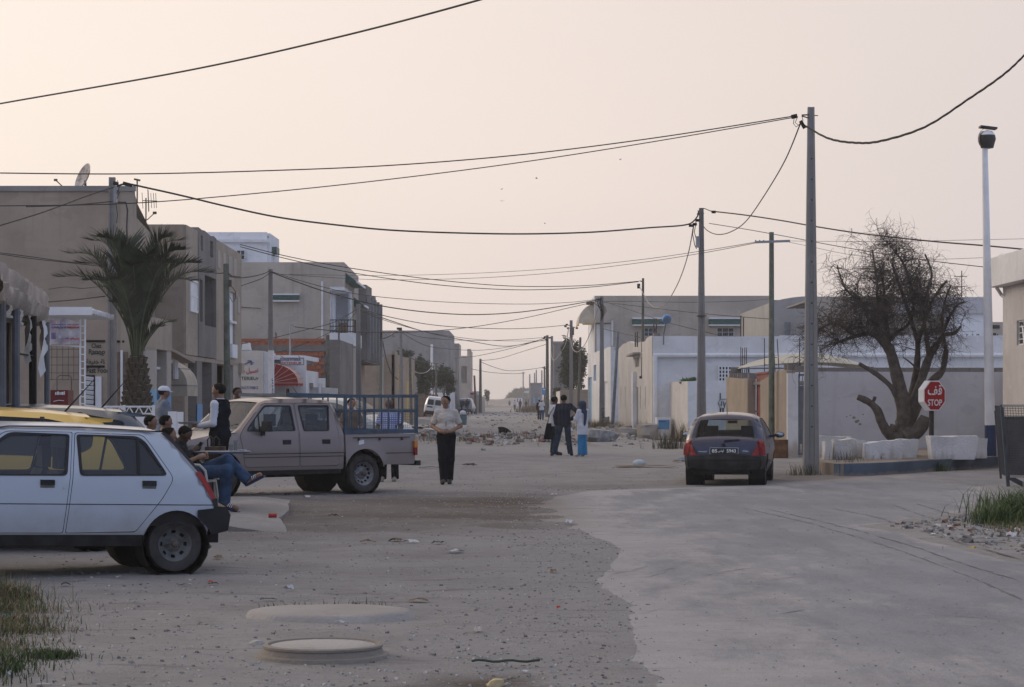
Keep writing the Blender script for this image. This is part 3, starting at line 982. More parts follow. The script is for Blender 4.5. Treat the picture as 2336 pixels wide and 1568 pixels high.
E=thing('narrow_house','unfinished brown grey house with tall window slots over an overhanging floor','house',(-9,136,0))
hol=[]
for k,y in enumerate((.8,3.2,5.4,7.8,10.4,12.6)):
 hol.append(rect(y,y+(1.0 if k%2 else.65),4.9,6.9))
holed([(0,4.0),(14.8,4.0),(14.8,7.6),(9,7.75),(9,8.0),(7.5,8.0),(7.5,7.8),(5,7.9),(5,8.35),(0,8.3)],hol,(-8.35,129.4,0),XR,UZ,.4).build('street_wall',m_darkc,E)
block(E,'side_wall',m_darkc,-12,-8.37,129.2,129.4,4.0,8.3)
block(E,'floor_slab',m_darkc,-12,-8.4,129.4,144.2,3.9,4.02)
block(E,'lower_wall',m_tan,-12,-9.4,129.6,144,0,3.9)
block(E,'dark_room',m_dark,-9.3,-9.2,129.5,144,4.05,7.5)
for k in range(5):
 block(E,'pilaster',m_grey,-8.34,-8.14,129.5+k*3.0,129.9+k*3.0,4.0,7.7)
MB().add([(-8.34,140,6.2),(-8.34,143.8,6.2),(-7.9,143.8,5.75),(-7.9,140,5.75)],[(3,2,1,0)]).build('tile_canopy',m_steel,E)
for y0 in(131,134.5):
 block(E,'door',m_gmetal,-9.45,-9.35,y0,y0+1.1,0,2.4)
Fh=thing('brick_house','unfinished single storey brick house with a raw concrete frame, no roof tiles','house',(-11,110,0))
Yf=108.0
px_=lambda x:P(x,0,Yf).x
pz_=lambda y:P(0,y,Yf).z
block(Fh,'concrete_wall',m_mortar,-14,px_(776),Yf+.05,Yf+.3,0,pz_(775))
block(Fh,'ring_beam',m_darkc,-14,px_(760),Yf-.06,Yf+.04,pz_(802),pz_(788))
block(Fh,'corner_column',m_darkc,px_(745),px_(775),Yf-.10,Yf+.36,0,pz_(776))
block(Fh,'plinth_wall',m_whitep,-14,px_(745),Yf-.08,Yf+.04,0,pz_(863))
block(Fh,'street_wall',m_darkc,px_(762),px_(776),Yf+.36,Yf+9,0,pz_(776))
block(Fh,'roof',m_conc2,-14,px_(762),Yf+.3,Yf+9,4.2,4.3)
bw,bh=.30,.195
brick=MB().bx(0,bw-.02,-.05,.06,0,bh-.02).mesh('brick')
brick.materials.append(m_brick)
k=0
for(za,zb_)in((pz_(787.5),pz_(772)),(pz_(862),pz_(802.5))):
 nrow=int(round((zb_-za)/bh))
 hh=(zb_-za)/nrow
 for r in range(nrow):
  x=px_(548)-(.15 if r%2 else 0)
  while x+bw<px_(745)and k<290:
   if random.random()>.03:
    o=link('brick',brick,None,Fh)
    o.matrix_parent_inverse=Matrix.Translation(-Vector(Fh.location))
    o.location=(x,Yf-.0+random.uniform(-.012,.012),za+r*hh)
    o.scale=(1,1,hh/bh)
    k+=1
   x+=bw
for xx in(1013,1050):
 X0=523.3+.12*xx*1.43
for xx,yt in((700.5,858),(708,858)):
 MB().tube([P(xx,yt,Yf-.12),P(xx,884,Yf-.12)],.03,6).build('pipe',m_gmetal,Fh)
for xx,y0,y1 in((612,752,775),(628,758,775),(631,760,775),(772,752,778),(790-16,750,778)):
 MB().tube([P(xx,y1+3,Yf+.1),P(xx,y0,Yf+.1)],.02,4).build('rebar',m_steel,Fh)
cw=thing('advert_wall','cream wall with hand painted car wash lettering in blue, red and green','wall',(-11.5,95,0))
xa=lambda x:P(x,0,95).x
za_=lambda y:P(0,y,95).z
holed([(0,0),(xa(600)+14,0),(xa(600)+14,za_(801)),(xa(585)+14,za_(800)),(0,za_(801))],[],(-14,95,0),UX,UZ,.25).build('wall_face',m_cream,cw)
block(cw,'wall_end',m_whitep,xa(600.2),xa(614),95.3,95.6,0,za_(803))
block(cw,'wall_return',m_cream,xa(600)-.2,xa(600),95.24,100,0,za_(801))
m_ib=M('blue_lettering',(.03,.06,.22),.8,.2,9,0)
m_ir=M('red_lettering',(.45,.04,.05),.8,.2,9,0)
m_ig=M('green_lettering',(.04,.11,.07),.8,.2,9,0)
q=lambda x,y:P(x,y,94.985)
MB().beam(q(556,832),q(566,827),.07,.02).beam(q(565.5,826.5),q(572,826),.075,.02).beam(q(571.5,825),q(579,828.5),.07,.02).beam(q(565,822.5),q(574,823.5),.06,.02).ball(q(573,831),.035).build('lettering',m_ib,cw)
letters('\uFE8D\uFEA9 \uFEDE\uFEF4\uFEB4\uFECF',.28,q(570.5,847),UX,UZ,m_ir,cw,width=.72)
letters('TERIEUr',.14,q(570,863.5),UX,UZ,m_ig,cw,width=.74)
letters('FAX.71740812',.12,q(569,885),UX,UZ,m_ib,cw,width=.73)
tk=thing('roof_tank','small white tank sitting on the roof behind the painted car wash wall','tank',P(560,799,97))
mb=MB();p0,p1=P(551,799,97),P(571,782,97)
mb.add([(p0.x,97,p0.z),(p1.x,97,p0.z),(p1.x,97.5,p0.z),(p0.x,97.5,p0.z),(p0.x+.03,97.03,p1.z),(p1.x-.05,97.03,p1.z),(p1.x-.05,97.45,p1.z),(p0.x+.03,97.45,p1.z)],[(0,1,5,4),(1,2,6,5),(2,3,7,6),(3,0,4,7),(4,5,6,7)]).build('tank_body',m_whitep,tk)
MB().bx(p0.x,p1.x+.03,96.98,97.52,p0.z-.06,p0.z).build('tank_foot',m_gmetal,tk)
MB().bx(-14,p1.x+.1,96.5,98.5,3.4,p0.z-.06).build('roof_slab',m_conc2,cw)
S=thing('car_wash_shop','small white car wash shop with a rounded roof cap','shop',(-9.8,100,0))
xs_=lambda x:P(x,0,99.6).x
holed(rect(0,xs_(698)-xs_(600),0,P(0,822,99.6).z),[rect(xs_(651)-xs_(600),xs_(660)-xs_(600),0,P(0,887,99.6).z)],(xs_(600),99.6,0),UX,UZ,.25).build('side_wall',m_white,S)
capz=[P(0,821,99.6).z,P(0,811,99.6).z]
MB().prism(rounded([(xs_(598),99.3),(xs_(694),99.3),(xs_(694)+.1,106),(xs_(598),106)],[0,.8,0,0],5),capz[0],capz[1]).build('roof_cap',m_whitep,S)
MB().prism(rounded([(xs_(600),99.5),(xs_(690),99.5),(xs_(690),105),(xs_(600),105)],[0,.8,0,0],5),capz[0]-.14,capz[0]).build('fascia_band',m_gmetal,S)
block(S,'street_wall',m_white,xs_(698)-.2,xs_(698),99.85,106,0,3.0)
block(S,'doorway',m_dark,xs_(651),xs_(660),99.9,100,0,2.2)
ar=thing('awning','red fan shaped awning on the car wash shop, lit side coloured paler','awning',(-9.9,98,2.3))
dome_awning(ar,P(612,0,97).x,P(680,0,97).x,97,99.3,P(0,874,97).z,P(0,829,97).z,m_awn_lit,6,M('awning_seam',(.55,.36,.30),.8,.1,3,0),.10,m_awn_red,n=6,scallop=.05)
MB().bx(P(601,0,97).x,P(612,0,97).x,97.0,97.06,P(0,880,97).z,P(0,828,97).z).build('cheek',m_awn_red,ar)
sg=thing('hanging_sign','white sign board with blue and red car wash lettering above the red awning','sign',P(666,825,96))
p0,p1=P(640,832.5,96),P(693,817,96)
MB().bx(p0.x,p1.x,96,96.06,p0.z,p1.z).build('board',m_whitec,sg)
fr=MB()
for(a_,b_)in(((p0.x,p0.z),(p1.x,p0.z)),((p0.x,p1.z),(p1.x,p1.z)),((p0.x,p0.z),(p0.x,p1.z)),((p1.x,p0.z),(p1.x,p1.z))):
 fr.beam((a_[0],95.99,a_[1]),(b_[0],95.99,b_[1]),.03)
fr.build('board_frame',m_gmetal,sg)
MB().tube([P(648,817,96.03),P(640,812,99)],.015,5).tube([P(686,817,96.03),P(680,812,99)],.015,5).build('bracket',m_steel,sg)
letters('LAVAGE INTERIEUR',.10,P(664,821,95.985),UX,UZ,m_ib,sg,width=.82)
letters('EXTERIEUR',.10,P(665,828.6,95.985),UX,UZ,m_ir,sg,width=.85)
yw=thing('yard_wall','low cream yard wall with openings between the car wash and the brick house','wall',(-8.5,101,0))
xq=lambda x:P(x,0,101.5).x;zq=lambda y:P(0,y,101.5).z
holed([(0,0),(xq(770)-xq(690),0),(xq(770)-xq(690),zq(886)),(xq(735)-xq(690),zq(884)),(xq(735)-xq(690),zq(876)),(xq(726)-xq(690),zq(876)),(xq(726)-xq(690),zq(884)),(0,zq(882))],[],(xq(690),101.5,0),UX,UZ,.2).build('wall_face',m_cream,yw)
block(yw,'meter_box',m_ochre,xq(702),xq(715),101.3,101.48,zq(884),zq(874))
block(yw,'gate_post',m_whitep,xq(728),xq(733),101.2,101.45,0,zq(874))
nh=thing('narrow_white_house','narrow white house strip with a drainpipe and a yellow door between brick and brown houses','house',(-8,114,0))
block(nh,'side_wall',m_white,P(777,0,117.5).x,P(800,0,117.5).x,117.4,117.6,0,4.5)
MB().tube([P(789,815,117.2),P(789,905,117.2)],.06,8).build('downpipe',m_whitem,nh)
block(nh,'door',m_yel,P(777,0,117).x,P(788,0,117).x,117.2,117.35,0,P(0,892,117).z)
block(nh,'window',m_gmetal,P(778,0,117).x,P(786,0,117).x,117.25,117.38,P(0,888,117).z,P(0,856,117).z)
Gh=thing('yellow_shutter_house','single storey tan house with yellow shutters and a yellow door','house',(-10,172,0))
block(Gh,'side_wall',m_tan,-17,-8.25,158.5,158.8,0,4.9)
holed([(0,0),(31.5,0),(31.5,5.05),(20,5.0),(4,4.95),(0,5.2)],[rect(3.5,5.2,2.6,4.1),rect(17.5,21,0,3.2),rect(26,28,2.5,4)],(-8.2,158.5,0),XR,UZ,.25).build('street_wall',m_tan_b,Gh)
for(a_,b_,c0,c1,nm)in((162,163.7,2.6,4.1,'shutter'),(176,179.5,0,3.2,'door'),(184.5,186.5,2.5,4,'shutter')):
 block(Gh,nm,m_yel,-8.3,-8.22,a_,b_,c0,c1)
MB().tube([P(874,815,158.2),P(874,950,158.2)],.07,6).build('downpipe',m_beige,Gh)
block(Gh,'roof',m_conc2,-17,-8.3,158.8,190,4.6,4.7)
Hh=thing('grey_house','large bare grey cement house behind the dark green trees','house',(-14,285,0))
block(Hh,'side_wall',m_grey,-18,-7.65,275,275.5,0,10.2)
block(Hh,'street_wall',m_grey,-7.8,-7.6,275.52,298,0,10.15)
block(Hh,'lower_block',m_beige,-9,-7.0,298,310,0,9.2)
block(Hh,'roof',m_conc2,-18,-7.8,275.5,298,9.9,10.0)
MB().tube([P(985,786,274.5),P(985,830,274.5)],.12,6).build('downpipe',m_whitem,Hh)
Ih=thing('far_house','narrow beige house with a large dark opening at the far end of the row','house',(-7,332,0))
holed([(0,0),(1.8,0),(1.8,9.2),(1.25,9.2),(1.25,8.2),(0,8.2)],[rect(.05,1.2,4.2,6.7)],(-7.8,330,0),UX,UZ,.3).build('side_wall',m_beige,Ih)
block(Ih,'street_wall',m_beige,-6.2,-6.02,330.3,345,0,9.0)
block(Ih,'dark_room',m_grey,-7.7,-6.3,331,331.2,3,7.5)
lw=thing('low_wall','low beige yard wall beside the parked blue van','wall',(-4.6,296,0))
block(lw,'wall_face',m_beige,-5.5,-3.95,296,296.4,0,2.4)
block(lw,'wall_return',m_beige,-4.15,-3.95,296.4,330,0,2.2)
bb=thing('billboard','small red and white billboard over the low wall at the end of the street','sign',(-5.0,306,0))
MB().bx(P(1071,0,305).x,P(1093,0,305).x,305,305.2,P(0,905,305).z,P(0,893,305).z).build('board',m_whitec,bb)
MB().bx(P(1073,0,305).x,P(1087,0,305).x,304.9,304.98,P(0,901,305).z,P(0,896,305).z).build('red_print',m_ir,bb)
MB().bx(P(1071,0,305).x,P(1093,0,305).x,304.9,304.98,P(0,909,305).z,P(0,905.5,305).z).build('green_print',m_green,bb)
MB().tube([(P(1082,0,305).x,305.3,0),(P(1082,0,305).x,305.3,2.0)],.1,6).build('post',m_steel,bb)
wf=thing('plank_fence','weathered plank fence behind the leaning white van','fence',(-8.6,222,0))
pl=MB().bx(0,.32,-.02,.02,0,2.4).mesh('plank');pl.materials.append(m_wood)
for i in range(7):
 o=link('plank',pl,None,wf);o.matrix_parent_inverse=Matrix.Translation(-Vector(wf.location))
 o.location=(P(945,0,222).x+i*.34,222+random.uniform(-.03,.03),random.uniform(-.1,0));o.scale=(1,1,random.uniform(.95,1.02))
MB().bx(P(945,0,222).x,P(945,0,222).x+2.4,222.04,222.1,1.9,2.0).bx(P(945,0,222).x,P(945,0,222).x+2.4,222.04,222.1,.5,.6).build('fence_rail',m_wood,wf)
ww=thing('white_wall','pale wall with blue doors behind the leaning white van','wall',(-7.2,240,0))
block(ww,'wall_face',m_white,P(990,0,240).x,P(1020,0,240).x,240,240.3,0,2.5)
block(ww,'wall_return',m_white,P(1020,0,240).x-.2,P(1020,0,240).x,240.3,274,0,2.9)
block(ww,'blue_door',m_blue2,P(1020,0,240).x-.01,P(1020,0,240).x+.04,246,250,0,2.4)
yj=lambda x,X=6.1:X*F/(x-CX)
J=thing('corner_house','single storey white house, cream on its street front with slit vents','house',(9,105,0))
ts=rough_top(0,15.5,4.46,.06,14,5)
holed([(0,0),(15.5,0)]+ts[::-1],[],(6.1,98,0),UX,UZ,.3).build('side_wall',m_white,J)
vents=[(yj(x)-.33,yj(x)+.33)for x in(1416.5,1426,1441,1461,1472.5)]
hl=[rect(129.4-b_,129.4-a_,P(0,933,(a_+b_)/2).z,P(0,882,(a_+b_)/2).z)for a_,b_ in vents]
wy0,wy1=yj(1458),yj(1449)
hl.append(rect(129.4-wy1,129.4-wy0,P(0,838,111).z,P(0,818,111).z))
dy0,dy1=yj(1456),yj(1452.5)
hl.append(rect(129.4-dy1,129.4-dy0,0,P(0,883,109).z))
ts=rough_top(0,31.36,4.6,.10,16,8)
ts=[(x,z+.18*math.sin(x*.2))for x,z in ts]
ts[-1]=(31.36,4.46)
holed([(0,0),(31.36,0)]+ts[::-1],hl,(6.1,129.4,0),XL,UZ,.22,step=1.0).build('street_wall',m_cream,J)
block(J,'roof',m_conc2,6.4,21.5,98.3,129.3,4.1,4.2)
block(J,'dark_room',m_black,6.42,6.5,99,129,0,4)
for a_,b_ in vents:
 zt,zb_=P(0,882,(a_+b_)/2).z,P(0,933,(a_+b_)/2).z
 mb=MB();k=9
 for i in range(k):
  z=lerp(zb_,zt,(i+.5)/k)
  mb.bx(6.12,6.2,a_,b_,z-(zt-zb_)/k*.2,z+(zt-zb_)/k*.2)
 mb.bx(6.11,6.21,(a_+b_)/2-.05,(a_+b_)/2+.05,zb_,zt)
 sv_=mb.build('slit_vent',m_cream,J)
 MB().bx(6.205,6.215,a_,b_,zb_,zt).build('vent_shadow_box',m_black,sv_)  # black sheet stands in for the shade inside the slits
block(J,'window',m_conc2,6.2,6.24,wy0,wy1,P(0,838,111).z,P(0,818,111).z)
MB().bx(5.75,6.08,wy0-1.2,wy1+2.0,P(0,812,111).z,P(0,812,111).z+.09).build('window_hood',m_conc,J)
block(J,'door',m_gmetal,6.22,6.3,dy0,dy1,0,P(0,883,109).z)
block(J,'door_pilaster',m_whitep,5.93,6.095,yj(1452),yj(1447.5),0,P(0,848,110).z)
MB().tube([(6.12,97.9,3.63),(21.6,97.9,3.63)],.1,8).build('roof_drain_ledge',m_whitep,J)
MB().tube([(6.2,97.86,3.6),(6.2,97.86,0)],.11,8).build('downpipe',m_whitem,J)
zz=P(0,900,98).z
gb=MB();x0,x1,z0,z1=P(1639.5,0,97.9).x,P(1668.5,0,97.9).x,P(0,870,97.9).z,P(0,836,97.9).z
for i in range(5):
 xx=lerp(x0,x1,i/4);gb.bx(xx-.03,xx+.03,97.84,97.98,z0,z1)
 z_=lerp(z0,z1,i/4);gb.bx(x0-.03,x1+.03,97.845,97.975,z_-.028,z_+.028)
gw=gb.build('block_window',m_whitep,J)
pm_=MB().bx(0,(x1-x0)/4,0,.02,0,(z1-z0)/4).mesh('pane');pm_.materials.append(M('dark_pane',(.05,.04,.045),.4,.2,3,0))
for i in range(4):
 for j in range(4):
  o=link('pane',pm_,None,gw);o.location=(lerp(x0,x1,i/4),97.95,lerp(z0,z1,j/4))
for xx,yt in((1449.5,758),(1454,757),(1491.5,727),(1497.5,727),(1690,720),(1696,725)):
 MB().tube([P(xx,792 if xx<1480 else 770,104),P(xx,yt,104)],.03,4).build('rebar',m_steel,J)
MB().bx(P(1490,0,99).x,P(1505,0,99).x,98.6,99.4,4.47,4.62).build('roof_rubble',m_darkc,J)
lp=thing('wall_lamp','blue hooded street lamp on a bent arm fixed to the white corner house roof','street lamp',P(1515,790,97.8))
MB().tube([P(1513.5,787,97.85),P(1514,763,97.85),P(1518,742,97.6),P(1520,735,97.3)],.035,6).build('arm',m_gmetal,lp)
mb=MB().lathe([(1e-4,.22),(.12,.20),(.19,.12),(.21,0),(.19,-.06)],(0,0,0),14)
R_=Matrix.Rotation(math.radians(-28),3,'Y')@Matrix.Rotation(math.radians(-62),3,'X')
pc=P(1521,729,97.3)
mb.v=[tuple(R_@Vector(v)+pc)for v in mb.v]
mb.build('hood',m_blue,lp,smooth=True)
mb=MB().lathe([(.13,-.09),(.13,-.02),(.05,.05)],(0,0,0),12);mb.v=[tuple(R_@Vector(v)+pc)for v in mb.v]
mb.build('lamp_glass',m_gmetal,lp)
Kh=thing('blue_door_house','low white house with a blue door and a blue window grille','house',(7,152,0))
d=Vector((6.1-5.55,139.6-164,0));Lk=d.length;uk=d/Lk
px2=lambda x:((lambda t:t)((F*5.55-(x-CX)*164)/((x-CX)*(139.6-164)-F*(6.1-5.55))))*Lk
tk_=rough_top(0,Lk,5.0,.16,10,2)
zk=lambda y,x:P(0,y,164-24.4*px2(x)/Lk).z
hk=[rect(px2(1341),px2(1350.5),0,zk(861,1346)),rect(px2(1354),px2(1360),zk(869,1357),zk(833,1357)),rect(px2(1375.5),px2(1386),.1,zk(871,1380))]
holed([(0,0),(Lk,0)]+tk_[::-1],hk,(5.55,164,0),uk,UZ,.25,step=1.0).build('street_wall',m_white,Kh)
for h_,mt,nm in((hk[0],m_blue2,'door'),(hk[1],m_blue,'window'),(hk[2],m_whitem,'door')):
 v=[Vector((5.55,164,0))+uk*p[0]+UZ*p[1]+Vector((.14,0,0))for p in h_]
 MB().add(v,[(0,1,2,3)]).build(nm,mt,Kh)
block(Kh,'side_wall',m_whitep,6.13,6.9,139.6,139.8,0,4.75)
block(Kh,'roof',m_conc2,6.2,14,140,164,4.4,4.5)
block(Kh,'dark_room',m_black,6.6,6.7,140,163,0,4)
Lh=thing('beige_villa','two storey beige villa with green tiled window hoods and a balcony awning','house',(12,170,0))
xl=lambda x:P(x,0,166).x;zl=lambda y:P(0,y,166).z
holed(rect(0,xl(1756)-6.1,0,zl(675)),[rect(xl(1469)-6.1,xl(1500)-6.1,zl(768),zl(748)),rect(xl(1635)-6.1,xl(1675)-6.1,zl(768),zl(748))],(6.1,166,0),UX,UZ,.3).build('side_wall',m_beige,Lh)
block(Lh,'street_wall',m_whitep,6.06,6.2,166.02,180,0,zl(675))
for x0,x1 in((1442,1516),(1616,1691)):
 MB().bx(xl(x0),xl(x1),165.5,165.98,zl(741),zl(729)).build('tile_hood',m_green,Lh)
 MB().bx(xl(x0),xl(x1),165.4,165.98,zl(729)+.01,zl(725)).build('hood_edge',m_whitem,Lh)
 MB().bx(xl(x0),xl(x1),165.4,165.98,zl(744),zl(741)-.01).build('hood_edge',m_whitem,Lh)
for x0,x1 in((1469,1500),(1635,1675)):
 window(Lh,(xl(x0),166,zl(768)),UX,UZ,xl(x1)-xl(x0),zl(748)-zl(768),m_whitem,3,2,g_dark,.06,.1,7)
block(Lh,'roof',m_conc2,6.2,24,166.3,180,zl(675)-.4,zl(675)-.3)
block(Lh,'balcony_parapet',m_beige,xl(1357),xl(1391),164.6,165.95,zl(738),zl(724))
block(Lh,'balcony_wall',m_whitep,xl(1361),xl(1393),165.7,165.95,0,zl(740))
MB().bx(xl(1394),xl(1398),165.4,165.7,zl(790),zl(732)).build('balcony_pillar',m_whitep,Lh)
aw2=thing('awning','cream scalloped awning on the balcony of the beige villa','awning',(5.6,168,8))
mb=MB();k=6
for(y0,y1)in((166.5,173),):
 arc=[(6.05-1.15*math.sin(a),zl(738)+(zl(694)-zl(738))*math.cos(a))for a in[math.pi/2*i/k for i in range(k+1)]]
 vs=[(x,y0,z)for x,z in arc]+[(x,y1,z)for x,z in arc]
 mb.add(vs,[(i,k+1+i,k+2+i,i+1)for i in range(k)])
mb.build('canopy_cloth',M('cream_awning',(.55,.50,.40),.85,.12,2,.1),aw2,smooth=True)
MB().add([(6.05,166.5,zl(738))]+[(x,166.5,z)for x,z in arc],[(0,i+2,i+1)for i in range(k)]).build('cheek',M('cream_awning',(.5,.46,.37)),aw2)
MB().bx(4.88,4.93,166.5,173,zl(741),zl(738)).build('valance',m_yel,aw2)
MB().bx(5.2,6.0,166.4,166.46,zl(741),zl(738)).build('valance',m_yel,aw2)
MB().bx(5.5,6.06,166.2,167.5,zl(694),zl(688)).build('awning_box',m_wood,aw2)
W1=thing('garden_wall','white garden wall with a black painted bus stop drawing on it, paint worn off at the foot','wall',(7.8,93,0))
d=Vector((7.2-6.85,92.5-97.85,0));L1=d.length
holed([(0,0),(L1,0),(L1,2.46),(0,2.47)],[],(6.85,97.85,0),d/L1,UZ,.22).build('street_wall',m_cream,W1)  # cream tone stands in for warm light on this face of the white wall
holed([(0,0),(1.75,0),(1.75,2.5),(0,2.46)],[],(7.2,92.5,0),UX,UZ,.22).build('side_wall',m_whitep,W1)
MB().add([(6.85,97.85,2.465),(7.2,92.5,2.455),(8.95,92.5,2.495),(8.95,92.75,2.495),(7.45,92.75,2.455),(7.1,97.85,2.465)],[(0,1,4,5),(1,2,3,4)]).build('wall_top',m_conc2,W1)
dr=MB()
q=lambda x,y:P(x,y,92.48)
for a_,b_,w in(((1643,897),(1643,911),.045),((1638,920),(1643,911.5),.035),((1638,920),(1643,931),.035),((1643,931),(1652,932),.035),((1652,932),(1655,918),.03),((1643,911.5),(1655.5,911),.035),((1643.5,932),(1643.5,948),.06),((1649.5,932),(1649.5,948),.06),((1646,917),(1646,927),.03),((1648,915),(1646,918),.03),((1650,916),(1652,928),.025),((1641.5,921),(1644,925),.02)):
 dr.beam(q(*a_),q(*b_),w,.012)
dr.build('painted_drawing',m_ink,W1)
eb=thing('meter_box','small white meter cabinet with a blue panel below the white corner house','cabinet',P(1513,1002,96))
p0,p1=P(1497.5,1002,96.5),P(1529,953,96.5)
MB().bx(p0.x,p1.x,96.3,97.4,0,p1.z).build('cabinet',m_white,eb)
a_,b_=P(1502,979,96.28),P(1527,958,96.28)
MB().bx(a_.x,b_.x,96.26,96.298,a_.z,b_.z).build('blue_panel',m_blue,eb)
MB().bx(a_.x+.03,a_.x+.3,96.25,96.258,b_.z-.10,b_.z-.06).build('panel_print',m_ib,eb)
T=thing('gate_wall','ochre street wall with worn plaster piers and a white end post','wall',(8.3,74,0))
holed([(0,0),(8,0),(8,2.40),(4,2.46),(0,2.55)],[],(8.06,85,0),Vector((-.03,-8,0)).normalized(),UZ,.25).build('pier',m_ochre,T)
MB().bx(8.04,8.3,76.9,77.1,0,2.42).build('pier_return',m_ochre,T)
holed([(0,0),(6.9,0),(6.9,2.55),(5,2.6),(3,2.46),(.6,2.34),(0,2.3)],[],(8.05,73.1,0),XL,UZ,.25).build('pier',m_ochre,T)
MB().bx(8.06,8.33,73.12,73.3,0,2.3).build('pier_return',m_ochre,T)
MB().bx(8.05,8.36,65.95,66.18,0,2.47).build('end_post',m_white,T)
cb=MB().bx(0,.39,0,.19,0,.19).mesh('block');cb.materials.append(m_darkc)
for(x,y,z)in((8.1,84,2.52),(8.1,83.5,2.71),(8.12,83.6,2.52),(8.15,77.6,2.42),(8.15,78.1,2.42),(8.1,79.6,2.45),(8.1,80.2,2.46),(8.1,81,2.47),(8.1,81.9,2.48),(8.12,82.8,2.5),(8.12,66.4,2.58),(8.12,67.2,2.56),(8.3,66.1,2.5)):
 o=link('block',cb,None,T);o.matrix_parent_inverse=Matrix.Translation(-Vector(T.location));o.location=(x,y,z);o.rotation_euler=(0,0,random.uniform(-.05,.05))
MB().prism([(8.2,76.9),(8.25,73.3),(12,73.3),(12,76.9)],2.2,2.3).build('lintel',m_darkc,T)
for grp in(((1690,792),(1694,794),(1699,793),(1703,793)),((1744,772),(1754.5,772)),((1764,774),(1773,774)),((1824,770),(1836,771))):
 for i,(xx,yt)in enumerate(grp):
  Yr=84 if xx<1720 else(77 if xx<1800 else 66.4)
  MB().tube([P(xx+(5 if xx in(1764,1773)else 0),862,Yr),P(xx,yt,Yr)],.016,4).build('rebar',m_steel,T)
 xs2=[g[0]for g in grp]
 for yy_ in(815,832):
  MB().tube([P(xs2[0],yy_,Yr),P(xs2[-1],yy_+1,Yr)],.01,4).build('rebar_tie',m_steel,T)
rg=thing('red_gate','dark red metal gate set back between the ochre wall piers','gate',(8.5,75,0))
MB().add([(8.34,77,0),(8.34,73.2,0),(8.34,73.2,2.62),(8.34,77,2.62)],[(0,1,2,3)]).add([(8.42,77,0),(8.42,73.2,0),(8.42,73.2,2.62),(8.42,77,2.62)],[(3,2,1,0)]).build('gate_leaf',m_red,rg)
fr=MB()
for z in(.1,1.3,2.58):
 fr.beam((8.32,77,z),(8.32,73.2,z),.06)
fr.build('gate_frame',m_red,rg)
mg=thing('sheet_gate','grey sheet metal gate with bars top and bottom behind the tall concrete pole','gate',(8.6,66.2,0))
xg0,xg1=8.37,8.75
MB().bx(xg0,xg1,66.2,66.23,.45,2.05).build('gate_leaf',m_gmetal,mg)
fr=MB()
for z in(.1,.42,2.08,2.42):
 fr.bx(xg0,xg1,66.17,66.25,z-.03,z+.03)
for x in(xg0+.02,xg1-.02):
 fr.bx(x-.02,x+.02,66.165,66.255,.1,2.42)
fr.build('gate_frame',m_gmetal,mg)
for i in range(4):
 for z0,z1 in((.13,.40),(2.1,2.4)):
  MB().tube([(xg0+.06+i*.09,66.2,z0),(xg0+.06+i*.09,66.2,z1)],.012,5).build('bar',m_gmetal,mg)
brl=thing('rusty_drum','short rusty drum with a green dish lying on it, by the ochre wall','drum',G(1790,1046))
gp=G(1790,1046)
MB().lathe([(.25,0),(.26,.02),(.25,.25),(.265,.26),(.25,.28),(.25,.52),(.26,.54),(.0001,.53)],(gp.x-.15,gp.y,0),16).build('drum_body',M('brown_rust',(.16,.085,.045),.85,.3,6,.3),brl,smooth=True)
MB().lathe([(1e-4,0),(.16,.01),(.2,.05)],(0,0,0),14).build('green_lid',M('green_plastic',(.10,.35,.08),.4),brl).matrix_world=Matrix.Translation((gp.x-.12,gp.y-.1,.68))@Matrix.Rotation(1.1,4,'X')
tn=thing('shade_tent','pale domed canvas shade behind the grey block wall','tent',(11,84,0))
mb=MB();nx,ny=16,6
xa0,xa1,xpk=P(1690,0,82).x,P(2005,0,82).x,P(1860,0,82).x
for j in range(ny+1):
 for i in range(nx+1):
  t=i/nx;x=lerp(xa0,xa1,t)
  tp=(xpk-xa0)/(xa1-xa0)
  h=math.sin(math.pi/2*(t/tp))if t<tp else math.sin(math.pi/2*(1-t)/(1-tp))
  mb.v.append((x,82+j*.8,2.84+.60*max(h,0)**.8*math.sin(math.pi*(.12+.76*j/ny))))
for j in range(ny):
 for i in range(nx):
  a_=j*(nx+1)+i
  mb.f.append((a_,a_+1,a_+nx+2,a_+nx+1))
mb.build('canvas',M('pale_canvas',(.46,.44,.37),.85,.08,1,.1),tn,smooth=True)
MB().tube([(xa0,82,2.84),(xa1,82,2.84)],.03,6).build('edge_pipe',m_gmetal,tn)
for x in(xa0+.3,xpk,xa1-.2):
 MB().tube([(x,82.2,0),(x,82.2,2.9)],.04,6).build('post',m_gmetal,tn)
W2=thing('plot_wall','long pale grey wall behind the leafless tree and the stop sign, grey blocks along its top','wall',(11.5,66.3,0))
holed([(0,0),(5.72,0),(5.72,2.5),(0,2.52)],[],(8.8,66.3,0),UX,UZ,.2).build('wall_face',m_lilac,W2)
MB().bx(8.8,14.5,66.32,66.5,2.45,2.5).build('wall_top',m_conc2,W2)
cb2=MB().bx(.01,.385,0,.15,0,.125).mesh('block');cb2.materials.append(m_darkc)
for i in range(15):
 o=link('block',cb2,None,W2);o.matrix_parent_inverse=Matrix.Translation(-Vector(W2.location))
 o.location=(8.82+i*.385,66.33+random.uniform(-.01,.02),2.505+random.uniform(0,.006))
MB().bx(14.42,14.56,62.2,66.29,.2,2.5).build('wall_return',m_lilac,W2)
for(xx,yy_,r)in((1948,953,.04),(1958,960,.03),(1962,968,.035),(1940,948,.02),(1969,946,.02),(1954,962,.045),(1932,951,.02)):
 p=P(xx,yy_,66.28);MB().ball((p.x,66.3,p.z),r,7,4,(1.4,.25,1)).build('plaster_chip',m_darkc,W2)
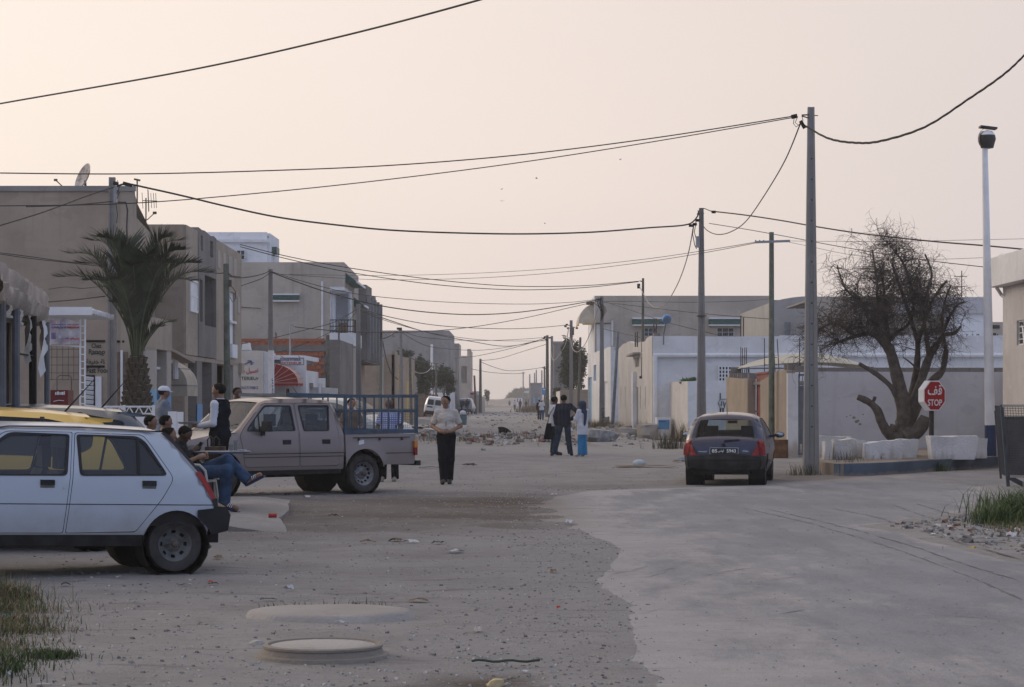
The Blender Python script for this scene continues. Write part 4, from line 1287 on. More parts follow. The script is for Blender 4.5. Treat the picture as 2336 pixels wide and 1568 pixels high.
R=thing('white_corner_building','white building with an overhanging flat roof slab and a barred window beside the fence','building',(17,55,0))
holed(rect(0,16,0,4.8),[rect(62-60.3,62-59.2,P(0,788,60).z,P(0,731,60).z)],(13.48,62,0),XL,UZ,.25).build('street_wall',plaster('pinkish_white',(.55,.52,.51),amount=.3),R)
block(R,'side_wall',m_whitep,13.5,24,61.7,62.0,0,4.8)
MB().prism(rounded([(13.1,62.3),(13.1,46),(24,46),(24,62.3)],[.35,0,0,0],5),4.78,5.56).build('roof_slab',m_white,R)
window(R,(13.48,60.3,P(0,788,60).z),XL,UZ,1.1,P(0,731,60).z-P(0,788,60).z,m_whitem,1,4,g_dark,.04,.1)
c2=lambda x,y,Y:P(2055.7+.2384*x,523.3+.2384*y,Y)
MB().tube([c2(1130,225,59),c2(1040,240,60),c2(960,248,61),c2(905,300,61.8),c2(888,380,61.8),c2(890,470,61.8),c2(915,560,61.8),c2(960,630,61.9),c2(1040,695,61.5),c2(1110,760,61),c2(1150,850,60.5),c2(1172,940,60),c2(1190,1100,59)],.05,8).build('hanging_hose',m_whitec,R,smooth=True)
Mh=thing('white_terrace_house','white two storey house with a long grey parapet behind the leafless tree','house',(20,128,0))
Ym=125
xm=lambda x:P(x,0,Ym).x;zm=lambda y:P(0,y,Ym).z
block(Mh,'upper_wall',m_beige,xm(1838),xm(2176),Ym,Ym+.3,zm(770),zm(677))
block(Mh,'parapet',m_lilac,xm(2040),xm(2240),Ym-.5,Ym-.2,zm(716),zm(679))
block(Mh,'front_wall',m_whitep,xm(2150),xm(2242),Ym-.3,Ym-.05,0,zm(716))
block(Mh,'terrace_wall',m_whitep,xm(1770),xm(2292),Ym-2,Ym-1.7,0,zm(768))
block(Mh,'roof',m_conc2,xm(1838),xm(2240),Ym+.3,Ym+9,zm(677)-.3,zm(677)-.2)
block(Mh,'window',m_dark,xm(2244),xm(2256),Ym-.25,Ym-.1,zm(770),zm(738))
block(Mh,'balcony_door',m_darkc,xm(1990),xm(2140),Ym-.06,Ym-.01,zm(768),zm(748))
for xx,dx in((2206,0),(2219,2),(2229,0),(2232,8),(2262,-3),(2276,-2)):
 MB().tube([P(xx+dx,795,Ym-1.8),P(xx,762,Ym-1.8)],.03,4).build('rebar',m_steel,Mh)
MB().tube([P(2194,676,Ym),P(2194,618,Ym)],.03,5).tube([P(2176,631,Ym),P(2206,631,Ym)],.02,4).build('aerial',m_steel,Mh)
Mv=thing('arched_roof_hall','beige hall with a shallow arched roof between the beige villa and the leafless tree','building',(17,140,0))
xm=lambda x:P(x,0,138).x
zm=lambda y:P(0,y,138).z
pts=[(xm(1764),0),(xm(1850),0),(xm(1850),zm(676))]+[(lerp(xm(1850),xm(1764),t),zm(676+12*t*t))for t in(.25,.5,.75,1)]
MB().extrude_frame(pts,(0,138,0),UX,UZ,-20).build('hall_wall',plaster('hall_grey',(.36,.352,.345),amount=.4),Mv)
MB().bx(xm(1790),xm(1803),137.9,137.99,zm(765),zm(735)).build('window',m_gmetal,Mv)
Nh=thing('distant_flats','distant beige flats with dark windows beyond the white lamp post','building',(33,165,0))
block(Nh,'wall',m_beige,P(2236,0,160).x,P(2300,0,160).x,160,170,0,P(0,735,160).z)
for x0,x1,y0,y1 in((2246,2257,760,772),(2262,2272,760,775),(2264,2280,742,750)):
 block(Nh,'window',m_dark,P(x0,0,160).x,P(x1,0,160).x,159.9,159.99,P(0,y1,160).z,P(0,y0,160).z)
fw_=thing('tan_yard_wall','tan yard wall in front of the dark tree on the east side','wall',(5.5,196,0))
block(fw_,'wall_face',m_ochre,P(1278,0,196).x,P(1346,0,196).x,196,196.3,0,P(0,889,196).z)
block(fw_,'wall_return',m_cream,P(1278,0,196).x-.02,P(1278,0,196).x+.2,196.32,225,0,2.5)
for nm,lab,cat,mt,x0,x1,yt,Y in(('brown_house','dark brown house wall half hidden by the big green tree','house',m_darkc,1264,1300,784,262),('blue_grey_house','far blue grey single storey house by the row of poles','house',m_grey,1210,1237,877,390),('distant_white_house','distant low white house at the end of the street','house',m_whitep,1176,1191,908,640),('distant_tan_wall','distant tan wall beside the low white house','wall',m_ochre,1195,1209,911,560)):
 t=thing(nm,lab,cat,(P((x0+x1)/2,0,Y).x,Y,0))
 block(t,'wall',mt,P(x0,0,Y).x,P(x1,0,Y).x,Y,Y+8,0,P(0,yt,Y).z)
 block(t,'roof_edge',m_conc2,P(x0,0,Y).x-.1,P(x1,0,Y).x+.1,Y-.12,Y+8.1,P(0,yt,Y).z,P(0,yt,Y).z+.25)
 for i in range(2):
  block(t,'door' if i else 'window',m_blue2 if Y==390 else m_dark,P(lerp(x0,x1,.25+.4*i),0,Y).x,P(lerp(x0,x1,.4+.4*i),0,Y).x,Y-.05,Y-.01,0 if i else 1.2,2.2)
bs=thing('blue_sign','blue information sign on a post far down the street by the poles','sign',(P(1241,0,250).x,250,0))
MB().bx(P(1236.5,0,250).x,P(1246.5,0,250).x,250,250.08,P(0,901,250).z,P(0,885,250).z).build('board',m_blue,bs)
MB().bx(P(1238.5,0,250).x,P(1244.5,0,250).x,249.95,249.99,P(0,890,250).z,P(0,888,250).z).build('printed_mark',m_whitec,bs)
MB().tube([(P(1241,0,250).x,250.1,0),(P(1241,0,250).x,250.1,3)],.04,6).build('post',m_gmetal,bs)
ws=thing('white_sign','small pale sign board on a post at the end of the street','sign',(P(1203,0,480).x,480,0))
MB().bx(P(1196,0,480).x,P(1208,0,480).x,480,480.1,P(0,897,480).z,P(0,892,480).z).build('board',m_whitec,ws)
MB().tube([(P(1202,0,480).x,480.2,0),(P(1202,0,480).x,480.2,3.4)],.06,6).build('post',m_gmetal,ws)
Kk=thing('kiosk','open kiosk with a lumpy concrete roof slab, torn canvas and thin posts','kiosk',(-8,30,0))
top=rounded([(-6.0,26.3),(-7.1,34.5),(-12,34.9),(-12,26.3)],.1,2)
mb=MB();nU=40
edge=[]
for i in range(nU+1):
 t=i/nU
 edge.append(Vector((lerp(-5.97,-7.1,t),lerp(26.3,34.5,t),0)))
for i in range(8):
 edge.append(Vector((lerp(-7.1,-12,(i+1)/8),34.5,0)))
prof=[(0.0,3.30),(.03,3.24),(.01,3.08),(.05,3.06),(.03,2.98),(-.02,2.86),(-.12,2.80)]
for k_,p in enumerate(edge):
 nx_=Vector((.99,.13,0))if k_<=nU-2 else Vector((.3,.95,0))
 for j,(o_,z)in enumerate(prof):
  q_=noise.noise(Vector((k_*.35,j*.9,1.7)))
  mb.v.append(tuple(p+nx_*(o_+.05*q_)+Vector((0,0,z+(.04 if j>1 else.012)*noise.noise(Vector((k_*.5,j,7)))))))
mP=len(prof)
for k_ in range(len(edge)-1):
 for j in range(mP-1):
  a_=k_*mP+j
  mb.f.append((a_,a_+1,a_+mP+1,a_+mP))
mb.build('roof_fascia',plaster('kiosk_render',(.40,.345,.295),amount=.7,var=.22,bump=.6),Kk,smooth=True,angle=50)
MB().prism([(-6.05,26.3),(-7.15,34.45),(-12,34.45),(-12,26.3)],2.84,3.285).build('roof_slab',m_conc,Kk)
MB().bx(-9.3,-9.1,26.3,34.2,0,2.84).bx(-9.1,-7.6,34.1,34.25,0,2.84).build('back_wall',M('kiosk_brown',(.085,.06,.045),.9,.25,1,.2),Kk)
m_kpost=M('kiosk_post',(.12,.13,.145),.6,.2,3,.1)
for x,y,r,mt in((-7.06,34.25,.045,m_gmetal),(-6.42,29.2,.055,m_gmetal),(-6.75,31.8,.055,m_black),(-6.12,27.1,.05,m_gmetal)):
 MB().tube([(x,y,0),(x,y,2.86)],r,8).build('post',mt if mt is m_black else m_kpost,Kk)
m_canv=M('torn_canvas',(.40,.37,.32),.9,.2,2,.3,20)
m_canvw=M('white_canvas',(.60,.60,.60),.9,.15,2,.3,20)
for(t,w,h,mt,sk)in((.93,.95,.85,m_canvw,.5),(.58,.3,.7,m_canv,.3),(.4,.5,.2,m_canv,0),(.2,.45,.16,m_canv,0)):
 mb=MB();n_=6
 base=Vector((lerp(-6.06,-7.1,t),lerp(26.5,34.4,t),2.86));dv=Vector((-1.1,8.2,0)).normalized()
 for j in range(n_+1):
  for i in range(5):
   u=i/4-.5
   hh=h*(1-sk*(.5+u))*j/n_
   wv=w*(1-.35*j/n_)
   q_=base+dv*(u*wv)+Vector((.05*math.sin(i*2.1+j),.04*math.cos(i+j*1.7),-hh))
   mb.v.append(tuple(q_))
 for j in range(n_):
  for i in range(4):
   a_=j*5+i;mb.f.append((a_,a_+1,a_+6,a_+5))
 mb.build('canvas_strip',mt,Kk,smooth=True)
for z in(1.5,2.3):
 MB().tube([(-6.75,31.8,z),(-6.42,29.2,z-.02)],.014,5).build('wire_rail',m_black,Kk)
MB().bx(-7.6,-6.9,33.0,33.4,0,1.62).build('counter',m_whitep,Kk)
Pg=thing('pergola','white pergola with a corrugated roof sheet, beside the cafe lettering','pergola',(-11,52,0))
mb=MB();n_=34
for i in range(n_+1):
 y=lerp(50,54,i/n_);z=3.70+.025*math.sin(i*1.9)
 mb.v+=[(-14.5,y,z),(-9.32-.05*(y-50),y,z),(-9.32-.05*(y-50),y,z-.09),(-14.5,y,z-.09)]
for i in range(n_):
 a_=i*4
 mb.f+=[(a_,a_+1,a_+5,a_+4),(a_+1,a_+2,a_+6,a_+5),(a_+2,a_+3,a_+7,a_+6)]
mb.f.append((0,3,2,1))
mb.build('corrugated_roof',m_whitem,Pg)
MB().bx(-14.5,-9.3,49.94,49.99,3.56,3.74).build('roof_beam',m_whitem,Pg)
q=lambda x,y:P(x,y,50.2)
la=MB()
for xx in(183,194):
 la.tube([q(xx,728),q(xx,1060)],.022,6)
la.build('frame_upright',m_whitem,Pg)
for i in range(18):
 yv=744+i*16.1
 MB().tube([q(183,yv),q(194,yv+.5)],.014,5).build('rung',m_whitem,Pg)
MB().tube([q(113,786),q(194,792)],.018,5).build('cross_rail',m_whitem,Pg)
wr=MB()
for xx in(118,130,143,156,168,180):
 wr.tube([q(xx,790),q(xx,868)],.006,4)
for yv in(797,815,833,851,866):
 wr.tube([q(113,yv),q(181,yv)],.006,4)
wr.build('wire_panel',m_steel,Pg)
bn=thing('banner','faded white and purple cloth banner with Arabic print hanging under the pergola roof','banner',P(148,756,50.1))
mb=MB();n_=12
for i in range(n_+1):
 t=i/n_
 for j in range(7):
  s_=j/6
  yt=728+5*math.sin(t*9)*(1-s_)+3*t
  mb.v.append(tuple(P(lerp(114,182,t),lerp(yt,785,s_),50.1+.05*math.sin(t*14+s_*2))))
for i in range(n_):
 for j in range(6):
  a_=i*7+j;mb.f.append((a_,a_+1,a_+8,a_+7))
mbn,nt,b=_nodes('faded_banner')
vec=_coords(nt)
c=_mix(nt,(.55,.52,.54),(.42,.33,.38),_range(nt,_noise(nt,vec,4,4),.4,.65))
nt.links.new(c,b.inputs['Base Color']);b.inputs['Roughness'].default_value=.9
mb.build('cloth',mbn,bn,smooth=True)
m_pv=M('faded_violet_print',(.16,.15,.30),.9,.3,9,0);m_pr=M('faded_red_print',(.42,.12,.10),.9,.3,9,0)
qq=lambda x,y:P(x,y,50.02)
for x0_,x1_,mt_ in((118,145,m_pv),(147,150,m_pv),(153,163,m_pr),(165,180,m_pr)):
 st_=[qq(lerp(x0_,x1_,i/8),747+(1.5 if i%2 else-1.2))for i in range(9)]
 MB().tube(st_,.018,4).build('printed_stroke',mt_,bn)
 MB().tube([qq(x0_,741),qq(x1_,740.5)],.010,4).build('printed_stroke',mt_,bn)
MB().bx(qq(117,0).x,qq(127,0).x,50.0,50.02,qq(0,774).z,qq(0,759).z).build('printed_block',m_pv,bn)
MB().bx(qq(133,0).x,qq(141,0).x,50.0,50.02,qq(0,772).z,qq(0,762).z).build('printed_block',M('faded_grey_print',(.33,.36,.42),.9,.3,9,0),bn)
MB().tube([qq(161,774),qq(166,772),qq(171,774),qq(177,772.5),qq(181,774)],.016,4).build('printed_stroke',m_pr,bn)
MB().tube([qq(149,773),qq(153,771.5),qq(157,773)],.013,4).build('printed_stroke',m_pv,bn)
rc=thing('drinks_cooler','dark red drinks cooler under the pergola behind the white railing','cooler',P(136,935,48))
a_,b_=P(115,0,48),P(155,0,48)
MB().bx(a_.x,b_.x,48,48.6,.1,P(0,890,48).z).build('cabinet',M('cooler_red',(.13,.012,.012),.4,.15,2,.05),rc)
for x0_,w_,h0_,h1_ in((126,3,901,895),(130.5,4,901,893.5),(136,2.5,901,895),(140,5,901,894.5),(146,2,901,893)):
 MB().bx(P(x0_,0,48).x,P(x0_+w_,0,48).x,47.985,47.998,P(0,h0_,48).z,P(0,h1_,48).z).build('printed_mark',m_whitec,rc)
MB().tube([P(122,916,47.985),P(134,913.5,47.985),P(146,914.5,47.985)],.007,4).build('printed_stroke',m_whitec,rc)
MB().tube([P(130,900,48.9),P(130,862,48.9),P(136,857,48.9),P(158,857,48.9),P(163,862,48.9),P(163,930,48.9)],.012,5).build('handle_frame',m_steel,rc)
rlg=thing('white_railing','low white zigzag railing round the cafe terrace','railing',(-8,44,0))
zr0,zr1=P(0,928,44).z,P(0,944,44).z
MB().beam((P(110,0,44).x,44,zr0),(P(350,0,44).x,44,zr0),.035).build('top_rail',m_whitem,rlg)
MB().beam((P(110,0,44).x,44,zr1),(P(350,0,44).x,44,zr1),.03).build('bottom_rail',m_whitem,rlg)
xx=118
while xx<340:
 MB().beam((P(xx,0,44).x,44,zr1),(P(xx+9,0,44).x,44.003,zr0),.02).build('strut',m_whitem,rlg)
 MB().beam((P(xx+9,0,44).x,44,zr0),(P(xx+18,0,44).x,43.997,zr1),.02).build('strut',m_whitem,rlg)
 xx+=22 if xx>270 else 21
for xx in(112,200,283,350):
 MB().bx(P(xx,0,44).x-.025,P(xx,0,44).x+.025,43.96,44.04,.15,zr0+.03).build('post',m_whitem,rlg)
MB().bx(P(285,0,44).x,P(348,0,44).x,43.98,44.02,.2,zr1-.06).build('panel',m_whitep,rlg)
MB().bx(P(112,0,44).x,P(281,0,44).x,43.98,44.02,.2,zr1-.03).build('panel',m_whitep,rlg)
wb=thing('white_board','white board standing behind the seated men on the cafe terrace','board',(-7.2,40,0))
MB().bx(P(383,0,40).x,P(403,0,40).x,40,40.04,.2,P(0,939,40).z).build('panel',m_whitep,wb)
MB().bx(P(404,0,40).x,P(418,0,40).x,40.0,40.03,.2,P(0,940,40).z).build('panel',m_whitep,wb)
# poles
m_pole=plaster('pole_concrete',(.25,.24,.23),amount=.5,var=.12,bump=.3)
m_polew=M('pole_wood',(.135,.125,.105),.9,.25,5,.3)
m_poleg=M('pole_green_wood',(.15,.165,.135),.9,.2,5,.3)
m_galv=M('galvanised',(.30,.31,.33),.5,.1,4,.1,metal=.4)
m_cable=M('cable_rubber',(.035,.032,.03),.7,.2,3,0)
m_cablep=M('cable_pale',(.34,.32,.29),.7,.15,3,0)
def pole(name,label,x,ytop,Y,w0,w1,mat,kind='round',ybase=None,z0=-.3,xb=None,group=None,zb=None):
 top=P(x,ytop,Y)
 bx=P(xb if xb is not None else x,0,Y).x
 base=Vector((bx,Y,z0 if zb is None else zb))
 t=thing(name,label,'utility pole' if 'pole' in name else 'post',(bx,Y,max(base.z,0)),group)
 if kind=='square':
  mb=MB()
  a,b_=w0/2,w1/2
  n=8
  pr=[]
  for i in range(n+1):
   u=i/n;h=lerp(a,b_,u);d=h*.8;g=h*.42;rr=h*.22
   c_=base.lerp(top,u)
   pr.append([(-h,-d),(-g,-d),(-g*.85,-d+rr),(g*.85,-d+rr),(g,-d),(h,-d),(h,d),(-h,d)])
   mb.v+=[(c_.x+q[0],c_.y+q[1],c_.z)for q in pr[-1]]
  for i in range(n):
   for j in range(8):
    mb.f.append((i*8+j,i*8+(j+1)%8,i*8+8+(j+1)%8,i*8+8+j))
  mb.f.append(tuple(range(n*8,n*8+8)))
  mb.build('shaft',mat,t)
 else:
  n=8
  pts=[base.lerp(top,i/n)for i in range(n+1)]
  MB().tube(pts,[lerp(w0,w1,i/n)/2 for i in range(n+1)],10).build('shaft',mat,t,smooth=True)
 t['top']=tuple(top)
 return t,top
p1,t1=pole('concrete_pole','tall tapered concrete pole with bolt holes at the road corner beside the leafless tree',1850,245,50.9,.35,.145,m_pole,'square')
hole=MB().lathe([(1e-4,0),(.018,0),(.018,-.01)],(0,0,0),8,'y').mesh('bolt_hole');hole.materials.append(m_black)
for i in range(14):
 y=363+i*47
 o=link('bolt_hole',hole,None,p1);o.matrix_parent_inverse=Matrix.Translation(-Vector(p1.location))
 hw_=lerp(.145,.35,(y-245)/840)/2
 o.location=(t1.x+.01,50.9-hw_*.8+hw_*.22+.004,P(0,y,50.9).z)
hw1=P(1838,283,50.8)
MB().beam(P(1846,262,50.8),P(1829,263,50.8),.03).beam(P(1846,270,50.8),P(1829,265,50.8),.025).build('bracket',m_steel,p1)
MB().beam(P(1852,264,50.9),P(1866,264,50.9),.02).build('through_bolt',m_steel,p1)
MB().box(P(1812,266,50.8),(.13,.07,.09),tilt=Matrix.Rotation(-.2,3,'Y')).build('cable_clamp',m_black,p1)
MB().beam(P(1826,276,50.8),P(1836,293,50.8),.07).build('cable_clamp',m_black,p1)
for pts in([(1812,268),(1810,282),(1816,290),(1824,284)],[(1820,266),(1814,280),(1822,286),(1828,278)],[(1829,264),(1832,275),(1828,284)]):
 MB().tube([P(x,y,50.75)for x,y in pts],.008,4).build('jumper_wire',m_cable,p1)
p2,t2=pole('concrete_pole','concrete pole standing behind the dark blue hatchback, in front of the white garden wall',1600,475,78,.34,.15,m_pole,'square')
MB().bx(P(1586,0,78).x,P(1594,0,78).x,77.6,77.85,P(0,566,78).z,P(0,541,78).z).build('junction_box',m_galv,p2)
for pts in([(1590,490),(1597,477),(1607,476),(1622,482)],[(1588,505),(1584,530),(1588,545)],[(1583,512),(1580,535),(1585,560),(1589,568)],[(1592,480),(1598,500),(1606,486)]):
 MB().tube([P(x,y,77.8)for x,y in pts],.014,4).build('jumper_wire',m_cable,p2)
for(x,y)in((1585,512),(1591,503),(1576,515),(1628,484)):
 MB().box(P(x,y,77.8),(.14,.08,.09)).build('cable_clamp',m_black,p2)
MB().bx(P(1590,0,78).x,P(1611,0,78).x,77.83,78.17,P(0,722,78).z,P(0,720,78).z).build('band',m_steel,p2)
p3,t3=pole('wooden_pole','dark wooden pole with a cross arm standing by the red gate',1760,530,68.5,.20,.145,m_poleg,xb=1760)
MB().beam(P(1722,553,68.3),P(1802,550,68.3),.05,.07).build('cross_arm',m_galv,p3)
ins=MB().lathe([(.02,0),(.04,.03),(.025,.06),(.04,.09),(.01,.12)],(0,0,0),8).mesh('insulator');ins.materials.append(m_black)
for xx in(1724,1733,1742,1772,1780,1788,1796):
 o=link('insulator',ins,None,p3);o.matrix_parent_inverse=Matrix.Translation(-Vector(p3.location));o.location=P(xx,552,68.3)
 o.scale=(.6,.6,.45)
MB().tube([P(1757,955,68.38),P(1763,955,68.38)],.02,5).build('step_bolt',m_steel,p3)
p4,t4=pole('thin_pole','thin pole strapped to the cream front of the white corner house',1467,635,106,.16,.11,m_polew,xb=1466,zb=P(0,858,106).z)
MB().box(P(1466,861,106),(.30,.3,.12)).build('wall_bracket',m_steel,p4)
MB().beam(P(1459,641,106),P(1467,643,106),.05).build('bracket',m_steel,p4)
MB().box(P(1457,653,106),(.14,.1,.22)).build('cable_clamp',m_black,p4)
for yv in(804,812):
 MB().bx(P(1463,0,106).x,P(1470,0,106).x,105.88,106.1,P(0,yv+2,106).z,P(0,yv,106).z).build('band',m_whitem,p4)
p5,t5=pole('concrete_pole','concrete pole with black CSS graffiti before the blue door house',1373,676,135,.33,.2,m_pole,'square')
for ch,yv in(('C',936),('S',949),('S',964)):
 letters(ch,.30,P(1375.5,yv,134.85),UX,UZ,m_ink,p5,width=.17)
for k in range(8):
 a=random.uniform(-1,1)
 MB().tube([P(1368+a*6,680,134.9),P(1361+a*8+k,692,134.8),P(1380-k,700+k*3,134.8),P(1384-k*2,712+k*3,134.85)],.02,4).build('jumper_wire',m_cable,p5)
p6,t6=pole('leaning_pole','leaning weathered pole between the blue door house and the cream house',1410,757,131,.22,.15,m_gmetal,xb=1396)
p7,t7=pole('concrete_pole','concrete pole before the tan yard wall and the big green tree',1303,731,190,.36,.24,m_pole,'square')
MB().beam(P(1294,741,190),P(1312,748,190),.06).build('bracket',m_steel,p7)
MB().bx(P(1305,0,189.8).x,P(1309.5,0,189.8).x,189.5,189.8,P(0,765,190).z,P(0,748,190).z).build('junction_box',m_steel,p7)
for x,y in((1293,741),(1296,749),(1290,745),(1318,742),(1316,749)):
 MB().box(P(x,y,189.8),(.2,.12,.14)).build('cable_clamp',m_black,p7)
p8,t8=pole('concrete_pole','first of two concrete poles standing close together by the dark brown house',1248.5,765,228,.42,.26,m_polew,'square')
p9,t9=pole('concrete_pole','second and taller looking of two close concrete poles, next to the dark brown house',1259,767,236,.36,.24,m_pole,'square')
for x,y in((1243,769),(1246,775),(1241,772),(1254,771)):
 MB().box(P(x,y,227),(.2,.12,.16)).build('cable_clamp',m_black,p8)
p10,t10=pole('wooden_pole','slim weathered pole before the tan yard wall near the group of talkers',1324,770,192,.26,.2,m_polew,xb=1318)
fp=[]
for x,yt,Y,lab in((1193.5,849,480,'thin lattice pole in the middle distance at the end of the street'),(1208.5,854,400,'thin pole in front of the far blue grey house wall corner'),(1219.5,851,420,'shorter of the thin poles above the far blue grey roof'),(1223.5,844,430,'taller of the thin poles above the far blue grey roof'),(1236,845,380,'thin pole beside the blue information sign'),(1242,836,340,'dark pole with a crossbar behind the blue information sign')):
 fp.append(pole('far_pole',lab,x,yt,Y,.3,.24,m_polew if Y<350 else m_galv,group='distant poles at the end of the street'))
MB().beam(P(1236,839,339.5),P(1247,841,339.5),.12).build('cross_arm',m_steel,fp[5][0])
MB().beam(P(1190,852,479.5),P(1198,851,479.5),.12).build('cross_arm',m_steel,fp[0][0])
l1,tl1=pole('concrete_pole','concrete pole in front of the blank cafe gable, half hidden by the palm',256,405,58,.25,.155,m_pole,'square')
MB().bx(P(262,0,57.8).x,P(268,0,57.8).x,57.6,57.8,P(0,465,58).z,P(0,430,58).z).build('junction_box',m_galv,l1)
for pts in([(262,420),(268,412),(272,428),(266,445)],[(262,430),(272,440),(264,460),(268,490),(266,510)],[(268,462),(287,462),(291,480),(289,520),(291,560)]):
 MB().tube([P(x,y,57.7)for x,y in pts],.02 if pts[0][0]==268 else.011,5).build('jumper_wire',m_cable,l1)
for x,y in((264,419),(291,421)):
 MB().box(P(x,y,57.7),(.13 if x<280 else.24,.07,.09),tilt=Matrix.Rotation(.25,3,'Y')).build('cable_clamp',m_black,l1)
l2,tl2=pole('wooden_pole','greenish wooden pole before the open columns of the shuttered house',516,602,71,.23,.18,m_poleg,xb=520)
MB().bx(P(524,0,71).x,P(530,0,71).x,70.7,70.9,P(0,655,71).z,P(0,640,71).z).build('junction_box',m_steel,l2)
MB().tube([P(525,650,70.8),P(537,665,70.8),P(538,680,70.8),P(530,690,70.8),P(525,678,70.8)],.01,4).build('jumper_wire',m_cable,l2)
l3,tl3=pole('concrete_pole','concrete pole with its foot boxed in white and LAVAGE painted down it',617,614,90,.24,.16,m_pole,'square',xb=618)
MB().bx(P(612.5,0,90).x,P(625,0,90).x,89.8,90.1,0,P(0,800,90).z).build('white_casing',m_whitep,l3)
for i,ch in enumerate('LAVAGE'):
 letters(ch,.10,P(622.3,866.5+i*7.4,89.78),UX,UZ,m_ib,l3,width=.075)
l4,tl4=pole('concrete_pole','concrete pole in front of the balcony house corner',817,694,117,.3,.22,m_pole,'square',xb=819)
l5,tl5=pole('wooden_pole','dark wooden pole before the plain side of the yellow shutter house',870,771,152,.3,.22,m_poleg,xb=865)
l6,tl6=pole('concrete_pole','pole with a small bulb lamp before the yellow shutter house door',914,750,157,.28,.2,m_pole,xb=917)
l7,tl7=pole('wooden_pole','short thin pole at the yellow door of the tan house',935,815,156,.22,.18,m_polew,xb=939)
l8,tl8=pole('wooden_pole','brown wooden pole standing against the raw concrete corner of the brick house',747.5,765,106,.24,.18,m_polew)
l9,tl9=pole('steel_pipe_pole','thin bent steel pipe pole rising behind the car wash roof',662,745,104,.10,.08,m_galv)
MB().tube([P(662,746,104),P(663,741,104),P(668,743,104),P(672,746,104)],.035,6).build('bent_top',m_galv,l9)
l10,tl10=pole('far_pole','dark pole at the far end of the low beige yard wall',1096,819,292,.45,.3,m_polew,group='distant poles at the end of the street')
l11,tl11=pole('far_pole','slightly leaning thin pole just before the low beige yard wall',1082,857,275,.28,.24,m_steel,xb=1086,group='distant poles at the end of the street')
l12,tl12=pole('white_post','thin white post before the dark green trees and the grey house',985,786,262,.3,.3,m_whitem)
l13,tl13=pole('wooden_pole','pole in front of the grey house corner near the leaning white van',1038,800,262,.35,.26,m_pole,xb=1042)
l14,tl14=pole('wooden_pole','slim pole in front of the dark green trees behind the white van',995,830,214,.22,.18,m_polew)
MB().bx(P(914,0,156).x-.25,P(914,0,156).x+.1,155.6,155.8,P(0,753,156).z,P(0,748,156).z).build('bracket',m_black,l6)
lb=P(898,764,155.5)
MB().tube([tl6+Vector((0,-.2,-.1)),P(906,757,155.6),lb+Vector((0,0,.2))],.02,5).build('lamp_arm',m_steel,l6)
MB().lathe([(.05,.2),(.22,0),(.2,-.1),(1e-4,-.14)],lb,10).build('lamp_shade',m_cablep,l6)
LPt=thing('street_lamp','white street lamp post with a dark blue foot and a dark globe head','street lamp',(P(2260,0,57).x,57,.27))
b0,b1=Vector((P(2260,0,57).x,57,.27)),P(2246.5,338,57)
MB().tube([b0.lerp(b1,t)for t in(.1,.4,.7,1)],[.135,.115,.095,.075],12).build('post',m_whitem,LPt,smooth=True)
MB().tube([b0,b0.lerp(b1,.10)],[.15,.142],12).build('blue_foot',M('navy_paint',(.02,.04,.10),.5,.15,3,.1),LPt,smooth=True)
hd=P(2252,318,57)
m_ld=M('lamp_dark',(.035,.03,.03),.5,.2,3,.1)
mb=MB().lathe([(.06,-.24),(.16,-.22),(.19,-.10),(.22,0),(.20,.10)],hd,16).build('lamp_bowl',m_ld,LPt,smooth=True)
mb=MB().lathe([(.195,.07),(.19,.12),(.13,.20),(1e-4,.23)],hd,16).build('lamp_dome',m_whitem,LPt,smooth=True)
mb=MB();cR=.27
for i in range(9):
 a=math.radians(95+i*20)
 for dy in(-.1,.1):
  mb.v.append((hd.x+cR*math.cos(a)*.8,hd.y+dy,hd.z+.02+cR*math.sin(a)))
mb.f=[(2*i,2*i+1,2*i+3,2*i+2)for i in range(8)]
mb.build('lamp_hood',m_ld,LPt)
MB().box((hd.x+.02,hd.y,hd.z+.29),(.42,.3,.05),tilt=Matrix.Rotation(.12,3,'Y')).build('cap_plate',m_ld,LPt)
sc_=Vector((P(2132,0,55.5).x,55.5,P(0,903,55.5).z))
st=thing('stop_sign','red octagonal stop sign box with white Arabic and English lettering on a dark post','stop sign',(sc_.x,55.5,.27))
yaw=math.radians(20)
ux=Vector((math.cos(yaw),math.sin(yaw),0));un=Vector((math.sin(yaw),-math.cos(yaw),0))
rr=.37
octo=[(rr/math.cos(math.pi/8)*math.cos(math.pi/8+i*math.pi/4),rr/math.cos(math.pi/8)*math.sin(math.pi/8+i*math.pi/4))for i in range(8)]
octo=[(x*.82,y)for x,y in octo]
m_sred=M('sign_red',(.34,.015,.02),.45,.08,2,0)
MB().extrude_frame(octo,sc_-un*.26,ux,UZ,.26).build('box_body',m_whitem,st)
MB().extrude_frame([(x*.92,y*.92)for x,y in octo],sc_+un*.001,ux,UZ,.012).build('red_face',m_sred,st)
MB().tube([Vector((sc_.x,55.5,0.2))-un*.15,sc_-un*.15-UZ*.3],.062,10).build('post',m_ld,st)
letters('\uFED2\uFED7',.25,sc_+un*.017+UZ*.14,ux,UZ,m_whitec,st,width=.40)
letters('STOP',.16,sc_+un*.017-UZ*.17,ux,UZ,m_whitec,st,width=.40)
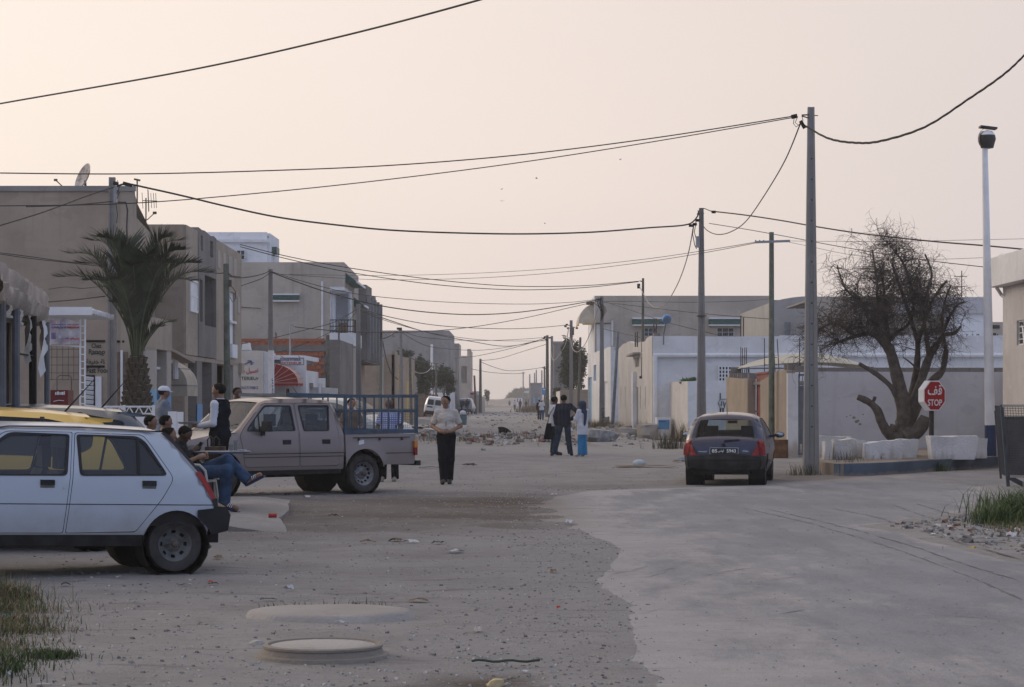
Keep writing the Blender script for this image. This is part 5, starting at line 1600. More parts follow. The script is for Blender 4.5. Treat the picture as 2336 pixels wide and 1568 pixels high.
# cables
def cable(label,pts,r=.02,pale=False,n=5,smooth_n=10,twist=False):
 q=[P(*p)for p in pts]
 out=[]
 k=len(q)
 for i in range(k-1):
  p0,p1_,p2_,p3_=q[max(i-1,0)],q[i],q[i+1],q[min(i+2,k-1)]
  for j in range(smooth_n):
   t=j/smooth_n
   out.append(.5*((2*p1_)+(p2_-p0)*t+(2*p0-5*p1_+4*p2_-p3_)*t*t+(3*p1_-p0-3*p2_+p3_)*t**3))
 out.append(q[-1])
 mb=MB()
 if twist:
  for ph in(0,2.1,4.2):
   L,pp=0,[]
   dens=[]
   for i in range(len(out)-1):
    m_=max(1,int((out[i+1]-out[i]).length/.12))
    dens+=[out[i].lerp(out[i+1],j/m_)for j in range(m_)]
   dens.append(out[-1])
   for i,p in enumerate(dens):
    a=ph+i*.75
    pp.append(p+Vector((0,math.cos(a),math.sin(a)))*r*.6)
   mb.tube(pp,r*.55,4,False)
 else:
  mb.tube(out,r,n)
 return tag(mb.build('overhead_cable',m_cablep if pale else m_cable,smooth=True),label,'cable','overhead cables')
cable('highest black cable sloping across the open sky over the street',[(-200,275,40),(0,237,37),(420,163,33),(760,88,30),(1095,0,27),(1400,-95,25)],.014)
cable('upper of two cables from the tall concrete pole to the far roof of the cafe',[(1812,265,50.8),(1500,314,50),(1200,352,49),(900,377,48),(600,390,47),(300,397,46),(0,395,45),(-200,391,44)],.013)
cable('lower of two cables from the tall concrete pole passing the cafe gable',[(1812,268,50.8),(1500,322,50),(1200,369,49),(900,408,48),(600,440,47),(300,464,46),(0,470,45),(-200,470,44)],.011)
cable('thick twisted cable hanging from the tall concrete pole up past the street lamp',[(1836,287,50.8),(1890,316,49),(1950,326,47.5),(2010,322,46),(2110,290,44),(2210,226,42),(2290,170,40),(2345,118,39),(2450,10,37)],.024,False,twist=True)
cable('cable looping down from the tall concrete pole to the pole behind the hatchback',[(1826,282,50.8),(1790,368,56),(1740,452,62),(1700,507,68),(1665,530,72),(1635,535,74),(1612,525,76),(1600,508,77.8)],.016)
cable('thick cable slung across the street from the cafe pole to the pole behind the hatchback',[(268,425,57.7),(290,420,58),(340,430,59),(420,448,60),(520,472,61.5),(640,497,63),(780,515,65),(900,526,67),(1050,532,69),(1200,534,71),(1350,530,73.5),(1480,520,76),(1560,514,77.3),(1584,503,77.8),(1597,482,78)],.026)
cable('cable from the pole behind the hatchback over the leafless tree to the white corner building',[(1622,482,78),(1700,491,76),(1780,503,74),(1860,517,71),(1950,531,69),(2050,543,66),(2150,553,64),(2250,561,62),(2345,570,60)],.022)
cable('thinner cable through the leafless tree crown to the street lamp',[(1618,510,78),(1700,523,76),(1800,541,73),(1900,560,70),(2000,577,67),(2120,595,64),(2250,610,62)],.012)
cable('fine wire from the wooden pole cross arm towards the white corner building',[(1800,550,68.3),(1900,551,68),(2050,551,67),(2200,548,66),(2345,545,65)],.006)
cable('fine slack wire from the wooden pole cross arm into the leafless tree',[(1800,553,68.3),(1850,563,68),(1920,578,67.5),(2000,588,67),(2120,592,66),(2250,588,65)],.006)
cable('fine wire from the cross arm across to the balcony house roof',[(1722,553,68.3),(1600,573,74),(1450,594,82),(1250,614,92),(1050,625,102),(850,629,112),(660,626,118)],.010)
cable('second fine wire from the cross arm over the street',[(1722,555,68.3),(1600,578,74),(1450,601,82),(1250,624,90),(1050,636,96),(850,638,100),(640,626,90)],.010)
cable('slack loop between the pole behind the hatchback and the thin pole on the cream house',[(1582,515,77.8),(1571,575,82),(1556,624,88),(1540,660,92),(1520,692,96),(1500,702,99),(1482,694,102),(1468,671,104),(1458,652,106)],.02,True)
cable('upper line from the thin pole to the corner of the shuttered house',[(1457,642,106),(1350,651,104),(1240,654,101),(1130,651,98),(980,637,94),(800,612,91),(660,586,89),(548,558,87)],.017)
cable('lower line from the thin pole to the wall of the shuttered house',[(1457,643,106),(1350,655,104),(1240,661,101),(1130,660,98),(980,648,94),(800,622,91),(660,592,89),(548,563,87)],.017)
cable('heavy line from the car wash pole to the CSS graffiti pole',[(620,622,89.8),(660,637,92),(730,662,97),(800,682,102),(880,700,107),(980,713,112),(1080,718,118),(1180,713,124),(1280,699,130),(1372,683,135)],.026)
cable('thin line above the heavy line from the car wash pole',[(620,620,89.8),(700,645,95),(790,667,101),(900,681,108),(1050,691,116),(1200,694,124),(1300,690,130),(1372,682,135)],.015)
cable('upper bundle between the green wooden pole and the car wash pole',[(520,630,71),(545,634,74),(575,631,80),(600,625,86),(616,618,90)],.022)
cable('lower bundle between the green wooden pole and the car wash pole',[(551,652,80),(580,642,84),(600,634,87),(616,622,90)],.018)
cable('line from the palm to the green wooden pole',[(455,620,70),(480,622,70.5),(500,624,71),(516,623,71),(530,630,71),(548,632,72)],.014)
cable('upper line rising to the pole at the balcony house corner',[(549,785,96),(620,772,101),(700,752,107),(760,736,112),(815,706,117)],.018)
cable('lower line rising to the pole at the balcony house corner',[(630,806,103),(690,786,107),(750,760,111),(790,737,114),(815,710,117)],.014)
cable('line from the balcony house pole to the two close concrete poles',[(821,707,117),(900,735,140),(980,760,165),(1080,780,190),(1160,790,210),(1245,775,228)],.03)
cable('line from the balcony house pole to the pole before the tan yard wall',[(821,705,117),(900,726,132),(1000,743,148),(1120,750,163),(1210,749,178),(1292,742,190)],.024)
cable('line from the balcony house pole across to the far brown house',[(821,710,117),(900,738,140),(1000,763,170),(1120,777,200),(1250,778,228)],.02)
cable('line from the bent steel pipe across to the CSS graffiti pole',[(672,746,104),(740,753,107),(850,759,112),(960,757,118),(1080,746,124),(1200,725,129),(1300,702,133),(1370,686,135)],.018)
cable('line from the lamp pole before the yellow shutter house to the two close poles',[(914,754,157),(960,769,172),(1040,776,188),(1120,777,204),(1190,774,216),(1245,770,228)],.022)
cable('sagging pair of lines low across the street towards the two close poles',[(918,760,157),(970,788,172),(1030,797,188),(1100,799,204),(1170,790,216),(1245,772,228)],.022)
cable('lower line from the far grey house to the two close poles',[(1037,818,262),(1090,812,255),(1150,799,246),(1200,786,237),(1246,770,228)],.03)
cable('line between the far dark pole and the two close concrete poles',[(1097,823,292),(1140,818,276),(1190,803,258),(1246,786,230)],.03)
cable('lowest line between the far dark pole and the blue sign pole',[(1097,826,292),(1130,839,300),(1160,846,310),(1200,844,325),(1241,838,340)],.035)
cable('long thin line low over the end of the street',[(1075,842,300),(1120,850,320),(1170,853,335),(1193,851,340)],.035)
cable('line dropping from the dark wooden pole to the yellow shutter house wall',[(873,778,152),(880,815,154),(892,850,156),(908,866,158)],.03)
cable('line joining the dark wooden pole and the lamp pole',[(870,774,152),(885,769,153),(900,760,155),(914,752,157)],.035)
cable('slack loop from the lamp pole to the short pole at the yellow door',[(918,780,157),(915,820,157.2),(905,850,157.6),(912,846,157),(925,832,156.5),(935,817,156)],.02,True)
cable('line from the short pole to the trees before the grey house',[(936,817,156),(960,825,190),(1000,830,214)],.03)
cable('pale loop hanging in front of the dark trees',[(946,848,200),(958,852,202),(975,848,206),(990,832,213)],.04,True)
cable('slack loop between the CSS graffiti pole and the pole before the tan yard wall',[(1365,700,134.8),(1352,745,150),(1335,785,165),(1318,803,178),(1306,795,186),(1301,770,189.6)],.03,True)
cable('slack loop between the pole before the tan yard wall and the two close poles',[(1297,750,189.6),(1290,785,200),(1276,810,215),(1264,822,228),(1258,812,234),(1257,790,235)],.035,True)
cable('line over the cream house from the CSS graffiti pole to the corner house roof',[(1378,690,134.8),(1440,697,125),(1540,709,115),(1640,719,108),(1755,728,100)],.017)
cable('second line from the CSS graffiti pole across the villa',[(1378,688,134.8),(1460,688,140),(1580,690,145),(1700,687,150),(1756,682,155)],.014)
cable('line slanting down across the beige villa to the roof lamp',[(1384,690,134.8),(1430,705,125),(1480,722,115),(1530,738,105),(1640,765,100)],.014)
cable('short line from the CSS graffiti pole to the cream house roof poles',[(1376,750,134.8),(1400,756,128),(1430,763,120),(1460,770,110)],.02)
cable('cable down the cream front of the white corner house',[(1485,772,99.5),(1482,800,101),(1478,840,103),(1473,868,104.5),(1470,862,105)],.02)
cable('oblique line from the cafe pole down past the kiosk',[(258,428,57.6),(200,447,56),(100,484,53),(0,515,50),(-80,540,48)],.017)
cable('line from the cafe pole over the gable towards the kiosk',[(256,460,57.6),(180,467,56),(120,470,54),(60,472,52)],.015)
cable('faint upper line across the gable behind the palm fronds',[(0,577,61.5),(70,586,61.6),(160,598,61.7),(260,606,61.8)],.011)
cable('faint lower line across the gable behind the palm fronds',[(0,580,61.5),(70,590,61.6),(160,600,61.7),(260,611,61.8)],.011)
cable('black line from the kiosk roof to the palm',[(108,689,40),(150,686,45),(200,681,50),(240,676,54)],.013)
cable('thin pair of slack lines between the kiosk and the cafe gable',[(112,660,40),(150,655,46),(190,658,52),(235,653,58)],.009)
# planter, blocks, tree
m_kblue=plaster('kerb_blue',(.095,.125,.165),stain=(.8,.75,.7),amount=.6,var=.25,foot=(.24,.21,.18),foot_h=.12)
kb=[G(1915,1087).to_2d(),G(1990,1085).to_2d(),G(2060,1081).to_2d(),G(2130,1076).to_2d(),G(2210,1071).to_2d(),G(2290,1066.5).to_2d()]
kb=[(p.x,p.y)for p in kb]+[(13.4,66.2),(8.9,66.2),(7.05,51.6)]
pf=MB().prism(kb,-.05,.268).build('planting_platform',M('platform_soil',(.22,.19,.16),.95,.25,2,.5,12),kind='structure')
kt=thing('kerb','raised blue painted kerb round the corner plot with the leafless tree','kerb',(kb[2][0],kb[2][1],0))
mb=MB()
for i in range(5):
 a,b_=Vector(kb[i]),Vector(kb[i+1])
 n_=Vector(((b_-a).y,-(b_-a).x)).normalized()
 if i==0:
  a=a+(a-b_)*.02
 pa=[a+n_*.012,b_+n_*.012,b_-n_*.16,a-n_*.16]
 MB().prism([tuple(p)for p in pa],-.05,.275-.003*(i%2)).build('kerb_stone',m_kblue,kt)
a,b_=Vector(kb[0]),Vector(kb[8])
n_=Vector(((a-b_).y,-(a-b_).x)).normalized()
MB().prism([tuple(a+n_*.03),tuple(a-n_*.1),tuple(b_-n_*.1),tuple(b_+n_*.03)],-.05,.272).build('bare_kerb_stone',plaster('bare_kerb',(.25,.21,.175),amount=.5,var=.2),kt)
def lump(name,label,pix,Y,depth,mat,taper=.0,seed=0,z0=.268,group=None):
 x0,x1,yt0,yt1=pix
 X0,X1=P(x0,0,Y).x,P(x1,0,Y).x
 z1a,z1b=P(0,yt0,Y).z,P(0,yt1,Y).z
 t=MB()
 nx,nz,ny=7,4,3
 def pt(u,v,w):
  h=lerp(z1a,z1b,u)
  z=lerp(z0,h,v)
  xx=lerp(X0,X1,u)
  c_=(X0+X1)/2
  xx=c_+(xx-c_)*(1-taper*(1-v))
  yy_=Y+depth*w
  q_=noise.noise_vector(Vector((xx*3+seed,yy_*3,z*3)))*.035+noise.noise_vector(Vector((xx*11,yy_*11+seed,z*11)))*.01
  return(xx+q_.x,yy_+q_.y,z+q_.z*(v>0))
 def sheet(fn,a_,b2):
  o=len(t.v)
  for i in range(a_+1):
   for j in range(b2+1):
    t.v.append(fn(i/a_,j/b2))
  for i in range(a_):
   for j in range(b2):
    k=o+i*(b2+1)+j
    t.f.append((k,k+b2+1,k+b2+2,k+1))
 sheet(lambda u,v:pt(u,v,0),nx,nz);sheet(lambda u,v:pt(1-u,v,1),nx,nz)
 sheet(lambda u,v:pt(0,v,1-u),ny,nz);sheet(lambda u,v:pt(1,v,u),ny,nz);sheet(lambda u,v:pt(u,1,v),nx,ny)
 return tag(t.build(name,mat,smooth=True,angle=50),label,'concrete block',group)
gB='whitewashed blocks on the blue kerb'
m_lime=plaster('rough_limewash',(.56,.555,.555),stain=(.5,.45,.4),amount=.7,var=.15,bump=.9,foot=(.33,.29,.25),foot_h=.8)
m_flake=plaster('flaking_limewash',(.66,.67,.70),stain=(.55,.5,.45),amount=.6,var=.1,bump=.9,foot=(.36,.33,.29),foot_h=.62)
lump('whitewashed_block','low wide dirty block behind the others nearest the concrete pole',(1868,1948,995,998),56.2,.5,m_lime,0,3,.26,gB)
lump('whitewashed_block','narrow chipped block next to the concrete pole',(1881,1897,1008,1008),53.4,.4,m_lime,0,5,.26,gB)
lump('whitewashed_block','stained pale block left of the cream sided one, weeds at its foot',(1901,1945,1005,1002),53.6,.5,m_lime,.05,7,.26,gB)
lump('whitewashed_block','pale block with a weathered side touching the bright white blocks',(1938,1974,1000,1006),54.4,.6,m_lime,.05,9,.26,gB)
lump('whitewashed_block','bright white block in front of the leafless tree, lower of that pair',(1971,2012,1013,1008),54.0,.6,m_flake,.1,11,.26,gB)
lump('whitewashed_block','bright white block with a sharp corner under the tree trunk',(2009,2058,1008,1003),54.0,.7,m_flake,.05,13,.26,gB)
lump('whitewashed_block','bright white block just behind the corner one, under the leafless tree',(2052,2095,1003,1003),55.2,.7,m_flake,.12,15,.26,gB)
lump('whitewashed_block','largest white block, trough shaped, below the stop sign',(2123,2232,996,995),53.9,.7,m_flake,.13,17,.26,gB)
lump('whitewashed_block','small white block tucked behind the trough shaped one beside the street lamp',(2222,2253,1000,1001),55.0,.5,m_flake,.16,19,.26,gB)
bt=thing('bare_tree','leafless tree with a dense crown of curling twigs and sawn off stumps','tree',(P(2066,0,57.5).x,57.5,.26))
m_bark=M('grey_bark',(.105,.088,.075),.95,.3,7,.9,25)
m_twig=M('dry_twigs',(.10,.084,.074),.95,.3,3,0)
m_cut=M('sawn_wood',(.26,.22,.17),.9,.2,8,.3)
rt=random.Random(5)
YT=57.5
def limb(pix,r0,r1,name='limb',parent=bt,cut=False,n=10):
 pts=[P(x,y,YT+d_)for x,y,d_ in pix]
 out=[]
 k=len(pts)
 for i in range(k-1):
  p0,pa,pb,p3_=pts[max(i-1,0)],pts[i],pts[i+1],pts[min(i+2,k-1)]
  for j in range(8):
   t=j/8
   out.append(.5*((2*pa)+(pb-p0)*t+(2*p0-5*pa+4*pb-p3_)*t*t+(3*pa-p0-3*pb+p3_)*t**3))
 out.append(pts[-1])
 m_=len(out)
 rs=[lerp(r0,r1,(i/(m_-1))**.8)*(1+.22*noise.noise(out[i]*3.1)+.10*noise.noise(out[i]*9))for i in range(m_)]
 mb=MB().tube(out,rs,n)
 o=mb.build(name,m_bark,parent,smooth=True,angle=60)
 if cut:
  d_=(out[-1]-out[-2]).normalized()
  MB().tube([out[-1]-d_*.01,out[-1]+d_*.012],r1*.96,n).build('sawn_end',m_cut,o)
 return out,rs
def twig_path(p,d,L,r,nseg,curl,droop):
 pts,rs=[Vector(p)],[r]
 d=Vector(d).normalized()
 ax=Vector((rt.uniform(-1,1),rt.uniform(-1,1),rt.uniform(-1,1))).normalized()
 for i in range(nseg):
  d=(Matrix.Rotation(curl*rt.uniform(.5,1.4),3,ax)@d+Vector((0,0,-droop))).normalized()
  pts.append(pts[-1]+d*(L/nseg))
  rs.append(r*(1-.75*(i+1)/nseg))
 return pts,rs
tr=MB()
base=[(2055,1040,0),(2062,1005,0)]
trunk_pts,_=limb([(2060,1045,0),(2062,1000,0),(2063,960,.05)],.36,.25,'trunk',n=14)
mains=[]
mains.append(limb([(2056,990,0),(2062,950,-.1),(2057,905,-.1),(2044,850,-.1),(2030,800,-.1),(2008,770,-.15)],.22,.12))
mains.append(limb([(2066,985,.1),(2075,940,.1),(2092,900,.1),(2106,855,.15),(2120,815,.2),(2138,785,.2)],.16,.09))
mains.append(limb([(2070,990,.2),(2085,945,.2),(2106,900,.3),(2128,868,.35),(2150,845,.4),(2158,800,.45)],.14,.07))
mains.append(limb([(2062,990,.3),(2072,935,.35),(2084,880,.4),(2092,830,.4),(2094,780,.45)],.13,.07))
limb([(2066,1000,-.15),(2092,985,-.18),(2106,965,-.2),(2112,952,-.2)],.24,.15,'stump',cut=True)
limb([(2052,1003,-.1),(2028,990,-.15),(2012,965,-.2),(2002,938,-.25),(1988,922,-.25),(1972,912,-.3),(1956,906,-.3)],.16,.075,'stump',cut=True)
limb([(2040,990,-.1),(2036,978,-.2),(2038,970,-.2)],.10,.08,'stump',cut=True)
limb([(2060,935,-.1),(2046,905,-.15),(2030,880,-.2),(2005,858,-.25),(1985,845,-.3),(1960,830,-.3)],.085,.05,'stump',cut=True)
limb([(1988,924,-.25),(1994,912,-.27),(1996,906,-.27)],.05,.045,'stump',cut=True)
for pix,r in(([(2012,775,-.1),(1985,762,.1),(1950,768,.2),(1915,780,.3)],.085),([(2008,770,-.1),(1995,735,-.3),(1975,700,-.4),(1950,670,-.5)],.07),([(2020,785,-.1),(2045,760,.2),(2070,742,.4),(2085,710,.5)],.07),([(2030,800,-.1),(2022,750,.4),(2020,690,.6),(2010,620,.6)],.07),([(2138,785,.2),(2155,765,.3),(2178,760,.3),(2192,745,.3)],.07),([(2120,815,.2),(2112,760,-.2),(2105,700,-.4),(2098,640,-.5)],.07),([(2094,780,.4),(2075,720,.6),(2055,660,.7),(2035,600,.6)],.065),([(2094,785,.4),(2110,730,.9),(2130,680,1.0),(2160,640,1.0)],.06),([(2158,800,.45),(2150,740,-.3),(2155,690,-.5),(2170,650,-.6)],.05),([(2106,855,.1),(2080,830,-.5),(2060,815,-.6)],.035),([(2150,760,.3),(2168,720,.2),(2185,695,.1),(2200,690,0)],.05),([(1995,740,-.3),(2000,690,-.6),(2000,640,-.7),(1990,570,-.6)],.055),([(2085,715,.5),(2080,660,.3),(2060,600,.1),(2030,560,0)],.05),([(1950,768,.2),(1920,745,.1),(1890,740,0),(1865,755,0)],.05),([(1960,690,-.4),(1930,660,-.5),(1915,625,-.5),(1910,605,-.5)],.035),([(2105,700,-.4),(2120,650,-.6),(2125,620,-.6),(2110,580,-.6)],.045)):
 mains.append(limb(pix,r,r*.45,n=7))
lobes=[((2030,640,0),95,108,1.05),((2120,690,.1),82,75,1.0),((1945,735,0),82,80,.95),((2040,740,0),110,70,1.1),((1905,655,-.3),42,50,.4),((2150,790,.2),52,55,.6),((1868,795,.2),36,42,.5),((2080,560,0),40,45,.3)]
def lobe_point():
 w=[.28,.2,.15,.19,.02,.07,.08,.01]
 c_,rx,rz_,ry=rt.choices(lobes,w)[0]
 while True:
  u=Vector((rt.uniform(-1,1),rt.uniform(-1,1),rt.uniform(-1,1)))
  if u.length<1:
   break
 return P(c_[0]+u.x*rx,c_[1]+u.z*rz_,YT+c_[2]+u.y*ry*1.1)
segs=[(p,r)for pts,rs in mains for p,r in zip(pts,rs)]
mid=MB();fine=MB()
sp=np.array([tuple(p)for p,r in segs])
for _ in range(350):
 tgt=lobe_point()
 i=int(np.argmin(((sp-np.array(tgt))**2).sum(1)))
 p0,r0=segs[i]
 d=(tgt-p0)
 L=d.length*rt.uniform(.9,1.2)+.1
 pts,rs=twig_path(p0,d+Vector((0,0,.25)),L,min(.016,r0*.45),6,.22,.02)
 mid.tube(pts,rs,4,False)
 for _ in range(rt.randint(6,9)):
  j=rt.randint(1,6)
  q_=pts[j]
  dd=Vector((rt.gauss(0,1),rt.gauss(0,1),rt.gauss(.35,.8)))
  p2_,r2_=twig_path(q_,dd,rt.uniform(.35,.75),.0062,6,.38,.07)
  fine.tube(p2_,r2_,3,False)
  for _ in range(rt.randint(2,4)):
   jj=rt.randint(1,5)
   d3=(p2_[min(jj+1,6)]-p2_[jj]).normalized()+Vector((rt.gauss(0,.7),rt.gauss(0,.7),rt.gauss(0,.6)))
   p3_,r3_=twig_path(p2_[jj],d3,rt.uniform(.2,.5),.0042,5,.46,.09)
   fine.tube(p3_,r3_,3,False)
mid.build('branches',m_bark,bt,kind='stuff')
fine.build('twigs',m_twig,bt,kind='stuff')
# date palm
pt_=thing('palm_tree','young date palm with arching green fronds and a trunk of cut leaf stubs','palm tree',(P(313,0,54).x,54,.15))
cx0=P(313,0,54).x
m_ptrunk=M('palm_fibre',(.075,.058,.042),.95,.35,9,.8,30)
m_boot=M('palm_stub',(.13,.105,.075),.9,.3,8,.4)
m_bootc=M('palm_stub_cut',(.33,.28,.21),.9,.2,8,.3)
m_leaf=M('palm_leaflet',(.034,.056,.030),.6,.35,3,.1)
m_leaf2=M('palm_leaflet_grey',(.055,.07,.045),.6,.35,3,.1)
m_rib=M('palm_rib',(.10,.115,.06),.6,.2,3,.1)
prof=[(.34,.1),(.36,.6),(.35,1.1),(.32,1.6),(.25,2.1),(.19,2.5),(.17,2.75)]
MB().lathe([(r*(1+.06*math.sin(i*2.2)),z)for i,(r,z)in enumerate(prof)],(cx0,54,0),14).build('trunk',m_ptrunk,pt_,smooth=True)
boot=MB().add([(-.055,0,0),(.055,0,0),(.04,-.07,.17),(-.04,-.07,.17),(-.045,.05,0),(.045,.05,0),(.03,-.015,.18),(-.03,-.015,.18)],[(0,1,2,3),(3,2,6,7),(1,5,6,2),(4,0,3,7)]).mesh('leaf_stub')
boot.materials.append(m_boot);boot.materials.append(m_bootc)
boot.polygons[1].material_index=1
for r_ in range(17):
 z=.35+r_*.135
 R0=np.interp(z,[q[1]for q in prof],[q[0]for q in prof])
 nb_=11 if r_<10 else 9
 for k in range(nb_):
  a=2*math.pi*(k+.5*(r_%2))/nb_+rt.uniform(-.1,.1)
  o=link('leaf_stub',boot,None,pt_)
  o.matrix_parent_inverse=Matrix.Translation(-Vector(pt_.location))
  o.location=(cx0+math.sin(a)*(R0-.01),54-math.cos(a)*(R0-.01),z)
  o.rotation_euler=(0,rt.uniform(-.15,.15),a)
  s_=rt.uniform(.8,1.25);o.scale=(s_,s_,s_)
def frond(pts,nleaf=44,Lmax=.55,name='frond',vee=.5,bare=.28):
 pts=[Vector(p)for p in pts]
 out=[]
 k=len(pts)
 for i in range(k-1):
  p0,pa,pb,p3_=pts[max(i-1,0)],pts[i],pts[i+1],pts[min(i+2,k-1)]
  for j in range(6):
   t=j/6
   out.append(.5*((2*pa)+(pb-p0)*t+(2*p0-5*pa+4*pb-p3_)*t*t+(3*pa-p0-3*pb+p3_)*t**3))
 out.append(pts[-1])
 m_=len(out)-1
 fr_=MB().tube(out,[lerp(.028,.005,i/m_)for i in range(m_+1)],5).build(name,m_rib,pt_)
 lf=MB()
 for i in range(nleaf):
  t=bare+(1-bare)*i/nleaf
  q_=t*m_;a=min(int(q_),m_-1)
  p=out[a].lerp(out[a+1],q_-a)
  d=(out[a+1]-out[a]).normalized()
  side=d.cross(Vector((0,0,1)))
  if side.length<.1:
   side=Vector((1,0,0))
  side.normalize()
  up=side.cross(d).normalized()
  s_=math.sin(math.pi*min(1,(t-bare)/(1-bare)*.85+.12))
  L=Lmax*max(.35,s_**.5)*rt.uniform(.85,1.1)
  for sg in(-1,1):
   dr_=(d*rt.uniform(.75,1.05)+side*sg*rt.uniform(.6,.8)+up*rt.uniform(.15,vee)).normalized()
   tip=p+dr_*L+Vector((0,0,-rt.uniform(0,.22)*L))
   w=dr_.cross(up).normalized()*.019
   b1_=p.lerp(tip,.35)
   lf.add([p-w*.5,p+w*.5,b1_+w*1.1,tip,b1_-w*1.1],[(0,1,2,4),(4,2,3)])
 lf.build('leaflets',rt.choice([m_leaf,m_leaf,m_leaf2]),fr_)
top=Vector((cx0,54,2.7))
FR=[(130,632,-.5),(155,578,.7),(182,600,-.2),(205,548,.1),(225,541,-.8),(245,548,.6),(270,560,-.4),(292,548,.9),(335,585,-1.0),(362,572,.5),(385,540,-.2),(412,548,.5),(420,570,-.6),(482,622,.1),(455,600,-.4),(440,640,.9),(190,640,-1.1),(235,590,1.1),(400,600,-1.2),(300,606,-1.4),(345,618,1.2),(250,640,-1.6),(430,600,1.2)]
for x,y,dy in FR:
 tip=P(x,y,54+dy)
 d=tip-top
 horiz=Vector((d.x,d.y,0))
 mid1=top+horiz*.17+Vector((0,0,d.z*.40+.12))
 mid2=top+horiz*.58+Vector((0,0,d.z*.86+.20*min(1,horiz.length)))
 end=tip
 frond([top+Vector((horiz.x*.05,horiz.y*.05,-.15)),mid1,mid2,end],74,.62,bare=.27)
for x,y,dy in((395,735,.2),(255,690,-.3),(372,745,-.2),(300,700,.5),(238,655,.4),(368,690,.6)):
 tip=P(x,y,54+dy)
 d=tip-top
 frond([top+Vector((0,0,-.15)),top+Vector((d.x*.3,d.y*.3,d.z*.5)),top+Vector((d.x*.7,d.y*.7,d.z*.95)),tip],26,.38,bare=.35)
 # leafy trees and bushes
def leafy(name,label,cat,pixbox,Y,n,leaf,mats,seed,trunk=True,group=None,depth=None):
 r_=random.Random(seed)
 x0,x1,y0,y1=pixbox
 A_,B_=P(x0,y1,Y),P(x1,y0,Y)
 c_=(A_+B_)/2
 hx,hz=(B_.x-A_.x)/2,(B_.z-A_.z)/2
 hy=depth or hx*.9
 t=thing(name,label,cat,(c_.x,Y,0),group)
 lob=[(Vector((r_.uniform(-.55,.55),r_.uniform(-.55,.55),r_.uniform(-.5,.5))),r_.uniform(.35,.55))for _ in range(9)]
 mbs=[MB()for _ in mats]
 for i in range(n):
  o_,rr_=r_.choice(lob)
  u=Vector((r_.gauss(0,1),r_.gauss(0,1),r_.gauss(0,1))).normalized()*(rr_*r_.uniform(.55,1.05))
  u=o_+u
  u+=noise.noise_vector(u*3+Vector((seed,0,0)))*.26
  if r_.random()<.14:
   u*=r_.uniform(1.0,1.22)
  p=c_+Vector((u.x*hx,u.y*hy,u.z*hz))
  if p.z<.15:
   continue
  a=Vector((r_.gauss(0,1),r_.gauss(0,1),r_.gauss(0,.7))).normalized()*leaf*r_.uniform(.5,1.3)
  b2=a.orthogonal().normalized()*leaf*r_.uniform(.25,.6)
  b2=Matrix.Rotation(r_.uniform(0,6),3,a.normalized())@b2
  k_=min(len(mats)-1,int((noise.noise(u*2.2+Vector((0,seed,0)))+.6)*len(mats)*.8))if len(mats)>1 else 0
  mbs[max(0,k_)].add([p-a,p+b2*.8,p+a,p-b2*.8],[(0,1,2,3)])
 for m_,b_ in zip(mats,mbs):
  if b_.v:
   b_.build('crown',m_,t)
 if trunk:
  z1=max(c_.z-hz*.3,.8)
  MB().tube([(c_.x,Y,-.1),(c_.x+.1,Y,z1*.5),(c_.x,Y,z1)],[hx*.07,hx*.055,hx*.04],7).build('trunk',m_bark,t)
  for k in range(4):
   a=k*1.6
   MB().tube([(c_.x,Y,z1*.6),(c_.x+math.cos(a)*hx*.3,Y+math.sin(a)*hx*.3,c_.z),(c_.x+math.cos(a)*hx*.6,Y+math.sin(a)*hx*.6,c_.z+hz*.4)],[hx*.035,hx*.02,.02],5).build('limb',m_bark,t)
 return t
g1=M('leaf_dark',(.030,.045,.026),.7,.3,1,0);g2=M('leaf_mid',(.045,.066,.034),.7,.3,1,0);g3=M('leaf_grey',(.060,.075,.052),.75,.3,1,0)
leafy('leafy_tree','dense dark green tree in front of the grey cement house','tree',(944,1000,806,915),226,5200,.20,[g1,g2],1)
leafy('leafy_tree','round grey green tree beside the grey house corner behind the van','tree',(985,1040,824,905),230,4600,.20,[g1,g2,g3],2)
leafy('leafy_tree','tall dark green tree behind the tan yard wall on the east side','tree',(1268,1346,772,905),208,8000,.19,[g1,g2],3)
leafy('bush','small bush showing on the roof line before the grey house','bush',(905,945,795,822),210,900,.16,[g2,g3],4,False)
leafy('leafy_tree','pale distant tree standing alone at the end of the street','tree',(1104,1118,889,915),520,900,.22,[g2,g3],5)
leafy('leafy_tree','small roadside tree over the fence before the brown house','tree',(1262,1284,880,920),214,900,.15,[g2,g3],6)
leafy('garden_plant','bright green broad leaves showing over the white garden wall','plant',(1549,1590,859,880),94.5,420,.085,[M('leaf_bright',(.05,.12,.03),.5,.3,2,0)],7,False)
mb=MB();r_=random.Random(9)
for i in range(5200):
 t=r_.random()
 x=lerp(1158,1216,t);hgt=26*math.sin(math.pi*min(1,t*.8+.04))**.7+4
 y=920-hgt*r_.random()**.6
 p=P(x,y,1120+r_.uniform(-28,28))
 a=Vector((r_.gauss(0,1),r_.gauss(0,1),r_.gauss(0,1)))*.8
 b2=a.orthogonal().normalized()*.65
 mb.add([p-a,p+b2,p+a,p-b2],[(0,1,2,3)])
mb.build('distant_treeline',g2,kind='stuff')
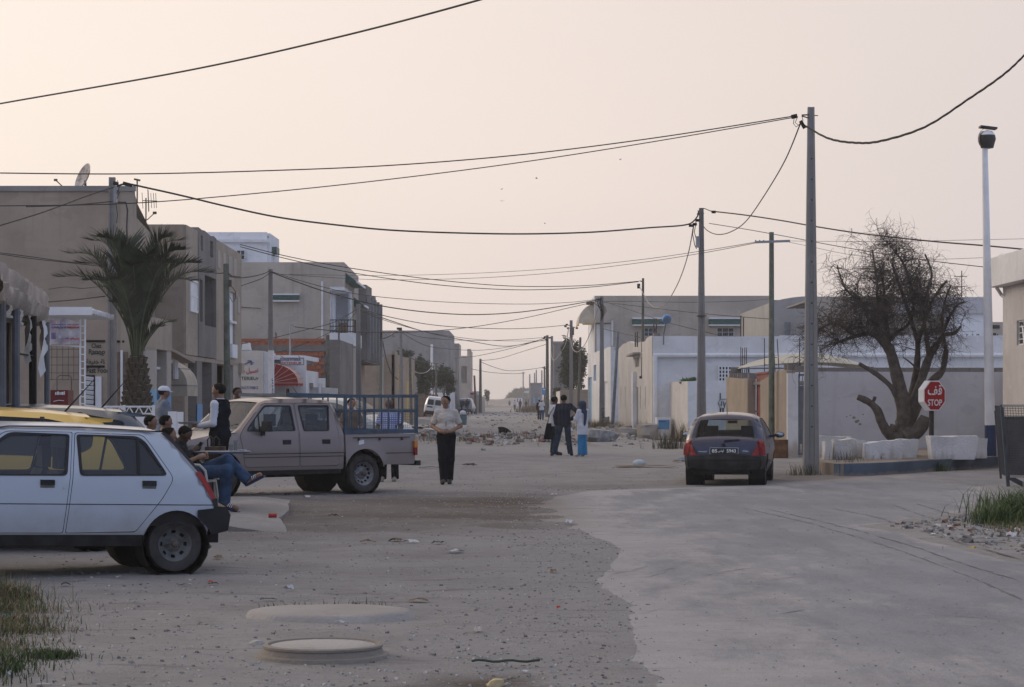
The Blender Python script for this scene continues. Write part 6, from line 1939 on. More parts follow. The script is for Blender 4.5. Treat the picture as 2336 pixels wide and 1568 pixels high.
def weeds(name,pts,n,hmin,hmax,wid,mats,spread,seed,lean=.5,zf=None,kind='stuff',label=None,cat=None):
 r_=random.Random(seed)
 mbs=[MB()for _ in mats]
 for i in range(n):
  c_=r_.choice(pts)
  s_=c_[2]if len(c_)>2 else spread
  x=c_[0]+r_.gauss(0,s_);y=c_[1]+r_.gauss(0,s_)
  z=(zf or gz)(x,y)-.01
  h=r_.uniform(hmin,hmax)*(c_[3]if len(c_)>3 else 1)
  a=r_.uniform(0,6.28);ln=r_.uniform(.1,lean)*h
  dx,dy=math.cos(a),math.sin(a)
  w=wid*.7*r_.uniform(.6,1.3)
  p0=Vector((x,y,z));p1_=p0+Vector((dx*ln*.3,dy*ln*.3,h*.6));p2_=p0+Vector((dx*ln,dy*ln,h*r_.uniform(.85,1)))
  sd=Vector((-dy,dx,0))*w
  mbs[r_.randrange(len(mats))].add([p0-sd,p0+sd,p1_+sd*.7,p2_,p1_-sd*.7],[(0,1,2,4),(4,2,3)])
 os_=[]
 for m_,b_ in zip(mats,mbs):
  if b_.v:
   os_.append(b_.build(name,m_,kind=kind))
 return os_
gg=M('grass_green',(.06,.10,.028),.7,.3,2,0);gg2=M('grass_light',(.10,.145,.04),.7,.3,2,0);gd=M('grass_dry',(.20,.155,.085),.85,.3,2,0);gdk=M('weed_dark',(.045,.06,.03),.8,.3,2,0);gst=M('dry_stalk',(.15,.12,.09),.9,.3,2,0)
cl=[(6.85+i*.22,30.5+(i%4)*.35,.28,lerp(.6,1.15,min(1,i/5)))for i in range(9)]+[(7.8,32.5,.5,1),(8.4,33,.5,1)]
weeds('grass',cl,15000,.22,.50,.010,[gg,gg,gg2,gdk],.3,21,1.35)
weeds('grass',[(6.6,29.4,.3,.5),(7.2,29.2,.4,.5),(6.9,28.2,.5,.35),(7.4,27.5,.5,.3)],900,.15,.3,.009,[gd,gg],.3,22,1.0)
cl=[(-4.28,18.9,.16,1.1),(-4.05,17.9,.2,.75),(-3.85,17.0,.2,.6),(-3.6,16.2,.2,.45),(-3.75,15.4,.25,.4),(-3.45,14.9,.2,.35),(-3.55,14.1,.3,.4),(-4.6,19.3,.2,1.3)]
weeds('grass',cl,7500,.05,.2,.005,[gd,gd,gdk,gg],.2,23,1.4)
weeds('grass',[(-3.2-.06*k,13.6+k*.62,.22,.5)for k in range(9)],900,.03,.12,.004,[gd,gdk],.2,33,1.5)
weeds('grass',[(-3.35,14.2,.22,.5),(-3.25,13.6,.2,.5),(-3.55,13.2,.3,.6),(-2.95,14.5,.08,.4)],3000,.08,.2,.006,[gg,gdk],.2,24,.9)
weeds('grass',[(G(2100+k*12,1076-k*.8).x,G(2100,1076).y+.2,.14,1)for k in range(4)],420,.12,.34,.010,[gdk,gdk,gg],.15,25,1.2)
weeds('grass',[(G(1860,1088).x,50.2,.15,1),(6.4,50.5,.15,.8),(7.6,51.2,.2,.5),(7.9,53.2,.2,.8)],260,.15,.42,.008,[gst,gdk],.15,26,.9,lambda x,y:.0 if y<51 else.25)
weeds('grass',[(6.9,92,.12,1),(7.5,91.8,.3,.6),(6.5,98.2,.15,.7),(6.0,101,.2,1),(6.0,104,.2,1)],420,.3,1.0,.014,[gst,gdk,gd],.2,27,.8,lambda x,y:0)
weeds('grass',[(5.6,79,.3,1),(5.45,78,.3,.7),(7.4,84,.3,.6)],420,.25,.8,.012,[gst,gdk],.2,28,.9,lambda x,y:0)
weeds('grass',[(5.2-i*.1,116+i*3,.5,1)for i in range(6)],900,.25,.7,.02,[gst,gdk,gd],.4,29,1.1,lambda x,y:0)
weeds('grass',[(lerp(2.5,6,r_.random()),330+r_.uniform(-25,25),1.0,1)for i in range(16)],1800,.4,1.2,.06,[gd,gst],.8,30,1.2,lambda x,y:0)
weeds('grass',[(lerp(-4.2,1.8,i/9),92+r_.uniform(-7,7),.5,.8)for i in range(10)],700,.1,.4,.012,[gst,gdk,gd],.5,31,1.0)
weeds('grass',[(G(640+k*45,1381).x,17.95+.05*k,.05,1)for k in range(6)],130,.04,.11,.005,[gdk],.05,32,1.2)
# vehicles
m_tyre=M('tyre_rubber',(.045,.042,.04),.85,.35,6,.3)
m_under=M('underbody',(.02,.019,.018),.9,.3,3,.1)
m_trim=M('black_trim',(.016,.016,.018),.55,.3,5,.15)
m_trimd=M('dusty_trim',(.028,.028,.028),.7,.4,4,.15)
m_rim=M('steel_rim',(.22,.22,.225),.5,.25,9,.1,metal=.5)
m_rimd=M('dark_steel_rim',(.15,.148,.145),.6,.3,9,.15,metal=.2)
m_seat=M('seat_cloth',(.045,.047,.055),.9,.2,5,.1)
m_tail=M('tail_lamp_red',(.25,.012,.012),.25,.12,6,0)
m_amber=M('tail_lamp_amber',(.62,.20,.03),.3,.1,6,0)
m_chrome=M('dull_chrome',(.5,.5,.5),.25,.1,4,0,metal=1.0)
m_mirror=M('mirror_glass',(.30,.34,.40),.12,.02,2,0,metal=1.0)
m_head=M('headlamp',(.5,.52,.54),.2,.1,5,0)
g_car=glass('car_glass',(.74,.79,.80),.55,.15,(.24,.26,.30))
g_cark=glass('car_glass_dark',(.22,.24,.25),.6,.45)
m_plate=M('plate_black',(.012,.012,.014),.4,.1,3,0)
class Car:
 def __init__(s,t,top,widths,x0,x1,r=.07,crown=.035,taper=.10,tlen=.5,body=None,ridge=None):
  s.t,s.top,s.x0,s.x1,s.r,s.crown,s.taper,s.tlen,s.body=t,top,x0,x1,r,crown,taper,tlen,body
  s.wz=widths
  s.toparr=top
 def w(s,x,z,off=0.0,inset=True):
  x=np.asarray(x,float);z=np.asarray(z,float)
  W=np.interp(z,[q[0]for q in s.wz],[q[1]for q in s.wz])
  e=np.clip(np.maximum((s.x0+s.tlen-x),(x-(s.x1-s.tlen)))/s.tlen,0,1)
  W=W*(1-s.taper*e**2.2)
  if inset:
   d=seg_dist(x,z,s.top,False)
   u=np.clip(1-d/s.r,0,1)
   W=W-s.r*(1-np.sqrt(np.clip(1-u*u,0,1)))
  return W+off
 def side(s,name,outline,holes=(),off=0.0,mat=None,sides=(1,-1),step=.085,parent=None,**kw):
  v,f=tess(outline,holes,step)
  y=s.w(v[:,0],v[:,1],off)
  out=None
  for sg in sides:
   vs=[(a,sg*b_,c)for(a,c),b_ in zip(v,y)]
   fs=[tuple(q)if sg<0 else tuple(q[::-1])for q in f]
   o=MB().add(vs,fs).build(name,mat or s.body,parent or s.t,smooth=True,local=True,**kw)
   out=out or o
   s.last=o
   yield_=o
   s.made.append(o)if hasattr(s,'made')else None
  return out
 def loft(s,pts,t0=-1.0,t1=1.0,n=10,off=0.0,crown=None,mb=None):
  mb=mb or MB()
  P_=np.array(densify(pts,.09,False))
  W=s.w(P_[:,0],P_[:,1])
  k=len(P_)
  o=len(mb.v)
  for i in range(k):
   a,b_=P_[max(i-1,0)],P_[min(i+1,k-1)]
   d=b_-a
   nx,nz=d[1],-d[0]
   L=math.hypot(nx,nz)or 1
   nx,nz=-nx/L,-nz/L
   for j in range(n+1):
    t=lerp(t0,t1,j/n)
    c=(s.crown if crown is None else crown)*(1-t*t)+off
    mb.v.append((P_[i][0]+nx*c,t*W[i],P_[i][1]+nz*c))
  for i in range(k-1):
   for j in range(n):
    q=o+i*(n+1)+j
    mb.f.append((q,q+n+1,q+n+2,q+1))
  return mb
 def rear(s,poly,prof,off=.004,holes=(),step=.05,mb=None):
  mb=mb or MB()
  v,f=tess(poly,holes,step)
  zz=[p[1]for p in prof];xx=[p[0]for p in prof]
  o_=np.argsort(zz)
  x=np.interp(v[:,1],np.array(zz)[o_],np.array(xx)[o_])
  W=s.w(x,v[:,1])
  t=np.clip(v[:,0]/np.maximum(W,.05),-1.15,1.15)
  x=x-s.crown*(1-t*t)-off+np.where(np.abs(t)>.97,(np.abs(t)-.97)*.5,0)
  mb.add([(a,b_,c)for a,(b_,c)in zip(x,v)],[tuple(q[::-1])for q in f])
  return mb
def wheel(t,x,y,R,wd,mat_rim,slots=8,local=True,rim_r=.62,dish=.02,turn=0.0):
 sg=1 if y>0 else-1
 w2=wd/2
 ty=MB().lathe([(R*rim_r,-w2*.8),(R*.80,-w2),(R*.95,-w2*.92),(R,-w2*.6),(R,-w2*.2),(R*.985,-w2*.18),(R*.985,w2*.18),(R,w2*.2),(R,w2*.6),(R*.95,w2*.92),(R*.80,w2),(R*rim_r,w2*.8)],(0,0,0),30,'y',False)
 wh=ty.build('wheel',m_tyre,t,smooth=True,local=True)
 wh.location=(x,y,R)
 wh.rotation_euler=(0,0,turn)
 rr=R*rim_r
 outer=[(rr*math.cos(i*math.pi/16),rr*math.sin(i*math.pi/16))for i in range(32)]
 holes=[]
 for i in range(slots):
  a=2*math.pi*i/slots
  h=[]
  for rr2,s2 in((.64,-1),(.64,1),(.80,1),(.80,-1)):
   aa=a+s2*.17
   h.append((rr*rr2*math.cos(aa),rr*rr2*math.sin(aa)))
  holes.append(rounded(h,rr*.05,2))
 v,f=tess(outer,holes,rr*.22)
 rad=np.hypot(v[:,0],v[:,1])/rr
 dep=w2*.80-np.where(rad>.92,(1-rad)*.3,.03+.05*np.clip((.92-rad)/.3,0,1))+np.where(rad<.45,.035,0)
 rim=MB().add([(p[0],sg*d,p[1])for p,d in zip(v,dep)],[tuple(q)if sg<0 else tuple(q[::-1])for q in f])
 rm=rim.build('rim',mat_rim,wh,smooth=True,angle=35,local=True)
 hub=MB().lathe([(rr*.20,sg*(w2*.62)),(rr*.19,sg*(w2*.62+.05)),(rr*.08,sg*(w2*.62+.06)),(1e-4,sg*(w2*.62+.06))],(0,0,0),12,'y').build('hub',m_steel,wh,local=True)
 nut=MB()
 for i in range(4):
  a=i*math.pi/2+.6
  nut.ball((rr*.31*math.cos(a),sg*(w2*.68),rr*.31*math.sin(a)),rr*.05,6,4)
 nut.build('wheel_nuts',m_steel,wh,local=True,kind='stuff')
 return wh
def arch(cx,cz,r,a0=180,a1=0,n=14):
 return[(cx+r*math.cos(math.radians(lerp(a0,a1,i/n))),cz+r*math.sin(math.radians(lerp(a0,a1,i/n))))for i in range(n+1)]
def seats(t,rows,zc=.55,wd=.5,top=1.12):
 for x in rows:
  for sg in(-1,1):
   mb=MB()
   mb.add(*(lambda pr:([(p[0],sg*.36+y,p[1])for y in(-wd/2,wd/2)for p in pr],[(0,1,2,3),(7,6,5,4),(0,4,5,1),(1,5,6,2),(2,6,7,3),(3,7,4,0)]))([(x,zc-.12),(x+.10,zc-.12),(x-.12,top-.2),(x-.20,top-.22)]))
   st_=mb.build('seat',m_seat,t,local=True)
   MB().bx(x-.02,x+.45,sg*.36-wd/2,sg*.36+wd/2,zc-.22,zc-.1).build('seat_cushion',m_seat,st_,local=True)
   hr=MB().bx(x-.22,x-.13,sg*.36-.13,sg*.36+.13,top-.19,top+.02)
   hr.build('headrest',m_seat,st_,local=True)
def tub(t,x0,x1,wd,z0,z1,mat=m_under):
 MB().bx(x0,x1,-wd,wd,z0,z1).build('floor_pan',mat,t,local=True)
 # the white five door hatchback in front
def white_hatch():
 t=thing('parked_car','small dusty white five door hatchback parked across the dirt with black bumpers','car',(0,0,0))
 body=paint('white_car_paint',(.42,.47,.545),.28,(.29,.27,.25),.72,.66)
 top=[(-.53,.64),(-.44,.66),(-.40,.70),(-.23,.97),(-.06,1.18),(.07,1.325),(.20,1.355),(.9,1.385),(1.55,1.385),(1.72,1.365),(2.12,1.07),(2.36,.915),(2.65,.87),(2.95,.80),(3.03,.66),(3.05,.45)]
 c=Car(t,top,[(.2,.70),(.38,.775),(.62,.79),(.9,.775),(1.1,.69),(1.3,.60),(1.4,.575)],-.53,3.05,.055,.03,.09,.5,body)
 c.made=[]
 xr,xf,R=0.0,2.41,.268
 outline=[(-.40,.70),(-.23,.97),(-.06,1.18),(.07,1.325),(.20,1.355),(.9,1.385),(1.55,1.385),(1.72,1.365),(2.12,1.07),(2.36,.915),(2.65,.87),(2.95,.80),(3.0,.66),(2.98,.45),(2.80,.42)]+arch(xf,.27,.325,25,155)+[(2.09,.36),(.34,.36)]+arch(xr,.27,.325,15,165)+[(-.325,.56),(-.37,.62)]
 d_rear=rounded([(.965,1.325),(.30,1.315),(.22,1.20),(.03,.90),(.14,.71),(.40,.385),(1.075,.375)],[.03,.05,.05,.06,.03,.03,.02],3)
 d_front=rounded([(.985,1.328),(1.095,.375),(2.06,.375),(2.11,.55),(2.11,.92),(1.73,1.25),(1.62,1.33)],[.02,.02,.06,.04,.03,.06,.05],3)
 c.side('body_side',outline,[d_rear,d_front])
 w_rear=rounded([(.935,1.30),(.37,1.285),(.30,1.24),(.105,.935),(.93,.925)],[.03,.04,.05,.05,.04],3)
 w_front=rounded([(1.03,1.30),(1.08,.925),(2.03,.915),(1.70,1.22),(1.58,1.30)],[.03,.04,.02,.05,.05],3)
 def shrink(p,d):
  cx_=sum(q[0]for q in p)/len(p);cz_=sum(q[1]for q in p)/len(p)
  return[(q[0]+(cx_-q[0])*d/max(.05,math.hypot(cx_-q[0],cz_-q[1])),q[1]+(cz_-q[1])*d/max(.05,math.hypot(cx_-q[0],cz_-q[1])))for q in p]
 for dr,wn,hx in((d_rear,w_rear,.21),(d_front,w_front,1.185)):
  for sg in(1,-1):
   d_=c.side('door',shrink(dr,.007),[shrink(wn,-.0)],.002,body,(sg,))
   c.side('window_rubber',shrink(wn,-.018),[shrink(wn,.014)],.006,m_trim,(sg,),parent=d_)
   c.side('window_glass',shrink(wn,.006),[],-.006,g_car,(sg,),parent=d_)
   hz_=.855
   y=float(c.w(hx,hz_))
   MB().bx(hx,hx+.135,sg*(y-.005),sg*(y+.018),hz_-.028,hz_+.022).build('door_handle',m_trim,d_,local=True)
   MB().bx(hx+.0,hx+.135,sg*(y-.004),sg*(y+.006),hz_-.055,hz_-.03).build('handle_recess',m_rimd,d_,local=True)
 for sg in(1,-1):
  y=float(c.w(.33,1.1))-.004
  c.side('window_bar',[(.372,1.285),(.345,1.285),(.365,.93),(.392,.93)],[],.008,m_trim,(sg,))
  c.side('belt_groove',[(-.38,.652),(2.95,.655),(2.95,.647),(-.38,.644)],[],.004,m_trimd,(sg,),step=.2)
  c.side('sill_trim',[(2.10,.36),(.33,.36),(.31,.25),(2.12,.25)],[],-.004,m_trimd,(sg,),step=.2)
  c.side('gutter',[(.02,1.29),(.07,1.337),(.9,1.366),(1.58,1.366),(1.74,1.335),(2.10,1.075),(2.12,1.06),(1.75,1.355),(1.58,1.378),(.9,1.379),(.07,1.35)],[],.004,m_trim,(sg,))
  yk=float(c.w(1.09,.79))
  MB().lathe([(.012,0),(.012,sg*.004)],(1.10,sg*yk,.80),8,'y').build('lock',m_chrome,t,local=True)
  ln=c.side('inner_liner',[(-.3,.45),(-.3,.9),(.0,1.24),(.9,1.34),(1.6,1.34),(2.1,1.0),(2.3,.9),(2.3,.4)],[w_rear,w_front],-.03,m_under,(sg,))
 for seg,nm,mt,t0,t1,off in((top[9:11]+[top[11]],'windscreen_surround',body,0,0,0),):
  pass
 roof=c.loft([(.07,1.325),(.20,1.355),(.9,1.385),(1.55,1.385),(1.72,1.365)])
 c.loft([(-.40,.70),(-.37,.75)],mb=roof)
 for a,b_ in((-1,-.90),(.90,1)):
  c.loft([(1.72,1.365),(2.12,1.07),(2.36,.915)],a,b_,2,mb=roof)
 c.loft([(1.72,1.365),(1.77,1.33)],-.9,.9,8,mb=roof)
 roof.build('roof',body,t,smooth=True,local=True)
 c.loft([(2.36,.915),(2.65,.87),(2.95,.80),(3.03,.66),(3.04,.5)]).build('bonnet',body,t,smooth=True,local=True)
 c.loft([(1.76,1.338),(2.36,.92)],-.9,.9,8,-.006).build('windscreen',g_car,t,smooth=True,local=True)
 c.loft([(-.37,.76),(-.23,.975),(-.06,1.185),(.05,1.31)],-.88,.88,8,.004).build('rear_window',g_cark,t,smooth=True,local=True)
 tg=c.loft([(-.40,.70),(-.30,.87),(-.23,.975)],-.98,.98,8,.0);tg.build('tailgate',body,t,smooth=True,local=True)
 for sg in(1,-1):
  c.loft([(-.23,.97),(-.06,1.18),(.07,1.325)],.85*sg,1.0*sg,3,.006).build('rear_pillar_trim',m_trim,t,local=True)
  c.side('rear_pillar_edge',[(-.25,.96),(-.21,.965),(-.03,1.18),(.12,1.335),(.06,1.335),(-.07,1.185)],[],.004,m_trim,(sg,))
  c.side('tail_lamp',[(-.41,.70),(-.35,.69),(-.30,.77),(-.18,.96),(-.24,.972),(-.34,.82)],[],.006,m_tail,(sg,))
  c.loft([(-.40,.705),(-.23,.97)],.80*sg,1.0*sg,3,.008).build('tail_lamp',m_tail,t,local=True)
  c.side('lamp_amber',[(-.345,.805),(-.31,.80),(-.275,.86),(-.30,.865)],[],.009,m_amber,(sg,))
  c.side('lamp_foot',[(-.42,.62),(-.37,.62),(-.345,.70),(-.41,.715)],[],.008,m_trim,(sg,))
 bp=[(-.36,.36),(-.53,.40),(-.55,.55),(-.50,.63),(-.38,.64)]
 bm_=c.loft(bp,-1.02,1.02,10,.0,.05)
 for sg in(1,-1):
  v,f=tess([(-.20,.60),(-.20,.53),(-.30,.44),(-.36,.36),(-.53,.40),(-.55,.55),(-.50,.63)],[],.08)
  y=c.w(v[:,0],v[:,1],.018,False)
  bm_.add([(a,sg*q,z)for(a,z),q in zip(v,y)],[tuple(k)if sg<0 else tuple(k[::-1])for k in f])
 bm_.build('rear_bumper',m_trim,t,smooth=True,angle=45,local=True)
 fb=c.loft([(3.05,.62),(3.10,.50),(3.06,.30),(2.8,.25)],-1.02,1.02,8,0,.04)
 fb.build('front_bumper',m_trim,t,smooth=True,local=True)
 MB().bx(-.50,-.40,-.5,.5,.27,.37).build('valance',m_trimd,t,local=True)
 MB().tube([(-.25,-.35,.24),(-.46,-.35,.23)],.022,8).build('exhaust',m_steel,t,local=True)
 MB().tube([(-.35,.5,.30),(-.42,.5,.22)],.02,6).build('tow_eye',m_steel,t,local=True)
 tub(t,-.25,2.2,.62,.24,.36)
 MB().bx(1.95,2.3,-.6,.6,.36,.88).build('dashboard',m_seat,t,local=True)
 MB().bx(.1,.22,-.55,.55,.4,.86).build('rear_bench',m_seat,t,local=True)
 seats(t,[1.22],.56,.46,1.16)
 mb=MB();cc=Vector((1.86,.33,.93));Rt=Matrix.Rotation(math.radians(-65),3,'Y')
 mb.tube([cc+Rt@Vector((.18*math.cos(a),.18*math.sin(a),0))for a in[i*math.pi/8 for i in range(17)]],.014,5)
 mb.build('steering_wheel',m_trim,t,local=True)
 for x,tr_ in((xr,1.30),(xf,1.31)):
  for sg in(1,-1):
   wheel(t,x,sg*(tr_/2+.02),R,.165,m_rimd,8)
   MB().lathe([(.33,sg*.78),(.33,sg*.42),(1e-3,sg*.42)],(x,0,.27),18,'y',False).build('wheel_well',m_under,t,local=True)
 return t
hatch=white_hatch()
a_=math.radians(24)
hatch.rotation_euler=(math.radians(0),math.radians(-1.4),math.pi+a_)
near=Vector((-.64,0))
rw=P(394,0,21.75)
off=Matrix.Rotation(math.pi+a_,3,'Z')@Vector((0,.68,0))
hatch.location=(rw.x-off.x,21.75-off.y,.02+max(gz(rw.x,21.75),gz(rw.x+.5,23)))
# taxi and dark hatchback standing behind it
def round_hatch(name,label,body,roof_body,glassm,scale=1.0,spoiler=True,stripe=None):
 t=thing(name,label,'car')
 top=[(-.62,.62),(-.60,.85),(-.45,1.0),(-.30,1.18),(-.14,1.36),(.0,1.42),(.5,1.465),(1.1,1.485),(1.55,1.47),(1.85,1.42),(2.45,1.08),(2.75,.97),(3.1,.86),(3.25,.70),(3.28,.45)]
 top=[(x*scale,z)for x,z in top]
 c=Car(t,top,[(.2,.74),(.4,.82),(.65,.84),(.95,.80),(1.15,.71),(1.35,.60),(1.5,.53)],top[0][0],top[-1][0],.10,.04,.14,.6,body)
 xf,R=2.5*scale,.29
 low=arch(xf,.29,.35,15,165)+[(xf-.38,.28),(.38,.28)]+arch(0,.29,.35,15,165)+[(-.40,.35)]
 win=rounded([(x*scale,z)for x,z in((-.02,1.30),(.5,1.40),(1.1,1.42),(1.55,1.40),(1.82,1.34),(2.33,1.02),(.25,.98),(.02,1.08))],.06,3)
 c.side('body_side',top+low,[win])
 c.side('inner_liner',[(x*scale,z)for x,z in((-.3,.4),(-.3,1.0),(.0,1.36),(1.1,1.44),(1.8,1.37),(2.4,1.0),(2.4,.4))],[win],-.03,m_under)
 c.side('window_glass',win,[],-.006,glassm)
 for xx in(.55,1.35):
  c.side('window_pillar',[(xx*scale,.97),(xx*scale+.06,.97),(xx*scale+.02,1.42),(xx*scale-.03,1.42)],[],.004,m_trim)
 if stripe:
  c.side('door_stripe',[(.1,.62),(2.2,.62),(2.2,.72),(.1,.72)],[],.004,stripe)
 c.loft([(x,z)for x,z in top[5:10]]).build('roof',roof_body,t,smooth=True,local=True)
 c.loft(top[0:4]).build('tailgate',body,t,smooth=True,local=True)
 fr=c.loft(top[9:11],-1,-.9,2);c.loft(top[9:11],.9,1,2,mb=fr);c.loft(top[3:6],-1,-.86,2,mb=fr);c.loft(top[3:6],.86,1,2,mb=fr)
 fr.build('pillars',body,t,smooth=True,local=True)
 c.loft(top[9:11],-.9,.9,8,-.005).build('windscreen',g_car,t,smooth=True,local=True)
 c.loft(top[2:6],-.87,.87,8,.004).build('rear_window',glassm,t,smooth=True,local=True)
 c.loft(top[10:15]).build('bonnet',body,t,smooth=True,local=True)
 if spoiler:
  sp=MB()
  for sg in(0,):
   W=float(c.w(.05,1.40))*.93
   sp.add([(.06,-W,1.425),(.06,W,1.425),(-.26,W*.93,1.405),(-.26,-W*.93,1.405),(-.05,-W,1.36),(-.05,W,1.36),(-.25,W*.93,1.375),(-.25,-W*.93,1.375)],[(0,3,2,1),(4,5,6,7),(3,7,6,2),(0,4,7,3),(1,2,6,5)])
  sp.build('spoiler',roof_body,t,local=True)
 MB().tube([(.22,0,1.47),(-.12,0,1.86)],[.012,.004],5).build('aerial',m_trim,t,local=True)
 for sg in(1,-1):
  c.side('tail_lamp',[(-.60,.70),(-.50,.70),(-.36,1.02),(-.44,1.03)],[],.006,m_tail,(sg,))
  for x in(0,xf):
   wheel(t,x,sg*.72,R,.18,m_rim,8)
   MB().lathe([(.36,sg*.80),(.36,sg*.45),(1e-3,sg*.45)],(x,0,.29),16,'y',False).build('wheel_well',m_under,t,local=True)
 c.loft([(-.55,.32),(-.66,.40),(-.66,.58),(-.60,.63)],-1.0,1.0,8,0,.05).build('rear_bumper',m_trim,t,smooth=True,local=True)
 tub(t,-.4,2.7,.66,.22,.5)
 seats(t,[.5,1.35],.6,.5,1.22)
 return t
p_yel=paint('taxi_yellow',(.66,.40,.035),.3,(.36,.30,.2),.3,.6)
p_teal=paint('dark_teal_paint',(.035,.06,.085),.25,(.2,.18,.16),.35,.6)
taxi=round_hatch('taxi','yellow taxi hatchback with a roof spoiler parked between the white car and a dark one',p_yel,p_yel,g_cark)
taxi.rotation_euler=(0,math.radians(-1.2),math.pi+math.radians(20))
loc=P(232,968,25.8)
taxi.location=(loc.x-.22,25.7,.06)
dark=round_hatch('parked_car','dark teal hatchback with a roof spoiler, behind the yellow taxi',p_teal,p_teal,g_cark)
dark.rotation_euler=(0,0,math.pi+math.radians(16))
loc=P(322,955,29.6)
dark.location=(loc.x-.3,29.6,.10)
# pickup
def pickup():
 t=thing('pickup_truck','dusty mauve double cab pickup truck with a blue steel cage over its bed','pickup truck')
 body=paint('mauve_paint',(.215,.17,.158),.32,(.27,.235,.21),.35,.85,.25,.08)
 top=[(-1.19,.86),(-1.19,1.06),(.42,1.06),(.44,1.10),(.56,1.58),(.66,1.655),(1.2,1.695),(1.75,1.69),(2.0,1.66),(2.12,1.62),(2.62,1.17),(2.74,1.10),(3.3,1.05),(3.68,.98),(3.76,.90),(3.78,.55)]
 c=Car(t,top,[(.3,.78),(.5,.83),(.8,.845),(1.08,.83),(1.3,.76),(1.55,.69),(1.7,.66)],-1.19,3.78,.055,.03,.07,.5,body)
 xf,R=3.02,.345
 up=[(.46,1.08),(.56,1.58),(.66,1.655),(1.2,1.695),(1.75,1.69),(2.0,1.66),(2.12,1.62),(2.62,1.17),(2.74,1.10),(3.3,1.05),(3.68,.98),(3.76,.90),(3.74,.55)]
 cab=[(.46,.50)]+up+[(3.5,.50)]+arch(xf,.36,.43,15,165)+[(2.6,.47),(2.55,.44),(.46,.44)]
 w1=rounded([(.70,1.565),(.78,1.13),(1.30,1.13),(1.345,1.565)],.04,3)
 w2=rounded([(1.52,1.565),(1.50,1.13),(2.50,1.13),(2.44,1.21),(2.06,1.56)],[.04,.04,.05,.03,.05],3)
 d1=rounded([(1.43,1.62),(.66,1.61),(.60,1.45),(.56,.98),(.56,.50),(1.40,.50)],[.03,.06,.04,.04,.06,.03],3)
 d2=rounded([(1.445,1.62),(1.415,.50),(2.55,.50),(2.60,.80),(2.66,1.06),(2.55,1.19),(2.09,1.61)],[.03,.03,.06,.03,.03,.03,.06],3)
 def sh(p,d):
  cx_=sum(q[0]for q in p)/len(p);cz_=sum(q[1]for q in p)/len(p)
  return[(q[0]+(cx_-q[0])*d/max(.05,math.hypot(cx_-q[0],cz_-q[1])),q[1]+(cz_-q[1])*d/max(.05,math.hypot(cx_-q[0],cz_-q[1])))for q in p]
 c.side('cab_side',cab,[d1,d2])
 for sg in(1,-1):
  for dr,wn,hx in((d1,w1,.76),(d2,w2,1.60)):
   d_=c.side('door',sh(dr,.008),[wn],.003,body,(sg,))
   c.side('window_rubber',sh(wn,-.02),[sh(wn,.014)],.007,m_trim,(sg,),parent=d_)
   c.side('window_glass',sh(wn,.006),[],-.006,g_car,(sg,),parent=d_)
   y=float(c.w(hx,.93))
   MB().bx(hx,hx+.17,sg*(y-.005),sg*(y+.012),.89,.97).build('door_handle',m_trim,d_,local=True)
  c.side('quarter_bar',[(2.26,1.12),(2.23,1.12),(2.20,1.44),(2.23,1.44)],[],.008,m_trim,(sg,))
  c.side('inner_liner',[(.56,.5),(.60,1.5),(.7,1.62),(2.0,1.62),(2.55,1.12),(2.7,.5)],[w1,w2],-.04,m_under,(sg,))
  for z in(.725,.665):
   c.side('side_moulding',[(.47,z),(2.58,z),(2.58,z+.012),(.47,z+.012)],[],.008,m_trimd,(sg,),step=.2)
  c.side('cab_sill',[(.48,.44),(2.56,.44),(2.56,.36),(.48,.36)],[],-.02,m_trimd,(sg,),step=.2)
  y=float(c.w(2.28,1.1))
  MB().bx(2.14,2.24,sg*(y+.05),sg*(y+.24),1.12,1.30).build('wing_mirror',m_trim,t,local=True)
  MB().bx(2.18,2.23,sg*(y-.02),sg*(y+.08),1.05,1.14).build('mirror_arm',m_trim,t,local=True)
  bedo=[(-1.17,.50),(-1.19,.60),(-1.19,1.05),(.42,1.05),(.42,.46)]+arch(0,.36,.435,12,168)+[(-.44,.50)]
  v,f=tess(bedo,[],.09)
  flare=np.exp(-((np.hypot(v[:,0],v[:,1]-.36)-.45)/.07)**2)*.025
  y=c.w(v[:,0],v[:,1],0,False)+flare
  mb=MB().add([(a,sg*q,z)for(a,z),q in zip(v,y)],[tuple(k)if sg<0 else tuple(k[::-1])for k in f])
  mb.build('bed_side',body,t,smooth=True,local=True)
  c.side('bed_moulding',[(-1.18,.70),(-.47,.70),(-.47,.712),(-1.18,.712)],[],.006,m_trimd,(sg,),step=.2)
  MB().bx(-1.0,.25,sg*.845,sg*.87,.985,1.0).build('rope_rail',m_trimd,t,local=True)
  for xx in(-.85,-.35,.12):
   MB().bx(xx,xx+.02,sg*.83,sg*.872,.94,.99).build('rope_hook',m_steel,t,local=True)
  MB().bx(-1.205,-1.14,sg*.78,sg*.835,.66,.80).build('tail_lamp',m_tail,t,local=True)
  MB().bx(-1.207,-1.14,sg*.782,sg*.837,.80,.92).build('tail_lamp',m_amber,t,local=True)
  MB().bx(.02,.14,sg*.849,sg*.852,.86,.95).build('sticker',m_whitec,t,local=True)
  for x in(0,xf):
   wheel(t,x,sg*.735,R,.21,m_rim,12,turn=0 if x==0 else.1)
   MB().lathe([(.42,sg*.80),(.42,sg*.5),(1e-3,sg*.5)],(x,0,.36),18,'y',False).build('wheel_well',m_under,t,local=True)
 roof=c.loft([(.46,1.08),(.50,1.30)]);c.loft([(.54,1.52),(.56,1.58),(.66,1.655),(1.2,1.695),(1.75,1.69),(2.0,1.66),(2.12,1.62)],mb=roof)
